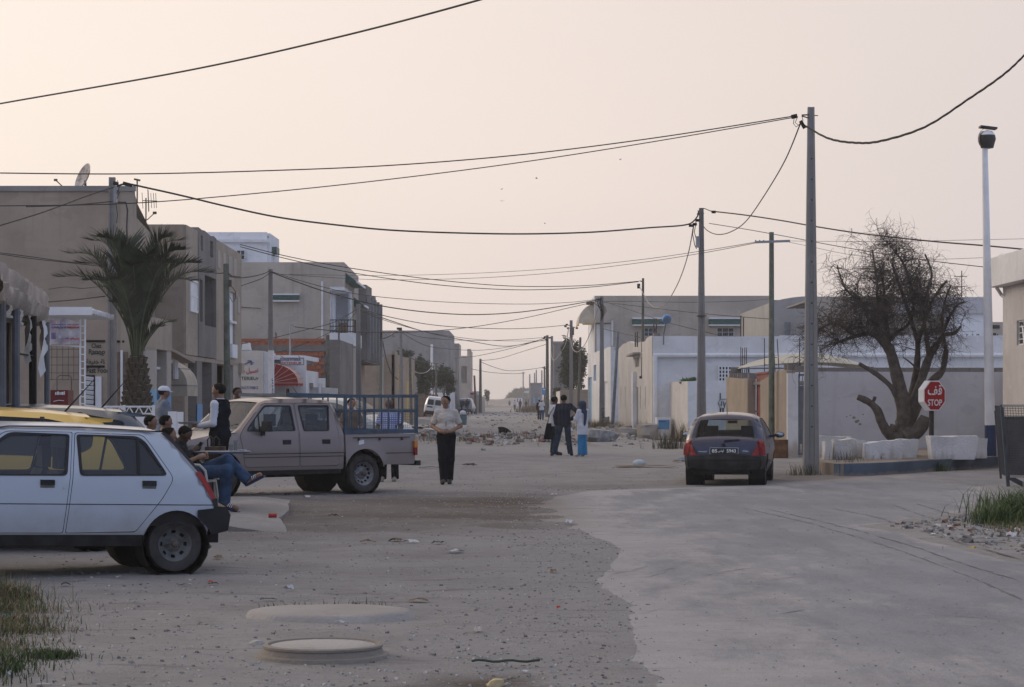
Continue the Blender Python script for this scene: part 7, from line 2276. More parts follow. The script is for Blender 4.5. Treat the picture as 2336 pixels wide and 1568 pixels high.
 for a,b_ in((-1,-.9),(.9,1)):
  c.loft([(2.12,1.62),(2.62,1.17),(2.74,1.10)],a,b_,2,mb=roof)
  c.loft([(.50,1.30),(.54,1.52)],a,b_,2,mb=roof)
 roof.build('roof',body,t,smooth=True,local=True)
 c.loft([(2.13,1.61),(2.70,1.115)],-.9,.9,8,-.006).build('windscreen',g_car,t,smooth=True,local=True)
 c.loft([(.50,1.29),(.54,1.53)],-.9,.9,6,-.006).build('rear_window',g_car,t,local=True)
 c.loft([(2.72,1.105),(3.3,1.05),(3.68,.98),(3.76,.90),(3.78,.78)]).build('bonnet',body,t,smooth=True,local=True)
 MB().bx(3.74,3.78,-.45,.45,.66,.84).build('grille',m_trim,t,local=True)
 for sg in(1,-1):
  MB().bx(3.70,3.77,sg*.5,sg*.76,.66,.84).build('headlight',m_head,t,local=True)
  MB().beam((2.68,sg*.15,1.13),(2.55,sg*.6,1.25),.02).build('wiper',m_trim,t,local=True)
 MB().bx(3.70,3.86,-.8,.8,.45,.62).build('front_bumper',m_trim,t,local=True)
 MB().bx(-1.20,-1.16,-.76,.76,.56,1.05).build('tailgate',body,t,local=True)
 MB().bx(-1.32,-1.22,-.78,.78,.47,.56).build('rear_bumper',m_trim,t,local=True)
 MB().tube([(-1.20,.6,.50),(-1.42,.6,.50)],.03,8).build('tow_bar',m_trim,t,local=True)
 MB().bx(-1.15,.42,-.72,.72,.55,.66).build('bed_floor',m_under,t,local=True)
 MB().bx(-.9,3.4,-.30,.30,.30,.44).build('chassis',m_under,t,local=True)
 MB().bx(-.06,.06,-.7,.7,.30,.40).build('rear_axle',m_under,t,local=True)
 MB().bx(2.35,2.7,-.66,.66,.5,1.12).build('dashboard',m_seat,t,local=True)
 tub(t,.5,2.6,.74,.44,.5)
 seats(t,[1.0,1.9],.72,.5,1.40)
 MB().bx(2.45,2.6,.2,.5,1.13,1.16).build('papers',m_whitec,t,local=True)
 blue=M('cage_blue',(.055,.088,.125),.5,.2,5,.15)
 cage=MB();H0,H1=1.06,1.74
 x0,x1,yw=-1.20,.40,.80
 def bar(a,b_,w=.045,h=None):
  MB().beam(a,b_,w,h).build('cage_bar',blue,t,local=True)
 for y in(-yw,yw):
  for z,hh in((H0+.04,.07),(1.47,.038),(H1,.05)):
   bar((x0,y,z),(x1,y,z),.035,hh)
  for x in(x0,x1):
   bar((x,y,H0),(x,y,H1+.02),.05)
  for k in range(1,5):
   x=lerp(x0,x1,k/5)
   bar((x,y,H0),(x,y,H1),.022)
 for x in(x0,x1):
  for z in(H0+.04,1.47,H1):
   bar((x,-yw,z),(x,yw,z),.04,.06)
  for k in range(1,3):
   bar((x,lerp(-yw,yw,k/3),H0),(x,lerp(-yw,yw,k/3),H1),.02)
 for y in(-yw,yw):
  bar((x1,y,H1),(1.62,y*.95,H1+.025),.05,.06)
 for x in(1.62,1.1,.75):
  bar((x,-yw*.95,H1+.02),(x,yw*.95,H1+.02),.05)
 wm=MB()
 for y in(-yw,yw):
  k=0
  while x0+k*.05<x1:
   wm.tube([(x0+k*.05,y,H0+.08),(x0+k*.05,y,1.46)],.0022,3,False);k+=1
  for j in range(8):
   wm.tube([(x0,y,H0+.1+j*.05),(x1,y,H0+.1+j*.05)],.0022,3,False)
 wm.build('wire_mesh',blue,t,local=True,kind='stuff')
 MB().bx(-.6,.2,-.3,-.1,1.08,1.11).build('yellow_plank',m_yel,t,local=True)
 return t
pk=pickup()
ap=math.radians(40)
pk.rotation_euler=(0,0,math.pi+ap)
rw=P(824,0,40.7)
off=Matrix.Rotation(math.pi+ap,3,'Z')@Vector((0,.735,0))
pk.location=(rw.x-off.x,40.7-off.y,.01+max(0,gz(rw.x,40.7)))
# the dark blue hatchback seen from behind
def blue_hatch():
 t=thing('parked_car','dark blue hatchback seen from behind with red tail lamps and a black number plate','car')
 body=paint('dark_blue_paint',(.014,.018,.055),.22,(.13,.12,.115),.18,.45,0,.015,.35)
 top=[(-.66,.60),(-.64,.74),(-.58,.87),(-.48,.93),(-.20,1.27),(-.11,1.345),(.1,1.375),(.5,1.395),(1.0,1.395),(1.4,1.38),(1.72,1.32),(2.3,1.02),(2.55,.93),(2.95,.80),(3.1,.62),(3.1,.40)]
 c=Car(t,top,[(.2,.70),(.42,.80),(.62,.815),(.78,.81),(.95,.775),(1.15,.705),(1.30,.635),(1.41,.56)],-.66,3.1,.09,.045,.12,.55,body)
 xf,R=2.47,.285
 win=rounded([(-.05,1.22),(.25,1.30),(.9,1.325),(1.4,1.30),(1.68,1.24),(2.2,.97),(.3,.94),(.05,1.0)],.06,3)
 low=arch(xf,.29,.35,15,165)+[(xf-.38,.24),(.38,.24)]+arch(0,.29,.35,15,165)+[(-.38,.33),(-.45,.5)]
 c.side('body_side',top+low,[win])
 c.side('inner_liner',[(-.3,.4),(-.2,1.0),(.0,1.28),(.9,1.37),(1.7,1.28),(2.3,.95),(2.4,.4)],[win],-.03,m_under)
 c.side('window_glass',win,[],-.006,g_car)
 c.side('window_pillar',[(.62,.94),(.70,.94),(.66,1.33),(.58,1.33)],[],.004,m_trim)
 for sg in(1,-1):
  c.side('door_gap',[(.62,.94),(.66,.35),(.672,.35),(.632,.94)],[],.003,m_trim,(sg,))
  c.side('bumper_side',[(-.62,.33),(-.66,.6),(-.36,.58),(-.36,.33)],[],.010,m_trimd,(sg,))
  c.side('tail_lamp',[(-.64,.60),(-.50,.60),(-.42,.70),(-.42,.84),(-.50,.92),(-.60,.86)],[],.005,m_tail,(sg,))
 roof=c.loft([(-.20,1.27),(-.11,1.345),(.1,1.375),(.5,1.395),(1.0,1.395),(1.4,1.38),(1.72,1.32)],n=14)
 for a,b_ in((-1,-.88),(.88,1)):
  c.loft([(1.72,1.32),(2.3,1.02)],a,b_,2,mb=roof)
  c.loft([(-.48,.93),(-.20,1.27)],a,b_,3,mb=roof)
 roof.build('roof',body,t,smooth=True,local=True)
 c.loft([(1.70,1.33),(2.32,1.01)],-.88,.88,8,-.006).build('windscreen',g_car,t,smooth=True,local=True)
 c.loft([(2.3,1.02),(2.55,.93),(2.95,.80),(3.1,.62),(3.1,.40)]).build('bonnet',body,t,smooth=True,local=True)
 prof=[(-.66,.60),(-.64,.74),(-.58,.87),(-.48,.93),(-.20,1.27),(-.11,1.345)]
 c.loft(top[0:4],n=14).build('tailgate',body,t,smooth=True,local=True)
 c.rear(rounded([(-.66,.87),(.66,.87),(.585,1.24),(.53,1.295),(-.53,1.295),(-.585,1.24)],[.05,.05,.05,.06,.06,.05],3),prof,.004).build('rear_window',glass('rear_glass',(.70,.78,.78),.35,.03),t,smooth=True,local=True)
 rub=c.rear(rounded([(-.69,.845),(.69,.845),(.615,1.25),(.56,1.322),(-.56,1.322),(-.615,1.25)],[.05]*6,3),prof,.002,[rounded([(-.655,.877),(.655,.877),(.58,1.235),(.52,1.287),(-.52,1.287),(-.58,1.235)],[.05]*6,3)])
 rub.build('window_rubber',m_trim,t,local=True)
 for sg in(1,-1):
  lamp=[(sg*.80,.598),(sg*.53,.598),(sg*.57,.66),(sg*.635,.80),(sg*.655,.885),(sg*.70,.875),(sg*.775,.80),(sg*.80,.70)]
  c.rear(lamp,prof,.034,step=.04).build('tail_lamp',m_tail,t,smooth=True,local=True)
  c.rear([(sg*(.655+.02),.895),(sg*.62,.80),(sg*.515,.595),(sg*.50,.595),(sg*.61,.80),(sg*.645,.895)],prof,.006).build('tailgate_gap',m_trim,t,local=True)
 bpf=[(-.52,.30),(-.66,.36),(-.705,.48),(-.70,.575),(-.64,.60)]
 b_=c.loft(bpf,-1.0,1.0,12,0,.06);b_.build('rear_bumper',m_trimd,t,smooth=True,local=True)
 c.loft([(-.712,.50),(-.712,.515)],-.9,.9,8,.004,.06).build('bumper_groove',m_black,t,local=True)
 MB().bx(-.6,-.3,-.5,.62,.22,.34).build('valance',m_under,t,local=True)
 MB().beam((-.655,.0,.885),(-.60,-.30,.905),.025,.02).build('rear_wiper',m_trim,t,local=True)
 MB().lathe([(.045,-.01),(.045,.01)],(-.685,.01,.80),4,'x').build('badge',m_trim,t,local=True)
 pr=c.rear(rounded([(-.285,.615),(.285,.615),(.285,.755),(-.285,.755)],.02,2),prof,.012)
 pl_=pr.build('number_plate',M('plate_frame',(.25,.25,.26),.5,.1,3,0),t,local=True)
 c.rear(rounded([(-.268,.632),(.268,.632),(.268,.740),(-.268,.740)],.015,2),prof,.017).build('plate_face',m_plate,pl_,local=True)
 uy_=Vector((0,-1,0))
 xpl=-.66-.05-.019
 tilt=Vector((.14,0,1)).normalized()
 letters('85',.068,(xpl-.012,.18,.687),uy_,tilt,m_whitec,pl_,width=.105,local=True)
 letters('\uFEB2\uFEE7\uFEEE\uFE97',.062,(xpl-.013,.055,.683),uy_,tilt,m_whitec,pl_,width=.115,local=True)
 letters('5943',.068,(xpl-.012,-.145,.687),uy_,tilt,m_whitec,pl_,width=.18,local=True)
 letters('RENAULT',.022,(xpl+.020,.41,.672),uy_,tilt,m_chrome,t,width=.17,local=True)
 letters('Clio',.034,(xpl+.022,-.42,.685),uy_,tilt,m_chrome,t,width=.11,local=True)
 for sg,nm in((1,0),(-1,1)):
  y=.80
  MB().tube([(1.95,sg*.74,.93),(1.92,sg*.86,.95)],.03,6).build('mirror_arm',m_trim,t,local=True)
  mb=MB().ball((1.95,sg*.955,.965),.10,12,8,(.45,1.0,.62));mb.build('wing_mirror',m_trim,t,smooth=True,local=True)
  mb=MB().ball((1.92,sg*.955,.965),.082,12,8,(.30,1.0,.60));mb.build('mirror_glass',m_mirror,t,smooth=True,local=True)
  for x in(0,xf):
   wheel(t,x,sg*.685,R,.175,m_rimd,8)
   MB().lathe([(.36,sg*.78),(.36,sg*.45),(1e-3,sg*.45)],(x,0,.29),16,'y',False).build('wheel_well',m_under,t,local=True)
 tub(t,-.3,2.5,.62,.22,.45)
 MB().bx(-.05,.1,-.55,.55,.45,.90).build('rear_bench',m_seat,t,local=True)
 MB().bx(2.0,2.3,-.6,.6,.5,.95).build('dashboard',m_seat,t,local=True)
 MB().ball((.12,-.02,.92),.09,8,5,(1,1.3,.5)).build('green_cloth',M('green_cloth',(.06,.16,.05),.9),t,local=True)
 MB().bx(1.70,1.72,-.10,.10,1.20,1.26).build('rear_view_mirror',m_trim,t,local=True)
 seats(t,[1.1],.58,.5,1.14)
 MB().tube([(.2,0,1.41),(.05,0,1.72)],[.008,.003],5).build('aerial',m_trim,t,local=True)
 return t
bh_=blue_hatch()
ab=math.radians(90-9.5)
bh_.rotation_euler=(0,0,ab)
rc_=P(1663.5,0,44.4)
bh_.location=(rc_.x-.02,44.75,.0)
# far vehicles
def van(name,label,body,s=1.0,dark=True):
 t=thing(name,label,'van')
 top=[(-.75,.45),(-.74,.95),(-.66,1.55),(-.58,1.74),(-.4,1.80),(.4,1.83),(1.2,1.80),(1.6,1.72),(2.3,1.12),(2.9,.95),(3.2,.80),(3.25,.45)]
 c=Car(t,top,[(.2,.78),(.5,.84),(.9,.84),(1.2,.80),(1.5,.74),(1.8,.66)],-.75,3.25,.10,.03,.08,.4,body)
 low=arch(2.7,.3,.36,15,165,8)+[(2.3,.28),(.4,.28)]+arch(0,.3,.36,15,165,8)+[(-.42,.36)]
 c.side('body_side',top+low,[],step=.2)
 c.loft(top[0:12]).build('body_top',body,t,smooth=True,local=True)
 prof=top[0:5]
 for sg in(1,-1):
  c.rear(rounded([(sg*.06,1.10),(sg*.60,1.10),(sg*.56,1.58),(sg*.06,1.58)],.07,2),prof,.008).build('rear_window',g_cark,t,local=True)
  c.rear([(sg*.012,.5),(sg*.02,.5),(sg*.02,1.68),(sg*.012,1.68)],prof,.006).build('door_gap',m_trim,t,local=True)
  c.rear([(sg*.70,.75),(sg*.80,.75),(sg*.79,1.05),(sg*.70,1.05)],prof,.012).build('tail_lamp',m_tail,t,local=True)
  for x in(0,2.7):
   wheel(t,x,sg*.74,.30,.19,m_rim,6)
 c.rear(rounded([(.12,.86),(.62,.86),(.62,.98),(.12,.98)],.02,2),prof,.014).build('number_plate',m_plate,t,local=True)
 c.loft([(-.6,.30),(-.79,.36),(-.80,.52),(-.74,.56)],-1,1,8,0,.04).build('rear_bumper',m_trim,t,local=True)
 MB().bx(-.752-.05,-.74,-.16,-.06,.98,1.01).build('door_handle',m_trim,t,local=True)
 c.side('window_glass',rounded([(1.2,1.62),(1.58,1.62),(2.1,1.18),(1.2,1.15)],.05,2),[],.004,g_cark)
 tub(t,-.5,2.6,.7,.25,.5)
 return t
vw=van('van','white van with two rear doors leaning on the rutted verge',paint('white_van_paint',(.62,.63,.64),.35,(.36,.33,.29),.4,.8))
vw.location=(P(987,0,198).x,198.0,gz(P(987,0,198).x,198)+.06)
vw.rotation_euler=(math.radians(7),math.radians(-1),math.radians(90+2))
vb=van('van','blue grey van parked by the low beige yard wall',paint('blue_van_paint',(.13,.17,.23),.35,(.3,.28,.25),.4,.8))
vb.location=(P(1062,0,262).x,262,.10)
vb.rotation_euler=(0,0,math.radians(90-6))
sv=round_hatch('parked_car','silver blue car behind the pickup cage',paint('silver_blue_paint',(.24,.29,.34),.3,(.33,.3,.26),.3,.7,.4,.12),paint('silver_blue_paint',(0,0,0)),g_car,1.05,False)
sv.location=(P(668,0,61).x,61.5,0.10)
sv.scale=(1,1,1.08)
sv.rotation_euler=(0,0,math.radians(-28))
# people: one continuous skin surface per body, clothes as closed shells over it
def surface_nets(D,h,org):
 S=D<0
 c=[S[i:S.shape[0]-1+i,j:S.shape[1]-1+j,k:S.shape[2]-1+k]for i in(0,1)for j in(0,1)for k in(0,1)]
 cnt=sum(q.astype(np.int8)for q in c)
 mask=(cnt>0)&(cnt<8)
 idx=np.full(mask.shape,-1);n=int(mask.sum());idx[mask]=np.arange(n)
 I,J,K=np.nonzero(mask)
 acc=np.zeros((n,3));num=np.zeros(n)
 offs=[(i,j,k)for i in(0,1)for j in(0,1)for k in(0,1)]
 for a in offs:
  for ax in range(3):
   if a[ax]==0:
    b_=list(a);b_[ax]=1
    d0=D[I+a[0],J+a[1],K+a[2]];d1=D[I+b_[0],J+b_[1],K+b_[2]]
    m_=(d0<0)!=(d1<0)
    t=np.where(m_,d0/np.where(d0==d1,1,d0-d1),0)
    p=np.tile(np.array(a,float),(n,1));p[:,ax]+=t
    acc[m_]+=p[m_];num[m_]+=1
 v=(np.stack([I,J,K],1)+acc/num[:,None])*h+org
 faces=[]
 for ax in range(3):
  u,w=(ax+1)%3,(ax+2)%3
  sl0=[slice(None)]*3;sl1=[slice(None)]*3
  sl0[ax]=slice(0,-1);sl1[ax]=slice(1,None)
  A_,B_=S[tuple(sl0)],S[tuple(sl1)]
  for flip in(False,True):
   m_=(A_&~B_)if not flip else(~A_&B_)
   q=np.stack(np.nonzero(m_),1)
   q=q[(q[:,u]>0)&(q[:,w]>0)&(q[:,u]<D.shape[u]-1)&(q[:,w]<D.shape[w]-1)]
   def g(du,dw):
    r_=q.copy();r_[:,u]-=du;r_[:,w]-=dw
    return idx[r_[:,0],r_[:,1],r_[:,2]]
   f=np.stack([g(1,1),g(0,1),g(0,0),g(1,0)],1)
   faces.append(f[:,::-1]if flip else f)
 f=np.concatenate(faces)
 f=f[(f>=0).all(1)]
 return v,f
def sdf_mesh(prims,h,k=.025,cuts=(),inflate=0.0):
 a=np.array([p[0]for p in prims],float);b_=np.array([p[1]for p in prims],float)
 r=np.array([max(p[2],p[3])for p in prims])+inflate
 lo=np.minimum((a.T-r).T,(b_.T-r).T).min(0)-3*h-.02
 hi=np.maximum((a.T+r).T,(b_.T+r).T).max(0)+3*h+.02
 n=np.ceil((hi-lo)/h).astype(int)+1
 ax=[lo[i]+np.arange(n[i])*h for i in range(3)]
 D=np.full(n,1.0)
 for p in prims:
  pa,pb=np.array(p[0],float),np.array(p[1],float)
  R_=max(p[2],p[3])+inflate+.10
  l_=np.maximum(((np.minimum(pa,pb)-R_-lo)/h).astype(int),0);u_=np.minimum(((np.maximum(pa,pb)+R_-lo)/h).astype(int)+2,n)
  X_,Y_,Z_=np.meshgrid(*[ax[i][l_[i]:u_[i]]for i in range(3)],indexing='ij')
  d=pb-pa;L=max(1e-9,float(d@d))
  t=np.clip(((X_-pa[0])*d[0]+(Y_-pa[1])*d[1]+(Z_-pa[2])*d[2])/L,0,1)
  ds=np.sqrt((X_-pa[0]-t*d[0])**2+(Y_-pa[1]-t*d[1])**2+(Z_-pa[2]-t*d[2])**2)-(p[2]+(p[3]-p[2])*t)-inflate
  sl=tuple(slice(l_[i],u_[i])for i in range(3))
  e=D[sl]
  kk=p[4]if len(p)>4 else k
  hh=np.clip(.5+.5*(e-ds)/kk,0,1)
  D[sl]=e*(1-hh)+ds*hh-kk*hh*(1-hh)
 if cuts:
  G_=np.meshgrid(*ax,indexing='ij')
  for c_ in cuts:
   D=np.maximum(D,c_(*G_))
 return surface_nets(D,h,lo)
STAND=dict(pelvis=(0,0,.955),waist=(0,.01,1.11),chest=(0,.0,1.31),neck=(0,-.015,1.47),head=(0,.02,1.63),shR=(.162,-.01,1.42),elR=(.235,-.03,1.14),wrR=(.225,.05,.90),hdR=(0,.15,-1),shL=(-.162,-.01,1.42),elL=(-.235,-.03,1.14),wrL=(-.225,.05,.90),hdL=(0,.15,-1),hiR=(.09,0,.93),knR=(.10,.03,.50),anR=(.105,-.01,.085),toR=(.13,.17,.03),hiL=(-.09,0,.93),knL=(-.10,.03,.50),anL=(-.105,-.01,.085),toL=(-.13,.17,.03),yaw=0.0,nod=0.0)
SIT=dict(STAND,pelvis=(0,0,.53),waist=(0,-.03,.69),chest=(0,-.03,.89),neck=(0,-.01,1.05),head=(0,.03,1.21),shR=(.175,-.01,1.0),elR=(.22,.02,.72),wrR=(.14,.25,.72),hdR=(-.3,1,0),shL=(-.175,-.01,1.0),elL=(-.22,.02,.72),wrL=(-.14,.25,.72),hdL=(.3,1,0),hiR=(.10,.02,.52),knR=(.14,.45,.52),anR=(.13,.42,.09),toR=(.14,.60,.03),hiL=(-.10,.02,.52),knL=(-.14,.45,.52),anL=(-.13,.42,.09),toL=(-.14,.60,.03))
m_skin=M('skin',(.26,.15,.10),.6,.12,14,.05,90)
m_skind=M('skin_dark',(.115,.062,.042),.6,.12,14,.05,90)
m_hair=M('black_hair',(.010,.009,.008),.8,.3,60,.4,160,spec=.08)
m_eye=M('eye_dark',(.012,.01,.01),.3,.1,9,0)
m_shoe=M('dark_shoe',(.03,.026,.024),.5,.2,9,.1)
m_jeans=M('blue_jeans',(.038,.068,.125),.9,.35,7,.25,70,spec=.08)
m_jeansd=M('dark_jeans',(.030,.045,.068),.9,.3,7,.25,70,spec=.08)
m_blackc=M('black_cloth',(.011,.012,.016),.95,.25,6,.2,70,spec=.05)
m_vest=M('navy_vest',(.011,.014,.020),.95,.2,6,.2,70,spec=.05)
m_wshirt=M('white_shirt',(.56,.58,.65),.85,.08,6,.25,50)
m_cshirt=M('cream_shirt',(.50,.46,.42),.85,.08,6,.25,50)
m_gshirt=M('blue_grey_tee',(.15,.18,.23),.9,.12,6,.25,50)
m_rshirt=M('dark_red_shirt',(.12,.03,.028),.9,.2,6,.2,50)
m_scarf=M('navy_scarf',(.035,.05,.085),.9,.2,5,.3,40)
m_turq=M('turquoise_cloth',(.035,.20,.40),.85,.12,5,.2,40)
m_leather=M('leather',(.035,.025,.02),.5,.3,9,.2)
def patterned(name,base,line,fx,fz,wx,wz):
 if name in MATS:
  return MATS[name]
 m,nt,b=_nodes(name)
 t=nt.nodes.new('ShaderNodeTexCoord');sep=nt.nodes.new('ShaderNodeSeparateXYZ')
 nt.links.new(t.outputs['Object'],sep.inputs[0])
 def wave(sock,f,w):
  a=nt.nodes.new('ShaderNodeMath');a.operation='MULTIPLY';a.inputs[1].default_value=f;nt.links.new(sock,a.inputs[0])
  q=nt.nodes.new('ShaderNodeMath');q.operation='FRACT';nt.links.new(a.outputs[0],q.inputs[0])
  g=nt.nodes.new('ShaderNodeMath');g.operation='LESS_THAN';g.inputs[1].default_value=w;nt.links.new(q.outputs[0],g.inputs[0])
  return g.outputs[0]
 c=_mix(nt,base,line,wave(sep.outputs[0],fx,wx))
 if fz:
  c=_mix(nt,c,line,wave(sep.outputs[2],fz,wz))
 nt.links.new(c,b.inputs['Base Color']);b.inputs['Roughness'].default_value=.9;b.inputs['Specular IOR Level'].default_value=.08
 MATS[name]=m
 return m
m_stripe=patterned('dark_striped_shirt',(.011,.013,.022),(.10,.11,.14),24,0,.2,0)
m_check=patterned('blue_check_shirt',(.55,.57,.66),(.12,.16,.38),26,26,.42,.42)
def person(label,loc,face,pose,H=1.75,top=m_wshirt,legs=m_blackc,skin=m_skin,shoes=m_shoe,sleeve='long',hem='tucked',hair='short',h=.016,collar=False,flare=0.0,extra=None,group=None,fingers=True,belt=False,vest=None,female=False,hair_mat=m_hair,sandals=False,tilt=0.0):
 t=thing('person',label,'person',loc,group,math.radians(face-90))
 s=H/1.75
 q={k:(np.array(v,float)*s if hasattr(v,'__len__')else v)for k,v in dict(pose).items()}
 for sd in 'RL':
  q['hd'+sd]=np.array(dict(pose)['hd'+sd],float);q['hd'+sd]/=np.linalg.norm(q['hd'+sd])
 bw=.92 if female else 1.0
 up=q['neck']-q['pelvis'];up=up/np.linalg.norm(up)
 lr=q['shR']-q['shL'];lr=lr/np.linalg.norm(lr)
 fw=np.cross(up,lr)
 R_=s*bw
 yaw,nod=math.radians(q['yaw']),math.radians(q['nod'])
 hf=np.array([math.sin(-yaw)*math.cos(nod),math.cos(yaw)*math.cos(nod),-math.sin(nod)])
 hr_=np.array([math.cos(yaw),math.sin(yaw),0.0])
 hu=np.cross(hr_,hf)
 hc=q['head']
 Hd=lambda x,y,z:hc+(hr_*x+hf*y+hu*z)*s
 torso=[(q['pelvis']-lr*.065*s,q['pelvis']+lr*.065*s,.112*R_,.112*R_),(q['waist']-lr*.055*s,q['waist']+lr*.055*s,.105*R_,.105*R_),(q['chest']-lr*.07*s,q['chest']+lr*.07*s,.103*R_,.103*R_),(q['pelvis'],q['chest'],.10*R_,.102*R_),(q['shL'],q['shR'],.054*R_,.054*R_),(q['chest'],q['neck'],.10*s,.062*s)]
 if female:
  torso+=[(q['chest']+lr*.065*s+fw*.07*s-up*.02,q['chest']-lr*.065*s+fw*.07*s-up*.02,.06*s,.06*s)]
 head=[(q['neck']-up*.02,hc-hu*.04*s,.056*s,.052*s),(Hd(0,-.022,.025),Hd(0,.022,.03),.083*s,.078*s),(Hd(0,.035,-.06),Hd(0,.045,-.075),.048*s,.038*s),(Hd(-.03,.04,-.01),Hd(.03,.04,-.01),.048*s,.048*s),(Hd(0,.088,-.002),Hd(0,.108,-.03),.009*s,.014*s,.012),(Hd(-.03,.082,.026),Hd(.03,.082,.026),.010*s,.010*s,.014),(Hd(-.016,.088,-.062),Hd(.016,.088,-.062),.009*s,.009*s,.012),(Hd(.082,-.005,.015),Hd(.084,-.012,-.02),.014*s,.012*s,.01),(Hd(-.082,-.005,.015),Hd(-.084,-.012,-.02),.014*s,.012*s,.01)]
 arms,legs_,feet=[],[],[]
 for sd in 'RL':
  sh,el,wr,hd=q['sh'+sd],q['el'+sd],q['wr'+sd],q['hd'+sd]
  arms+=[(sh,el,.054*R_,.041*R_),(el,wr,.042*R_,.029*R_),(wr,wr+hd*.075*s,.028*s,.034*s)]
  hi,kn,an,to=q['hi'+sd],q['kn'+sd],q['an'+sd],q['to'+sd]
  cf=kn+(an-kn)*.3-np.array([0,.02,0])*s
  legs_+=[(hi,kn,.088*R_,.058*R_),(kn,an,.056*R_,.038*R_),(cf,cf+(an-kn)*.1,.054*s,.050*s)]
  feet+=[(an-(to-an)*.12,to,.037*s,.036*s)]
 v,f=sdf_mesh(torso+head+arms+legs_+feet,h)
 mb=MB().add(v.tolist(),f.tolist())
 if fingers:
  for sd,sg in(('R',1),('L',-1)):
   wr,hd=q['wr'+sd],q['hd'+sd]
   side=np.cross(hd,up);side=side/max(1e-6,np.linalg.norm(side))
   nrm=np.cross(side,hd)
   curl=-sg*side if False else nrm
   inward=-lr*sg;inward=inward-hd*(inward@hd)
   inward=inward/max(1e-6,np.linalg.norm(inward))
   spread=np.cross(hd,inward)
   for i,(L,r)in enumerate(((.068,.0085),(.076,.009),(.071,.0088),(.056,.0078))):
    b0=wr+(hd*.082+spread*(i-1.5)*.019)*s
    p1_=b0+(hd*.62+inward*.10)*L*s;p2_=p1_+(hd*.34+inward*.38)*L*.62*s;p3_=p2_+(hd*.05+inward*.5)*L*.5*s
    mb.tube([b0-hd*.02*s,p1_,p2_,p3_],[r*s,r*s,r*.9*s,r*.7*s],5)
   b0=wr+(hd*.03+spread*-.026)*s
   mb.tube([b0,b0+(hd*.028+spread*-.018+inward*.012)*s,b0+(hd*.056+spread*-.020+inward*.026)*s],[.013*s,.0105*s,.008*s],5)
 mb.build('body',skin,t,smooth=True,local=True)
 trp=[torso[0],(q['pelvis'],q['pelvis']+(q['waist']-q['pelvis'])*.45,.105*R_,.102*R_)]
 for sd in 'RL':
  hi,kn,an=q['hi'+sd],q['kn'+sd],q['an'+sd]
  e=an+(an-kn)*.02
  trp+=[(hi,kn,.092*R_,.066*R_+flare*.3),(kn,e,.066*R_+flare*.3,.056*R_+flare)]
 cz=q['pelvis']+(q['waist']-q['pelvis'])*.55
 cuts=[lambda X,Y,Z:(X-cz[0])*up[0]+(Y-cz[1])*up[1]+(Z-cz[2])*up[2]]
 for sd in 'RL':
  kn,an=q['kn'+sd],q['an'+sd]
  d=(an-kn)/np.linalg.norm(an-kn);e=an+d*(.035 if not sandals else.0)
  cuts.append(lambda X,Y,Z,d=d,e=e:np.where((X-e[0])**2+(Y-e[1])**2+(Z-e[2])**2<.025,(X-e[0])*d[0]+(Y-e[1])*d[1]+(Z-e[2])*d[2],-1))
 v,f=sdf_mesh(trp,h,.03,cuts,.012)
 MB().add(v.tolist(),f.tolist()).build('trousers',legs,t,smooth=True,local=True)
 tp=list(torso)
 cuts=[]
 for sd in 'RL':
  sh,el,wr=q['sh'+sd],q['el'+sd],q['wr'+sd]
  if sleeve=='long':
   tp+=[(sh,el,.054*R_,.042*R_),(el,el+(wr-el)*.93,.042*R_,.034*R_)]
  elif sleeve=='short':
   tp+=[(sh,sh+(el-sh)*.78,.055*R_,.056*R_)]
   d=(el-sh)/np.linalg.norm(el-sh);e=sh+(el-sh)*.80
   cuts.append(lambda X,Y,Z,d=d,e=e:np.where((X-e[0])**2+(Y-e[1])**2+(Z-e[2])**2<.018,(X-e[0])*d[0]+(Y-e[1])*d[1]+(Z-e[2])*d[2],-1))
 hemz={'tucked':.60,'loose':-.95,'tunic':-2.4}[hem]
 if hem!='tucked':
  dwn=q['pelvis']-up*(.10 if hem=='loose' else.27)*s
  tp+=[(q['waist'],dwn-lr*.055*s,.10*R_,.115*R_),(q['waist'],dwn+lr*.055*s,.10*R_,.115*R_)]
  tp+=[(q['chest']-lr*.062*s,dwn-lr*.06*s,.106*R_,.112*R_),(q['chest']+lr*.062*s,dwn+lr*.06*s,.106*R_,.112*R_)]
  e0=q['pelvis']-up*(.10 if hem=='loose' else.27)*s
 else:
  e0=q['pelvis']+(q['waist']-q['pelvis'])*.42
 if abs(up[2])>.5:
  cuts.append(lambda X,Y,Z:-((X-e0[0])*up[0]+(Y-e0[1])*up[1]+(Z-e0[2])*up[2]))
 nk=q['neck']+up*.035*s
 cuts.append(lambda X,Y,Z:np.where((X-nk[0])**2+(Y-nk[1])**2+(Z-nk[2])**2<.02,(X-nk[0])*up[0]+(Y-nk[1])*up[1]+(Z-nk[2])*up[2],-1))
 infl=.011 if hem=='tucked' else.017
 v,f=sdf_mesh(tp,h,.03,cuts,infl)
 v=v+fw*(.0028*np.sin(v@up*90+2.5*np.sin(v@lr*23)))[:,None]*s
 shirt=MB().add(v.tolist(),f.tolist()).build('shirt' if hem!='tunic' else 'tunic',top,t,smooth=True,local=True)
 if vest:
  v,f=sdf_mesh(torso,h,.03,cuts[-1:]+[lambda X,Y,Z:-((X-e0[0])*up[0]+(Y-e0[1])*up[1]+(Z-e0[2])*up[2])-.10*s,lambda X,Y,Z:np.abs((X-q['chest'][0])*lr[0]+(Y-q['chest'][1])*lr[1]+(Z-q['chest'][2])*lr[2])-.168*s],.030)
  MB().add(v.tolist(),f.tolist()).build('waistcoat',vest,t,smooth=True,local=True)
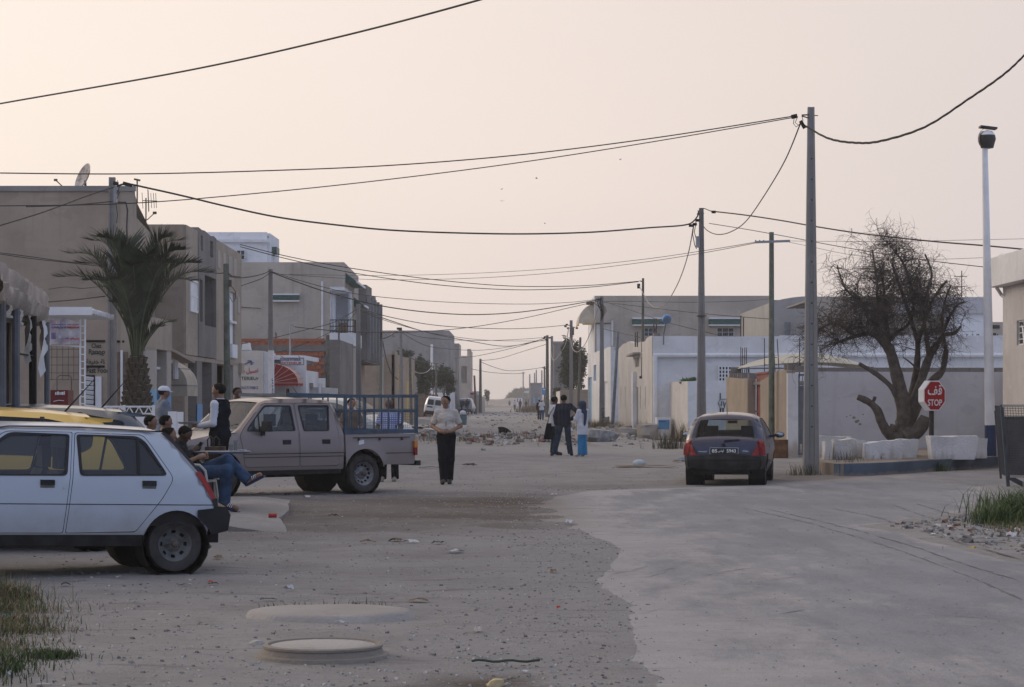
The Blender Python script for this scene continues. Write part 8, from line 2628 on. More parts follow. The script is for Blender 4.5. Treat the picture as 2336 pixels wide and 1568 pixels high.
 if collar is not False:
  cm=top if collar is True else collar
  ring=[]
  cb_=MB()
  n_=14
  for i in range(n_+1):
   a=math.radians(-70+320*i/n_)+math.pi/2+math.radians(20)
   for rr,zz in((.062,.035),(.080,.0)):
    drop=.035*max(0,math.sin(a))**3
    p=q['neck']+(lr*math.cos(a)*rr+fw*(math.sin(a)*rr+.012)+up*(zz-drop+.012))*s
    cb_.v.append(tuple(p))
  for i in range(n_):
   cb_.f.append((2*i,2*i+1,2*i+3,2*i+2))
  cb_.build('collar',cm,shirt,smooth=True,local=True)
 if hem=='tucked' and not vest and not female:
  pk_=MB()
  for i in range(7):
   c_=q['pelvis']+(q['neck']-q['pelvis'])*lerp(.30,.93,i/6)
   dep=float(np.interp(i,[0,2,4,6],[.131,.124,.122,.075]))
   for sx in(-.015,.015):
    pk_.v.append(tuple(c_+fw*dep*s+lr*sx*s))
  pk_.f=[(2*i,2*i+1,2*i+3,2*i+2)for i in range(6)]
  pk_.build('button_placket',M('shirt_placket_shade',(.33,.30,.275),.9),shirt,local=True)  # strip darker than the shirt, the placket's shadow put into its colour
 if belt:
  c_=q['pelvis']+(q['waist']-q['pelvis'])*.46
  be=MB();n_=20
  for i in range(n_):
   a=2*math.pi*i/n_
   for dz in(-.018,.018):
    be.v.append(tuple(c_+(lr*math.cos(a)*.182*bw+fw*math.sin(a)*.128*bw+up*dz)*s))
  be.f=[(2*i,2*((i+1)%n_),2*((i+1)%n_)+1,2*i+1)for i in range(n_)]
  bl=be.build('belt',m_leather,t,smooth=True,local=True)
  MB().box(tuple(c_+fw*.132*s),(.045,.015,.034)).build('buckle',m_chrome,bl,local=True)
 fs=[(a,b_,ra,rb)for a,b_,ra,rb in feet]
 if sandals:
  for a,b_,ra,rb in feet:
   d=(b_-a)/np.linalg.norm(b_-a)
   w_=np.cross(d,np.array([0,0,1.0]));w_=w_/max(1e-6,np.linalg.norm(w_));dn=np.cross(w_,d)
   dn=-dn if dn[2]>0 else dn
   a0,a1=a+dn*ra*.8-d*.04,b_+dn*rb*.8+d*.055
   so=MB()
   for p in(a0,a1):
    for sx in(-.045,.045):
     for dz in(0,.025):
      so.v.append(tuple(p+w_*sx*s+dn*dz))
   so.f=[(0,1,3,2),(4,6,7,5),(0,4,5,1),(2,3,7,6),(0,2,6,4),(1,5,7,3)]
   sn=so.build('sandal',M('navy_sandal',(.02,.03,.09),.6,.1,6,0),t,local=True)
   st_=MB()
   c0=a+(b_-a)*.62
   for i in range(9):
    an_=math.pi*i/8
    for k in(-.03,.03):
     st_.v.append(tuple(c0+d*k*1.2+w_*math.cos(an_)*.05-dn*math.sin(an_)*.05+dn*.012))
   st_.f=[(2*i,2*i+1,2*i+3,2*i+2)for i in range(8)]
   st2=st_.build('sandal_strap',M('navy_sandal',(.02,.03,.09)),sn,local=True)
   for k in(-.024,-.002,.02):
    ss=MB()
    for i in range(9):
     an_=math.pi*i/8
     for k2 in(-.004,.004):
      ss.v.append(tuple(c0+d*(k+k2)*1.2+w_*math.cos(an_)*.0525-dn*math.sin(an_)*.0525+dn*.012))
    ss.f=[(2*i,2*i+1,2*i+3,2*i+2)for i in range(8)]
    ss.build('white_stripe',m_whitec,sn,local=True)
 else:
  for a,b_,ra,rb in fs:
   v,f=sdf_mesh([(a,b_,ra,rb)],h,.02,(),.010)
   v[:,2]=np.maximum(v[:,2],min(a[2],b_[2])-.045)
   MB().add(v.tolist(),f.tolist()).build('shoe',shoes,t,smooth=True,local=True)
 def face_cut(X,Y,Z,lim=.0):
  dx,dy,dz=X-hc[0],Y-hc[1],Z-hc[2]
  F_=dx*hf[0]+dy*hf[1]+dz*hf[2];U_=dx*hu[0]+dy*hu[1]+dz*hu[2]
  return np.maximum(F_*.80-U_*.60+(-.005-lim)*s,-U_-.045*s)
 hp=head[1:2]+head[3:4]
 if hair=='short':
  v,f=sdf_mesh(hp,h*.8,.03,[face_cut],.009)
  MB().add(v.tolist(),f.tolist()).build('hair',hair_mat,t,smooth=True,local=True)
 elif hair=='bald':
  v,f=sdf_mesh(hp,h*.8,.03,[face_cut,lambda X,Y,Z:(X-hc[0])*hu[0]+(Y-hc[1])*hu[1]+(Z-hc[2])*hu[2]-.01*s],.006)
  MB().add(v.tolist(),f.tolist()).build('hair',hair_mat,t,smooth=True,local=True)
 elif hair=='cap':
  v,f=sdf_mesh(hp,h*.8,.03,[lambda X,Y,Z:-((X-hc[0])*hu[0]+(Y-hc[1])*hu[1]+(Z-hc[2])*hu[2])+.028*s],.016)
  cp=MB().add(v.tolist(),f.tolist()).build('cap',m_wshirt,t,smooth=True,local=True)
  vz=MB();n_=8
  for i in range(n_+1):
   a=math.radians(-62+124*i/n_)
   for rr,zz in((.095,.040),(.175-.03*abs(i/n_-.5),.026),(.175-.03*abs(i/n_-.5),.018),(.095,.032)):
    vz.v.append(tuple(Hd(math.sin(a)*rr*.85,math.cos(a)*rr,zz)))
  for i in range(n_):
   for j in range(4):
    vz.f.append((i*4+j,i*4+(j+1)%4,i*4+4+(j+1)%4,i*4+4+j))
  vz.build('visor',m_wshirt,cp,smooth=True,angle=40,local=True)
  v,f=sdf_mesh(hp,h*.8,.03,[face_cut,lambda X,Y,Z:(X-hc[0])*hu[0]+(Y-hc[1])*hu[1]+(Z-hc[2])*hu[2]-.03*s],.010)
  MB().add(v.tolist(),f.tolist()).build('hair',hair_mat,t,smooth=True,local=True)
 elif hair=='scarf':
  sp_=hp+[head[0],(q['neck']+up*.03*s,q['neck']-up*.06*s,.075*s,.12*s),(Hd(0,-.05,.0),Hd(0,-.05,-.09),.075*s,.07*s)]
  ctr=Hd(0,.135,-.02)
  v,f=sdf_mesh(sp_,h*.8,.04,[lambda X,Y,Z:.088*s-np.sqrt((X-ctr[0])**2+(Y-ctr[1])**2+((Z-ctr[2])*.85)**2)],.020)
  sc0=MB().add(v.tolist(),f.tolist()).build('headscarf',m_scarf,t,smooth=True,local=True)
  tl=MB();n_=9
  for i in range(n_+1):
   u=i/n_
   c_=q['neck']-fw*(.135+.02*math.sin(u*4))*s-up*(u*.52)*s-lr*.02
   w_=lerp(.075,.045,u)*(1 if i<n_ else.2)
   for sx,dy in((-1,0),(0,-.015),(1,0),(0,.012)):
    tl.v.append(tuple(c_+lr*w_*sx*s+fw*dy*s))
  for i in range(n_):
   for j in range(4):
    tl.f.append((i*4+j,i*4+(j+1)%4,i*4+4+(j+1)%4,i*4+4+j))
  tl.build('scarf_tail',m_scarf,sc0,smooth=True,local=True)
 if h<=.02:
  for sx in(-1,1):
   MB().ball(tuple(Hd(sx*.031,.082,.008)),.0145*s,6,5).build('eye',m_eye,t,smooth=True,local=True)
   if hair!='scarf':
    MB().tube([Hd(sx*.016,.093,.026),Hd(sx*.034,.090,.031),Hd(sx*.048,.078,.026)],[.005*s,.007*s,.004*s],4).build('eyebrow',hair_mat,t,local=True)
 if extra:
  extra(t,q,s)
 return t
def on(x,y,Y,z=0.0):
 return(P(x,0,Y).x,Y,z)
person('man in a cream short sleeved shirt walking towards us, hands at his belt',on(1018,0,45,-.01),268,dict(STAND,shR=(.165,-.01,1.42),elR=(.275,-.07,1.15),wrR=(.10,.19,1.045),hdR=(-1,.35,-.05),elL=(-.275,-.07,1.15),wrL=(-.09,.19,1.045),hdL=(1,.35,-.05),hiR=(.085,.01,.93),knR=(.07,.12,.50),anR=(.035,.19,.09),toR=(.05,.36,.055),hiL=(-.085,0,.93),knL=(-.085,.02,.50),anL=(-.05,-.21,.12),toL=(-.06,-.07,.035),yaw=-24,nod=4,head=(0.01,.025,1.63)),1.78,m_cshirt,m_blackc,m_skin,m_shoe,'short','tucked','short',.0125,True,.006,belt=True)
def carry_bag(t,q,s):
 pass
person('man in a dark pinstriped shirt and jeans seen from behind, hand on hip',on(1286,0,68.5),91,dict(STAND,shR=(.19,0,1.43),elR=(.43,-.06,1.22),wrR=(.20,.02,1.03),hdR=(-.8,.5,-.3),elL=(-.25,-.02,1.14),wrL=(-.23,.04,.90),hiR=(.10,0,.93),knR=(.13,.02,.50),anR=(.19,0,.085),toR=(.24,.17,.03),hiL=(-.09,0,.93),knL=(-.17,.02,.50),anL=(-.28,0,.085),toL=(-.34,.16,.03),yaw=10),1.85,m_stripe,m_jeansd,m_skind,m_shoe,'long','loose','short',.015,False,.012)
bag_owner=person('man in a white polo shirt with a dark collar, facing the pinstriped man',on(1264,0,69.4),20,dict(STAND,elR=(.24,-.03,1.15),wrR=(.20,.06,.92),elL=(-.22,-.06,1.15),wrL=(-.20,.02,.93),yaw=6,hiR=(.09,0,.93)),1.80,m_wshirt,m_jeansd,m_skind,m_shoe,'short','loose','short',.016,m_vest,.010)
bgp=on(1249,0,69.1)
bagt=thing('shoulder_bag','black bag hanging at the side of the man in the white polo shirt','bag',(bgp[0],69.1,.62))
mb=MB();bz0,bz1=P(0,1003,69).z,P(0,966,69).z
mb.add([(bgp[0]-.13,69.0,bz0),(bgp[0]+.14,69.0,bz0),(bgp[0]+.14,69.14,bz0),(bgp[0]-.13,69.14,bz0),(bgp[0]-.03,69.02,bz1),(bgp[0]+.12,69.02,bz1),(bgp[0]+.12,69.12,bz1),(bgp[0]-.03,69.12,bz1)],[(3,2,1,0),(4,5,6,7),(0,1,5,4),(1,2,6,5),(2,3,7,6),(3,0,4,7)]).build('bag_body',m_blackc,bagt)
MB().tube([(bgp[0],69.06,bz1),(bgp[0]+.08,69.1,bz1+.3),(bgp[0]+.22,69.2,1.50)],.012,4).build('strap',m_leather,bagt)
person('woman in a navy headscarf, white tunic and turquoise trousers',on(1329,0,67.6),128,dict(STAND,elL=(-.22,.08,1.16),wrL=(-.10,.26,1.22),hdL=(.3,.6,.8),elR=(.20,.05,1.15),wrR=(.10,.20,1.05),hdR=(-.8,.5,.1),hiR=(.07,0,.93),knR=(.075,.02,.5),anR=(.08,0,.085),hiL=(-.07,0,.93),knL=(-.075,.02,.5),anL=(-.08,0,.085),nod=2),1.66,m_wshirt,m_turq,m_skin,M('silver_sandal',(.45,.45,.45),.4),'long','tunic','scarf',.014,False,.030,female=True)
person('bald man in a blue checked shirt standing behind the pickup cage',on(888,0,46.6),262,dict(STAND,elR=(.25,.02,1.15),wrR=(.16,.2,1.0),hdR=(-.6,.8,-.2),elL=(-.27,.02,1.16),wrL=(-.2,.18,.98),hdL=(.6,.8,-.3),anR=(.14,0,.085),anL=(-.13,.02,.085),knR=(.12,.03,.5),knL=(-.12,.03,.5),nod=8),1.71,m_check,m_blackc,m_skind,M('pale_shoe',(.22,.20,.17),.7),'short','loose','bald',.015,False,.012)
person('man in a dull brown shirt mostly hidden by the cab and cage of the pickup',on(801,0,50),300,dict(STAND,elL=(-.24,.1,1.12),wrL=(-.12,.34,1.0),hdL=(.3,1,-.2)),1.72,M('brown_shirt',(.16,.11,.075),.9,.2),m_jeansd,m_skin,m_shoe,'short','loose','short',.018)
person('man in a dark red shirt whose head shows over the pickup bonnet',on(540,0,49,.16),318,dict(STAND,yaw=-4),1.80,m_rshirt,m_blackc,m_skind,m_shoe,'short','loose','short',.018)
zc=slab_z(36.2)-.005
wx,wy=P(502,0,36.3).x,36.3
person('waiter in a white shirt and dark waistcoat holding a round tray',(wx,wy,zc),158,dict(STAND,shL=(-.165,.0,1.42),elL=(-.22,.0,1.13),wrL=(-.19,.27,1.09),hdL=(.05,1,.12),elR=(.22,.04,1.14),wrR=(.12,.26,1.08),hdR=(-.3,1,.1),yaw=12,nod=2),1.82,m_wshirt,m_blackc,m_skin,m_shoe,'long','tucked','short',.013,True,.006,vest=m_vest)
ad_=math.radians(158)
tx,ty=wx+math.cos(ad_)*.50,wy+math.sin(ad_)*.50-.10
tr_=thing('tray','round metal tray carried flat by the waiter','tray',(tx,ty,zc+1.17))
MB().lathe([(1e-4,.0),(.20,0),(.225,.022),(.235,.022),(.21,-.012),(1e-4,-.012)],(tx,ty,zc+1.175),24).build('tray_dish',M('tray_metal',(.30,.31,.33),.35,.1,4,0,.7),tr_,smooth=True,angle=40)
MB().lathe([(1e-4,.004),(.19,.004),(.19,.006)],(tx,ty,zc+1.175),20).build('tray_cloth',m_wshirt,tr_)
person('man in a white cap and blue grey tee shirt standing on the cafe terrace',on(372,0,42,.18),28,dict(STAND,elL=(-.23,.05,1.14),wrL=(-.12,.25,1.02),hdL=(.5,.8,.1),elR=(.23,.05,1.13),wrR=(.16,.26,1.0),yaw=-6,nod=4),1.76,m_gshirt,m_jeansd,m_skin,m_shoe,'short','loose','cap',.015,False,.01)
m_tee=M('dark_grey_top',(.035,.033,.034),.9,.25,6,.2)
person('seated man in dark clothes, second row, smiling towards the street',(P(340,0,35.4).x,35.4,.12),-18,dict(SIT,yaw=14),1.74,m_blackc,m_jeansd,m_skin,m_shoe,'long','loose','short',.016)
person('seated man in dark grey beside the smiling one',(P(374,0,36.0).x,36.0,.12),8,dict(SIT,yaw=8),1.74,m_tee,m_blackc,m_skin,m_shoe,'long','loose','short',.016)
jx,jy=P(449,0,31.7).x,31.7
person('seated man in blue jeans and striped sandals with one leg crossed over',(jx,jy,.115),-10,dict(SIT,pelvis=(0,.02,.52),waist=(0,-.12,.63),chest=(0,-.27,.76),neck=(0,-.37,.88),head=(0,-.40,1.03),shR=(.165,-.33,.86),shL=(-.165,-.33,.86),elR=(.24,-.20,.62),wrR=(.10,.06,.74),hdR=(-.6,.8,.1),elL=(-.24,-.20,.62),wrL=(-.08,.06,.76),hdL=(.6,.8,.1),hiR=(.10,.02,.52),knR=(.12,.47,.56),anR=(.11,.42,.11),toR=(.13,.60,.05),hiL=(-.10,.02,.54),knL=(.02,.44,.70),anL=(.02,.74,.42),toL=(.03,.90,.50),yaw=20),1.80,m_blackc,m_jeans,m_skin,m_shoe,'short','loose','short',.0125,False,.014,sandals=True)
dx_,dy_=P(376,0,32.9).x,32.9
dman=person('seated dark haired man bent over a phone in his hands',(dx_,dy_,.115),-14,dict(SIT,waist=(0,.05,.67),chest=(0,.14,.83),neck=(0,.23,.95),head=(0,.31,1.06),shR=(.165,.19,.92),shL=(-.165,.19,.92),elR=(.22,.26,.68),wrR=(.07,.46,.80),hdR=(-.3,.6,.7),elL=(-.22,.26,.68),wrL=(-.06,.46,.80),hdL=(.3,.6,.7),nod=28),1.76,m_tee,m_blackc,m_skind,m_shoe,'long','loose','short',.014)
fd=Matrix.Rotation(math.radians(-14-90),3,'Z')@Vector((0,.50,0))
fd=fd*1.1
ph=thing('phone','small dark phone held by the bent over seated man','phone',(dx_+fd.x,dy_+fd.y,1.0))
MB().box((dx_+fd.x,dy_+fd.y,1.02),(.03,.06,.11),rz=math.radians(-14),tilt=Matrix.Rotation(.5,3,'Y')).build('phone_case',m_trim,ph)
MB().box((dx_+fd.x-.016,dy_+fd.y,1.028),(.004,.05,.085),rz=math.radians(-14),tilt=Matrix.Rotation(.5,3,'Y')).build('phone_screen',m_plate,ph)
far=[(1236,188,92,1.74,m_wshirt,m_jeans,'cap','man in a white tee shirt, cap and jeans walking away beyond the group of talkers','short',.022),(1230.5,191,92,1.74,m_blackc,m_blackc,'short','person in black walking beside the man with the white cap','long',.026),(1174,395,270,1.74,m_wshirt,m_blackc,'short','far off person in a white top in the middle of the street','long',.04),(1186.5,385,270,1.78,m_rshirt,m_jeansd,'short','far off person in a dark red top in the middle of the street','long',.04),(1162.5,520,270,1.74,m_gshirt,m_jeansd,'short','farthest tiny person in pale blue walking down the street','long',.05),(1053,246,0,1.74,m_blackc,m_blackc,'short','person in black bending beside the blue grey van','long',.03),(1066,252,200,1.76,m_vest,m_jeansd,'short','upright person in navy standing in front of the blue grey van','long',.03),(1200,430,270,1.7,m_vest,m_jeansd,'short','far off person in dark clothes by the low white house','long',.04)]
for i,(x,Y,fc,Hh,tp,lg,hr,lab,sl,vx)in enumerate(far):
 st=1 if i%2 else-1
 ps=dict(STAND,knR=(.09,.10*st,.5),anR=(.09,.16*st,.085),toR=(.1,.33*st if st>0 else 0.0,.03),knL=(-.09,-.02*st,.5),anL=(-.09,-.2*st,.1),toL=(-.1,-.03*st,.03))
 ps['toR']=tuple(np.array(ps['anR'])+np.array((.02,.17,-.05)));ps['toL']=tuple(np.array(ps['anL'])+np.array((-.02,.17,-.05)))
 if i==5:
  ps=dict(STAND,waist=(0,.06,1.08),chest=(0,.22,1.22),neck=(0,.36,1.30),head=(0,.50,1.36),shR=(.17,.32,1.27),shL=(-.17,.32,1.27),elR=(.2,.42,1.0),wrR=(.18,.5,.78),elL=(-.2,.42,1.0),wrL=(-.18,.5,.78),nod=30)
 person(lab,on(x,0,Y,.02+(.12 if 1050<x<1070 else 0)),fc,ps,Hh,tp,lg,m_skind,m_shoe,sl,'loose',hr,vx,group=None,fingers=False)
 # chairs and table on the pavement
m_chair=M('white_chair_plastic',(.50,.49,.46),.45,.1,4,.05)
m_chaird=M('dark_chair_plastic',(.03,.03,.032),.5,.15,4,.05)
def plastic_chair(label,x,y,z,face,mat,holes=False):
 t=thing('plastic_chair',label,'chair',(x,y,z),'plastic chairs on the cafe pavement',math.radians(face-90))
 MB().prism(rounded([(-.23,-.20),(.23,-.20),(.25,.24),(-.25,.24)],.05,3),.415,.44).build('seat',mat,t,local=True)
 o_=rounded([(-.22,0),(.22,0),(.24,.40),(.12,.46),(-.12,.46),(-.24,.40)],.05,3)
 hl=[]
 if holes:
  for j in range(5):
   for i in range(7):
    cx_,cz_=-.165+i*.055+(.0275 if j%2 else 0),.08+j*.065
    if abs(cx_)<.19:
     hl.append([(cx_+.014*math.cos(a),cz_+.018*math.sin(a))for a in[k*math.pi/3 for k in range(6)]])
 else:
  for i in range(5):
   cx_=-.15+i*.075
   hl.append([(cx_-.015,.06),(cx_+.015,.06),(cx_+.015,.36),(cx_-.015,.36)])
 v,f=tess(o_,hl,.08)
 bk=MB().add([(p[0],-.20-p[1]*.22-.05*(1-(p[0]/.24)**2),.44+p[1])for p in v],[tuple(q)for q in f])
 n0=len(v)
 bk.add([(p[0],-.212-p[1]*.22-.05*(1-(p[0]/.24)**2),.44+p[1])for p in v],[tuple(q[::-1])for q in f])
 bk.build('backrest',mat,t,smooth=True,local=True)
 for sx in(-1,1):
  MB().tube([(sx*.24,-.25,.68),(sx*.28,-.05,.67),(sx*.28,.15,.66),(sx*.27,.23,.58),(sx*.25,.25,.44)],.02,6).build('armrest',mat,t,smooth=True,local=True)
  MB().tube([(sx*.22,.22,.43),(sx*.26,.27,0)],[.024,.018],6).build('leg',mat,t,local=True)
  MB().tube([(sx*.22,-.19,.43),(sx*.26,-.28,0)],[.024,.018],6).build('leg',mat,t,local=True)
 return t
zz=.112
plastic_chair('white plastic chair under the man in blue jeans',jx-.02,jy,zz,-10,m_chair)
plastic_chair('dark plastic chair under the man bent over his phone',dx_-.02,dy_,zz,-14,m_chaird)
plastic_chair('white plastic chair of the smiling seated man',P(340,0,35.4).x,35.4,zz,-18,m_chair)
plastic_chair('white plastic chair of the seated man in dark grey',P(374,0,36.0).x,36.0,zz,8,m_chair)
plastic_chair('empty white plastic chair with a dotted back, at the round table',P(466,0,33.5).x,33.5,zz,80,m_chair,True)
tb=thing('cafe_table','round cafe table with a blue rimmed top','table',(P(508,0,32.7).x,32.7,zz))
tbx=P(508,0,32.7).x
MB().lathe([(1e-4,.795),(.40,.795),(.41,.80),(.41,.822),(.40,.826),(1e-4,.826)],(tbx,32.7,zz),28).build('table_top',M('table_blue',(.055,.085,.15),.4,.15,4,.05),tb,smooth=True,angle=40)
MB().lathe([(.028,.05),(.028,.795)],(tbx,32.7,zz),10).build('table_leg',m_gmetal,tb)
MB().lathe([(.24,0),(.22,.03),(.04,.06)],(tbx,32.7,zz),18).build('table_foot',m_trim,tb)
g_clear=glass('drinking_glass',(.86,.88,.88),.9,.12,(.4,.42,.42))
for lab,xx,hh,rr in(('shorter drinking glass on the cafe table',527,.10,.035),('taller drinking glass on the cafe table',538,.155,.034)):
 gxx=P(xx,0,32.6).x
 gl=thing('drinking_glass',lab,'glass',(gxx,32.6,zz+.826),'glasses on the cafe table')
 MB().lathe([(rr*.8,0.001),(rr,hh),(rr*.9,hh),(rr*.72,.012),(1e-4,.012)],(gxx,32.6,zz+.826),14).build('glass_wall',g_clear,gl,smooth=True)
sx_=P(551,0,32.6).x
tag(MB().lathe([(1e-4,.004),(.04,.004),(.07,.014),(.07,.018),(.04,.008),(1e-4,.008)],(sx_,32.62,zz+.826),16).build('saucer',m_whitec,smooth=True),'white saucer on the round cafe table','saucer')
hbx=P(491,0,33.2).x
hb=thing('handbag','small brown bag with two black handles behind the round cafe table','bag',(hbx,33.2,zz+.45))
MB().prism(rounded([(hbx-.15,33.12),(hbx+.15,33.12),(hbx+.15,33.3),(hbx-.15,33.3)],.04,2),zz+.45,zz+.88).build('bag_body',M('bag_brown',(.10,.065,.04),.7,.3,6,.2),hb)
for k in(-.04,.04):
 MB().tube([(hbx-.06+k,33.15,zz+.87),(hbx-.07+k,33.15,zz+.98),(hbx-.02+k,33.15,zz+1.03),(hbx+.03+k,33.15,zz+.98),(hbx+.03+k,33.15,zz+.87)],.012,5).build('handle',m_trim,hb)
 # stones, rubble, litter
ms_grey=M('stone_grey',(.29,.285,.28),.95,.3,5,.3);ms_pale=M('stone_pale',(.42,.40,.37),.95,.25,5,.3);ms_dark=M('stone_dark',(.19,.178,.168),.95,.3,5,.3)
ms_brick=M('brick_rubble',(.19,.10,.075),.95,.3,5,.3)
rs=random.Random(77)
def stones(name,spots,n,r0,r1,mats,weights,zf=gz,power=2.2,flat=.6):
 mbs=[MB()for _ in mats]
 for _ in range(n):
  x,y=spots()
  r=lerp(r0,r1,rs.random()**power)
  k=rs.choices(range(len(mats)),weights)[0]
  mbs[k].rock((x,y,zf(x,y)+r*.12),r,rs,flat)
 for m_,b_ in zip(mats,mbs):
  if b_.v:
   b_.build(name,m_,kind='stuff')
def spot_near():
 y=10.5+46*rs.random()**1.6
 return(rs.uniform(-.235,.10)*y+.4,y)if noise.noise(Vector((y*.7,rs.random()*3,0)))>-.15 else(rs.uniform(-.22,-.02)*y,y)
def spot_edge():
 i=rs.randrange(0,11)
 a,b_=ROAD[i],ROAD[i+1]
 t=rs.random()
 return lerp(a[0],b_[0],t)+rs.gauss(-.25,.45),lerp(a[1],b_[1],t)
def spot_road():
 y=11+40*rs.random()**1.5
 return rs.uniform(.03,.22)*y,y
def spot_ridge():
 x=rs.uniform(-6.5,2.6)
 return x,93-x*.6+rs.gauss(0,5.5)
def spot_heap():
 return rs.uniform(3.6,5.9),112+rs.gauss(0,12)
ISL=[(5.0,30.1),(5.15,28.2),(5.4,25),(5.55,23.4),(5.9,20),(9,20),(9,34),(7.0,33.6),(6.3,32.6),(5.6,31.0)]
def spot_island():
 while True:
  x,y=rs.uniform(5.0,8.2),21+12.5*rs.random()
  if in_poly(np.array([x]),np.array([y]),ISL)[0]:
   return x,y
rzz=lambda x,y:.006+float(vnoise(np.array([x*.2]),np.array([y*.2]))[0])*.02
stones('loose_stones',spot_near,15000,.004,.024,[ms_grey,ms_pale,ms_dark],[4,3,2.5],power=4.5)
stones('loose_stones',spot_edge,5000,.004,.018,[ms_grey,ms_pale,ms_dark],[4,3,3],power=3.5)
stones('loose_stones',spot_road,1500,.003,.010,[ms_dark,ms_pale],[3,1],rzz)
stones('rubble',spot_ridge,900,.03,.22,[ms_grey,ms_pale,ms_dark,ms_brick],[5,3,4,1.6],power=3)
stones('rubble',spot_heap,420,.03,.26,[ms_grey,ms_pale,ms_dark],[5,3,3],power=3)
stones('rubble',spot_island,1500,.012,.085,[ms_grey,ms_pale,ms_dark,ms_brick],[7,2,6,1.3],power=3,flat=.5)
stones('rubble',lambda:(rs.uniform(-6,5),rs.uniform(105,330)),500,.04,.2,[ms_grey,ms_pale,ms_dark],[4,3,3],power=3)
def slab_chunk(label,x,y,w,d,h,rzv,mat,name='concrete_chunk',z=None,tiltv=0.0,cat='rubble piece',seed=0):
 mb=MB().ball((0,0,0),.5,12,8)
 hard=name=='concrete_chunk'
 out=[]
 for v in mb.v:
  v=Vector(v)
  m_=max(abs(v.x),abs(v.y),abs(v.z))*2
  v=v.lerp(v/max(m_,.3),.75 if hard else.2)
  q=noise.noise_vector(v*2.2+Vector((seed,0,0)))*.18+noise.noise_vector(v*6+Vector((0,seed,0)))*.06
  v=v+q
  out.append((v.x*w,v.y*d,max(-.1,(v.z+.45))*h))
 mb.v=out
 o=tag(mb.build(name,mat,smooth=True,angle=32),label,cat)
 o.location=(x,y,(gz(x,y)if z is None else z)-.02)
 o.rotation_euler=(tiltv,tiltv*.6,rzv)
 return o
g_=lambda x,y:(G(x,y).x,G(x,y).y)
slab_chunk('pale concrete chunk on the rubble ridge beside the walking man',*g_(985,1003),.85,.6,.35,.4,ms_pale,seed=1,tiltv=.15)
slab_chunk('white broken basin lying on the rubble ridge before the talkers',*g_(1292,984),.7,.5,.38,.2,m_whitec,'broken_basin',seed=2,tiltv=.4,cat='basin')
slab_chunk('dark rock leaning on the broken white basin',*g_(1288,980),.8,.3,.55,.1,ms_dark,seed=3,tiltv=.2)
slab_chunk('crumpled black sack on the rubble ridge',*g_(1147,990),.65,.5,.40,.7,m_blackc,'black_sack',seed=4,tiltv=.3,cat='sack')
slab_chunk('yellowish cushion scrap in the rubble',*g_(1155,1000),.5,.3,.16,.1,M('yellow_foam',(.45,.40,.24),.9),'foam_scrap',seed=5,cat='scrap')
slab_chunk('rounded grey concrete step before the white door pilaster',G(1432,1001).x,G(1432,1001).y,1.1,.8,.42,.1,m_conc,seed=6)
slab_chunk('sloping concrete ramp at the foot of the cream corner house',G(1478,1003).x,G(1478,1003).y,.9,1.4,.7,.1,m_conc,seed=7)
slab_chunk('grey concrete base in front of the CSS graffiti pole',G(1383,975).x,G(1383,975).y,.8,.6,.7,.1,m_conc2,seed=8)
slab_chunk('pale boulder heap beside the woman in turquoise trousers',G(1362,1004).x,92,1.3,.9,.55,.5,ms_grey,seed=9,tiltv=.1)
slab_chunk('white crumpled sheet on the heap by the cream house',G(1425,985).x,121,1.6,.5,.12,.1,m_whitec,'crumpled_sheet',seed=10,cat='sheet')
bx_,by_=P(1057,0,152).x,152
bi=thing('blue_bin','faded blue plastic bin standing on the bare lane behind the walking man','bin',(bx_,by_,0))
MB().lathe([(.20,-.05),(.26,.70),(.28,.72),(.25,.72),(.20,.1)],(bx_,by_,0),12).build('bin_wall',M('faded_blue_plastic',(.10,.17,.21),.6,.2,3,.1),bi,smooth=True,angle=50)
wbg=thing('white_bag','white bag stuffed into the faded blue bin','bag',(bx_,by_,.7))
MB().ball((bx_-.03,by_,.82),.22,8,6,(1,.9,.9)).build('bag_body',m_wshirt,wbg,smooth=True)
tag(MB().tube([(G(946+i*5.4,976).x,133+.9*math.sin(i*1.3),.06+.03*math.sin(i*2.1))for i in range(11)],.07,6).build('old_hose',m_under,smooth=True),'length of dark hose lying across the lane behind the pickup','hose')
def scrap(label,x,y,w,l,h,mat,name='litter_scrap',cat='litter',z=None,crumple=.5,seed=0,rzv=None):
 p=G(x,y,z or 0.0)
 r_=random.Random(seed+int(x))
 mb=MB();n=4
 for i in range(n+1):
  for j in range(n+1):
   mb.v.append(((i/n-.5)*w*r_.uniform(.85,1.1),(j/n-.5)*l*r_.uniform(.85,1.1),h*(r_.random()**1.2)*crumple+.012+h*.5*(1-abs(i/n-.5)*2)))
 for i in range(n):
  for j in range(n):
   a=i*(n+1)+j
   mb.f.append((a,a+n+1,a+n+2,a+1))
 o=tag(mb.build(name,mat),label,cat)
 zz_=z if z is not None else(gz(p.x,p.y)if not in_poly(np.array([p.x]),np.array([p.y]),ROAD)[0]else.008)
 o.location=(p.x,p.y,zz_)
 o.rotation_euler=(0,0,rzv if rzv is not None else r_.uniform(0,3))
 return o
m_lb=M('litter_blue',(.16,.22,.32),.7);m_lr=M('litter_red',(.40,.04,.03),.6);m_ldk=M('litter_dark',(.05,.05,.055),.8);m_lw=M('litter_white',(.50,.51,.54),.8);m_lbr=M('litter_brown',(.17,.125,.085),.9);m_lteal=M('litter_teal',(.03,.12,.18),.6)
bagw=thing('plastic_bag','blown up pale plastic bag lying on the dirt near the dark blue hatchback','bag',G(1458,1064))
gp=G(1458,1064)
MB().ball((gp.x,gp.y,.07),.15,10,6,(1.15,.8,.72)).build('bag_body',M('pale_bag',(.42,.47,.50),.5,.1,4,.1),bagw,smooth=True)
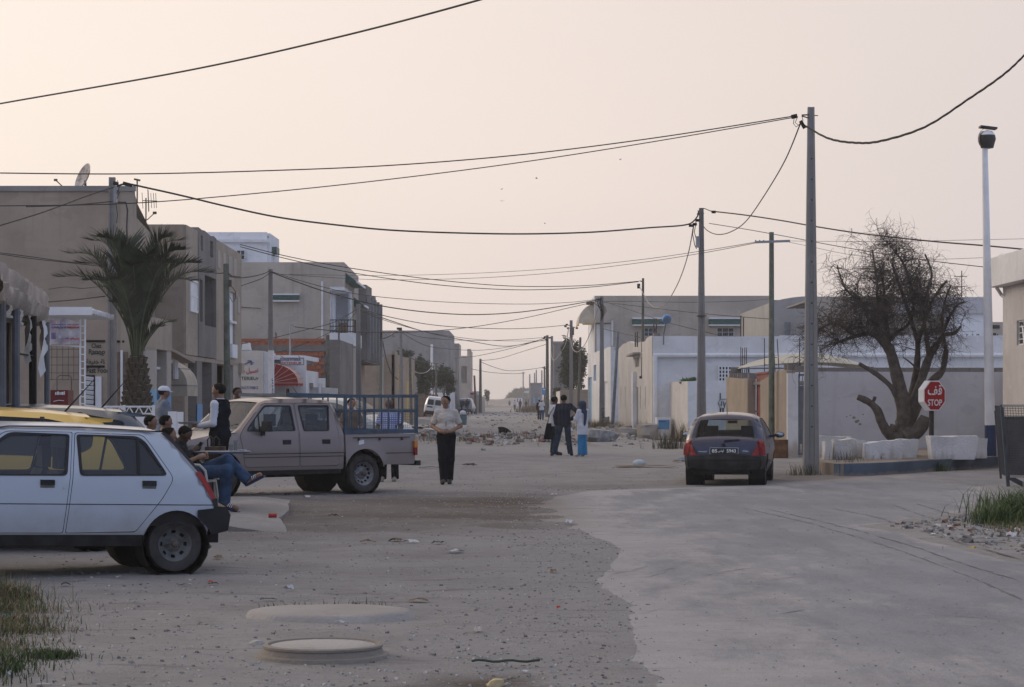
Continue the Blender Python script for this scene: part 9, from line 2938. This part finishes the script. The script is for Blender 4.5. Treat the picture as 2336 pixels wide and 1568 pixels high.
scrap('dark flattened cardboard along the dirt by the pale plastic bag',1470,1067,1.5,.5,.05,m_lbr,seed=1,rzv=.1)
scrap('crushed blue and white packet on the dirt left of the dark blue hatchback',1562,1052,.35,.3,.12,m_lb,seed=2)
scrap('brown scrap beside the crushed blue packet',1548,1056,.4,.25,.06,m_lbr,seed=3)
scrap('white cup shaped scrap at the edge of the asphalt',1299,1197,.13,.10,.07,m_lw,seed=4)
scrap('small white paper on the dirt beyond the asphalt edge',1263,1132,.12,.10,.04,m_lw,seed=5)
scrap('tiny red wrapper on the gravel near the road edge',1274,1389,.035,.03,.02,m_lr,seed=6)
scrap('dark rag with a grey corner on the dirt below the white car',150,1337,.09,.12,.03,m_ldk,seed=7)
scrap('dark leafy scrap on the dirt below the white car wheel',422,1335,.10,.06,.02,m_ldk,seed=8)
scrap('dark blue scrap next to an orange wrapper',488,1334,.09,.08,.03,m_ldk,seed=9)
scrap('small orange red wrapper on the dirt near the white car wheel',481,1327,.05,.04,.02,m_lr,seed=10)
scrap('crumpled white paper at the road side past the round slab',660,1346,.06,.06,.05,m_lw,seed=11)
scrap('long grey scrap above the round concrete slab',612,1370,.14,.05,.02,m_ldk,seed=12)
scrap('grey flattened carton scrap right of the manhole ring',1090,1441,.10,.06,.035,ms_pale,seed=13)
scrap('white paper strip lying between slab and manhole ring',775,1424,.08,.04,.02,m_lw,seed=14)
scrap('white paper piece lying on the damp soil patch',1195,1531,.07,.04,.01,m_lw,seed=15)
scrap('pale blue strip lying on the damp soil patch',1258,1532,.05,.02,.01,m_lb,seed=16)
scrap('brown dry twig clump on the dirt past the white car',497,1277,.16,.08,.04,m_lbr,seed=17)
scrap('brown leaf clump at the edge of the gravel',1262,1307,.12,.06,.03,m_lbr,seed=18)
scrap('flat brown scrap near the round slab right end',955,1372,.16,.10,.03,m_lbr,seed=19)
scrap('teal plastic scrap in the verge grass',9,1412,.10,.08,.05,m_lteal,seed=20)
scrap('white scrap in the upper verge grass',42,1366,.05,.05,.04,m_lw,seed=21)
scrap('white scrap low in the verge grass',22,1550,.06,.03,.03,m_lw,seed=22)
scrap('pale straw strip on the dirt by the green verge grass',100,1653-1653*.0-85,.10,.02,.01,m_lw,seed=23,rzv=.2)
scrap('white cellophane on the rubble patch by the grass',2310,1228,.14,.12,.08,m_lw,seed=24)
scrap('small yellow scrap on the rubble patch',2220,1257,.06,.05,.04,m_yel,seed=25)
scrap('white tile shard on the rubble patch, upper one',2165,1206,.13,.08,.03,m_lw,seed=26)
scrap('white tile shard on the rubble patch, lower flat one',2128,1221,.14,.06,.015,m_lw,seed=27)
scrap('long grey board piece across the rubble patch',2255,1238,.42,.10,.03,ms_grey,seed=28,rzv=.25)
scrap('dark clump of earth on the street before the white van',1072,1063,.4,.25,.08,m_ldk,seed=29)
scrap('dark dirt clod left of the walking man feet',985,1068,.7,.12,.04,m_ldk,seed=30,rzv=.05)
for i,(x,y,lab)in enumerate(((700,1135,'white scrap on the brown soil below the pickup'),(760,1176,'pale scrap on the tyre track soil'),(905,1236,'white tissue among twigs on the tyre tracks'),(935,1240,'grey scrap among twigs on the tyre tracks'),(1000,1243,'pale torn paper on the tyre tracks'),(840,1240,'dark torn scrap on the tyre tracks'),(1040,1262,'brown twig clump on the tyre tracks'),(655,1131,'grey strip at the pavement slab edge'),(600,1128,'pale shard on the pavement slab'))):
 scrap(lab,x,y,rs.uniform(.1,.28),rs.uniform(.06,.14),.04,[m_lw,m_ldk,m_lbr][i%3],seed=40+i,z=.12 if x<640 else None)
can=G(622,1179,.10)
cn=thing('drink_can','crushed red drink can lying on the pavement slab tip','can',(can.x,can.y,.10))
MB().lathe([(1e-4,-.055),(.026,-.055),(.031,-.045),(.028,0),(.031,.045),(.026,.055),(1e-4,.055)],(can.x,can.y,.115),10,'x').build('can_body',m_lr,cn,smooth=True)
a,b_=G(1076,1517),G(1232,1520)
tag(MB().tube([(lerp(a.x,b_.x,t),a.y+.01*math.sin(t*9),.025+.006*math.sin(t*14))for t in[i/10 for i in range(11)]],.0085,6).build('green_stick',M('stick_green',(.05,.065,.05),.7),smooth=True),'thin dark green stick lying on the dirt above the damp patch','stick')
ys=G(1130,1562)
slab_chunk('yellowish stone at the bottom edge of the damp soil patch',ys.x,ys.y,.10,.08,.07,.3,M('yellow_stone',(.52,.42,.24),.9,.2,9,.3),'stone',seed=31,cat='stone')
ys=G(588,1474)
slab_chunk('smooth white stone beside the manhole ring',ys.x,ys.y,.10,.08,.05,.3,ms_pale,'stone',seed=32,cat='stone')
c1=Vector((P(752,0,17.5).x,17.5))
mb=MB();n=44
rim=[]
for i in range(n):
 a=2*math.pi*i/n
 r=.63*(1+.08*noise.noise(Vector((math.cos(a)*2,math.sin(a)*2,4)))+.02*noise.noise(Vector((math.cos(a)*9,math.sin(a)*9,1))))
 rim.append((r*math.cos(a),r*.86*math.sin(a)))
vs=[]
for k,(s_,z)in enumerate(((1.10,-.05),(1.0,.032),(.97,.046),(.8,.052),(.4,.055))):
 vs+=[(c1.x+p[0]*s_,c1.y+p[1]*s_,z+.006*noise.noise(Vector((p[0]*5,p[1]*5,k))))for p in rim]
vs.append((c1.x,c1.y,.056))
fs=[]
for k in range(4):
 for i in range(n):
  fs.append((k*n+i,k*n+(i+1)%n,(k+1)*n+(i+1)%n,(k+1)*n+i))
fs+=[(4*n+i,4*n+(i+1)%n,5*n)for i in range(n)]
tag(MB().add(vs,fs).build('concrete_cover',plaster('dusty_cover',(.35,.33,.31),amount=.5,var=.14,bump=.5),smooth=True,angle=40),'broad round concrete cover half sunk in the dirt','cover')
c2_=(P(737,0,14.75).x,14.75)
mh=thing('manhole','raised round manhole with an iron coloured ring and a flat lid','manhole',(*c2_,0))
m_mh=plaster('manhole_concrete',(.235,.21,.18),amount=.4,var=.15,bump=.4)
MB().lathe([(.45,-.05),(.43,.018),(.395,.024),(.385,.058),(.392,.064),(.392,.078),(.375,.084),(.36,.084),(.355,.07),(.345,.07)],(*c2_,0),44,caps=False).build('ring',m_mh,mh,smooth=True,angle=35)
MB().lathe([(.345,.04),(.345,.072),(.33,.076),(.12,.078),(1e-4,.079)],(*c2_,0),36,caps=False).build('lid',m_conc,mh,smooth=True,angle=35)
# wire fence panel by the grass
fx=[P(2283,0,45.2),P(2336,0,43.6),P(2420,0,42.5)]
fe=thing('wire_fence','tall wire netting fence panel with a dark frame beside the tuft of grass','fence',(fx[0].x,45,0))
A_=Vector((P(2284,0,45.4).x,45.4,0));B_=Vector((P(2300,0,43.8).x,43.8,0));C_=Vector((P(2345,0,43.2).x+.9,43.0,0))
zt,zb=P(0,926,44).z,P(0,1086,44).z
m_fr=M('fence_frame',(.06,.065,.075),.6,.2,5,.1)
lean=Vector((-.13,0,0))
def fp_(p,z):return p+Vector((0,0,z))+lean*(z/1.6)
MB().beam(fp_(B_,0),fp_(B_,zt+.02),.06).build('post',m_fr,fe)
MB().beam(fp_(A_,.1),fp_(A_,zt-.1),.04).build('post',m_fr,fe)
MB().beam(fp_(C_,0),fp_(C_,zt),.05).build('post',m_fr,fe)
MB().beam(fp_(B_,zt),fp_(C_,zt),.05).build('rail',M('fence_pale',(.30,.28,.26),.7),fe)
MB().beam(fp_(B_,zb),fp_(C_,zb),.05).build('rail',M('fence_pale',(.30,.28,.26)),fe)
MB().beam(fp_(B_,zt*.86),fp_(C_,zt*.86),.03).build('rail',m_fr,fe)
MB().beam(fp_(B_,zb),(B_.x+.35,B_.y-.1,0),.09).build('brace',m_fr,fe)
MB().bx(B_.x+.25,C_.x,43.5,43.7,-.05,zb-.1).build('concrete_base',m_conc2,fe)
wm=MB()
for p0,p1 in((A_,B_),(B_,C_)):
 L=(p1-p0).length
 n=int(L/.055)
 for i in range(n+1):
  q=p0.lerp(p1,i/n)
  wm.tube([fp_(q,zb),fp_(q,zt)],.0055,3,False)
 for j in range(30):
  z=lerp(zb,zt,j/29)
  wm.tube([fp_(p0,z),fp_(p0.lerp(p1,.5),z-.01),fp_(p1,z)],.0055,3,False)
wm.build('netting',M('netting_grey',(.10,.10,.10),.8),fe,kind='stuff')
sh_=MB()
for i in range(9):
 for j in range(9):
  u,v=i/8,j/8
  q=B_.lerp(C_,u)
  sh_.v.append(tuple(fp_(q,lerp(zb,zt*.86,v))+Vector((.02*math.sin(i*3+j),.14+.03*math.sin(i*2+j*1.4),0))))
for i in range(8):
 for j in range(8):
  a=i*9+j;sh_.f.append((a,a+9,a+10,a+1))
sh_.build('shade_cloth',M('shade_cloth',(.13,.125,.125),.9,.3,2,.2),fe,smooth=True)
for i,(x,y,Y)in enumerate(((1224,407,190),(1144,432,230),(1146,459,230),(1243,510,260),(1415,364,210))):
 p=P(x,y,Y)
 mb=MB().ball((0,0,0),.055,6,4,(2.0,.7,.7))
 mb.add([(.04,0,.01),(-.05,0,.01),(-.06,.20,.07),(.0,.26,.06)],[(0,1,2,3)]).add([(.04,0,.01),(-.05,0,.01),(-.06,-.20,.07),(.0,-.26,.06)],[(3,2,1,0)])
 o=tag(mb.build('bird',m_ld),'tiny dark bird in flight against the pale sky','bird','birds in the sky')
 o.location=p;o.rotation_euler=(0,0,i*.9)
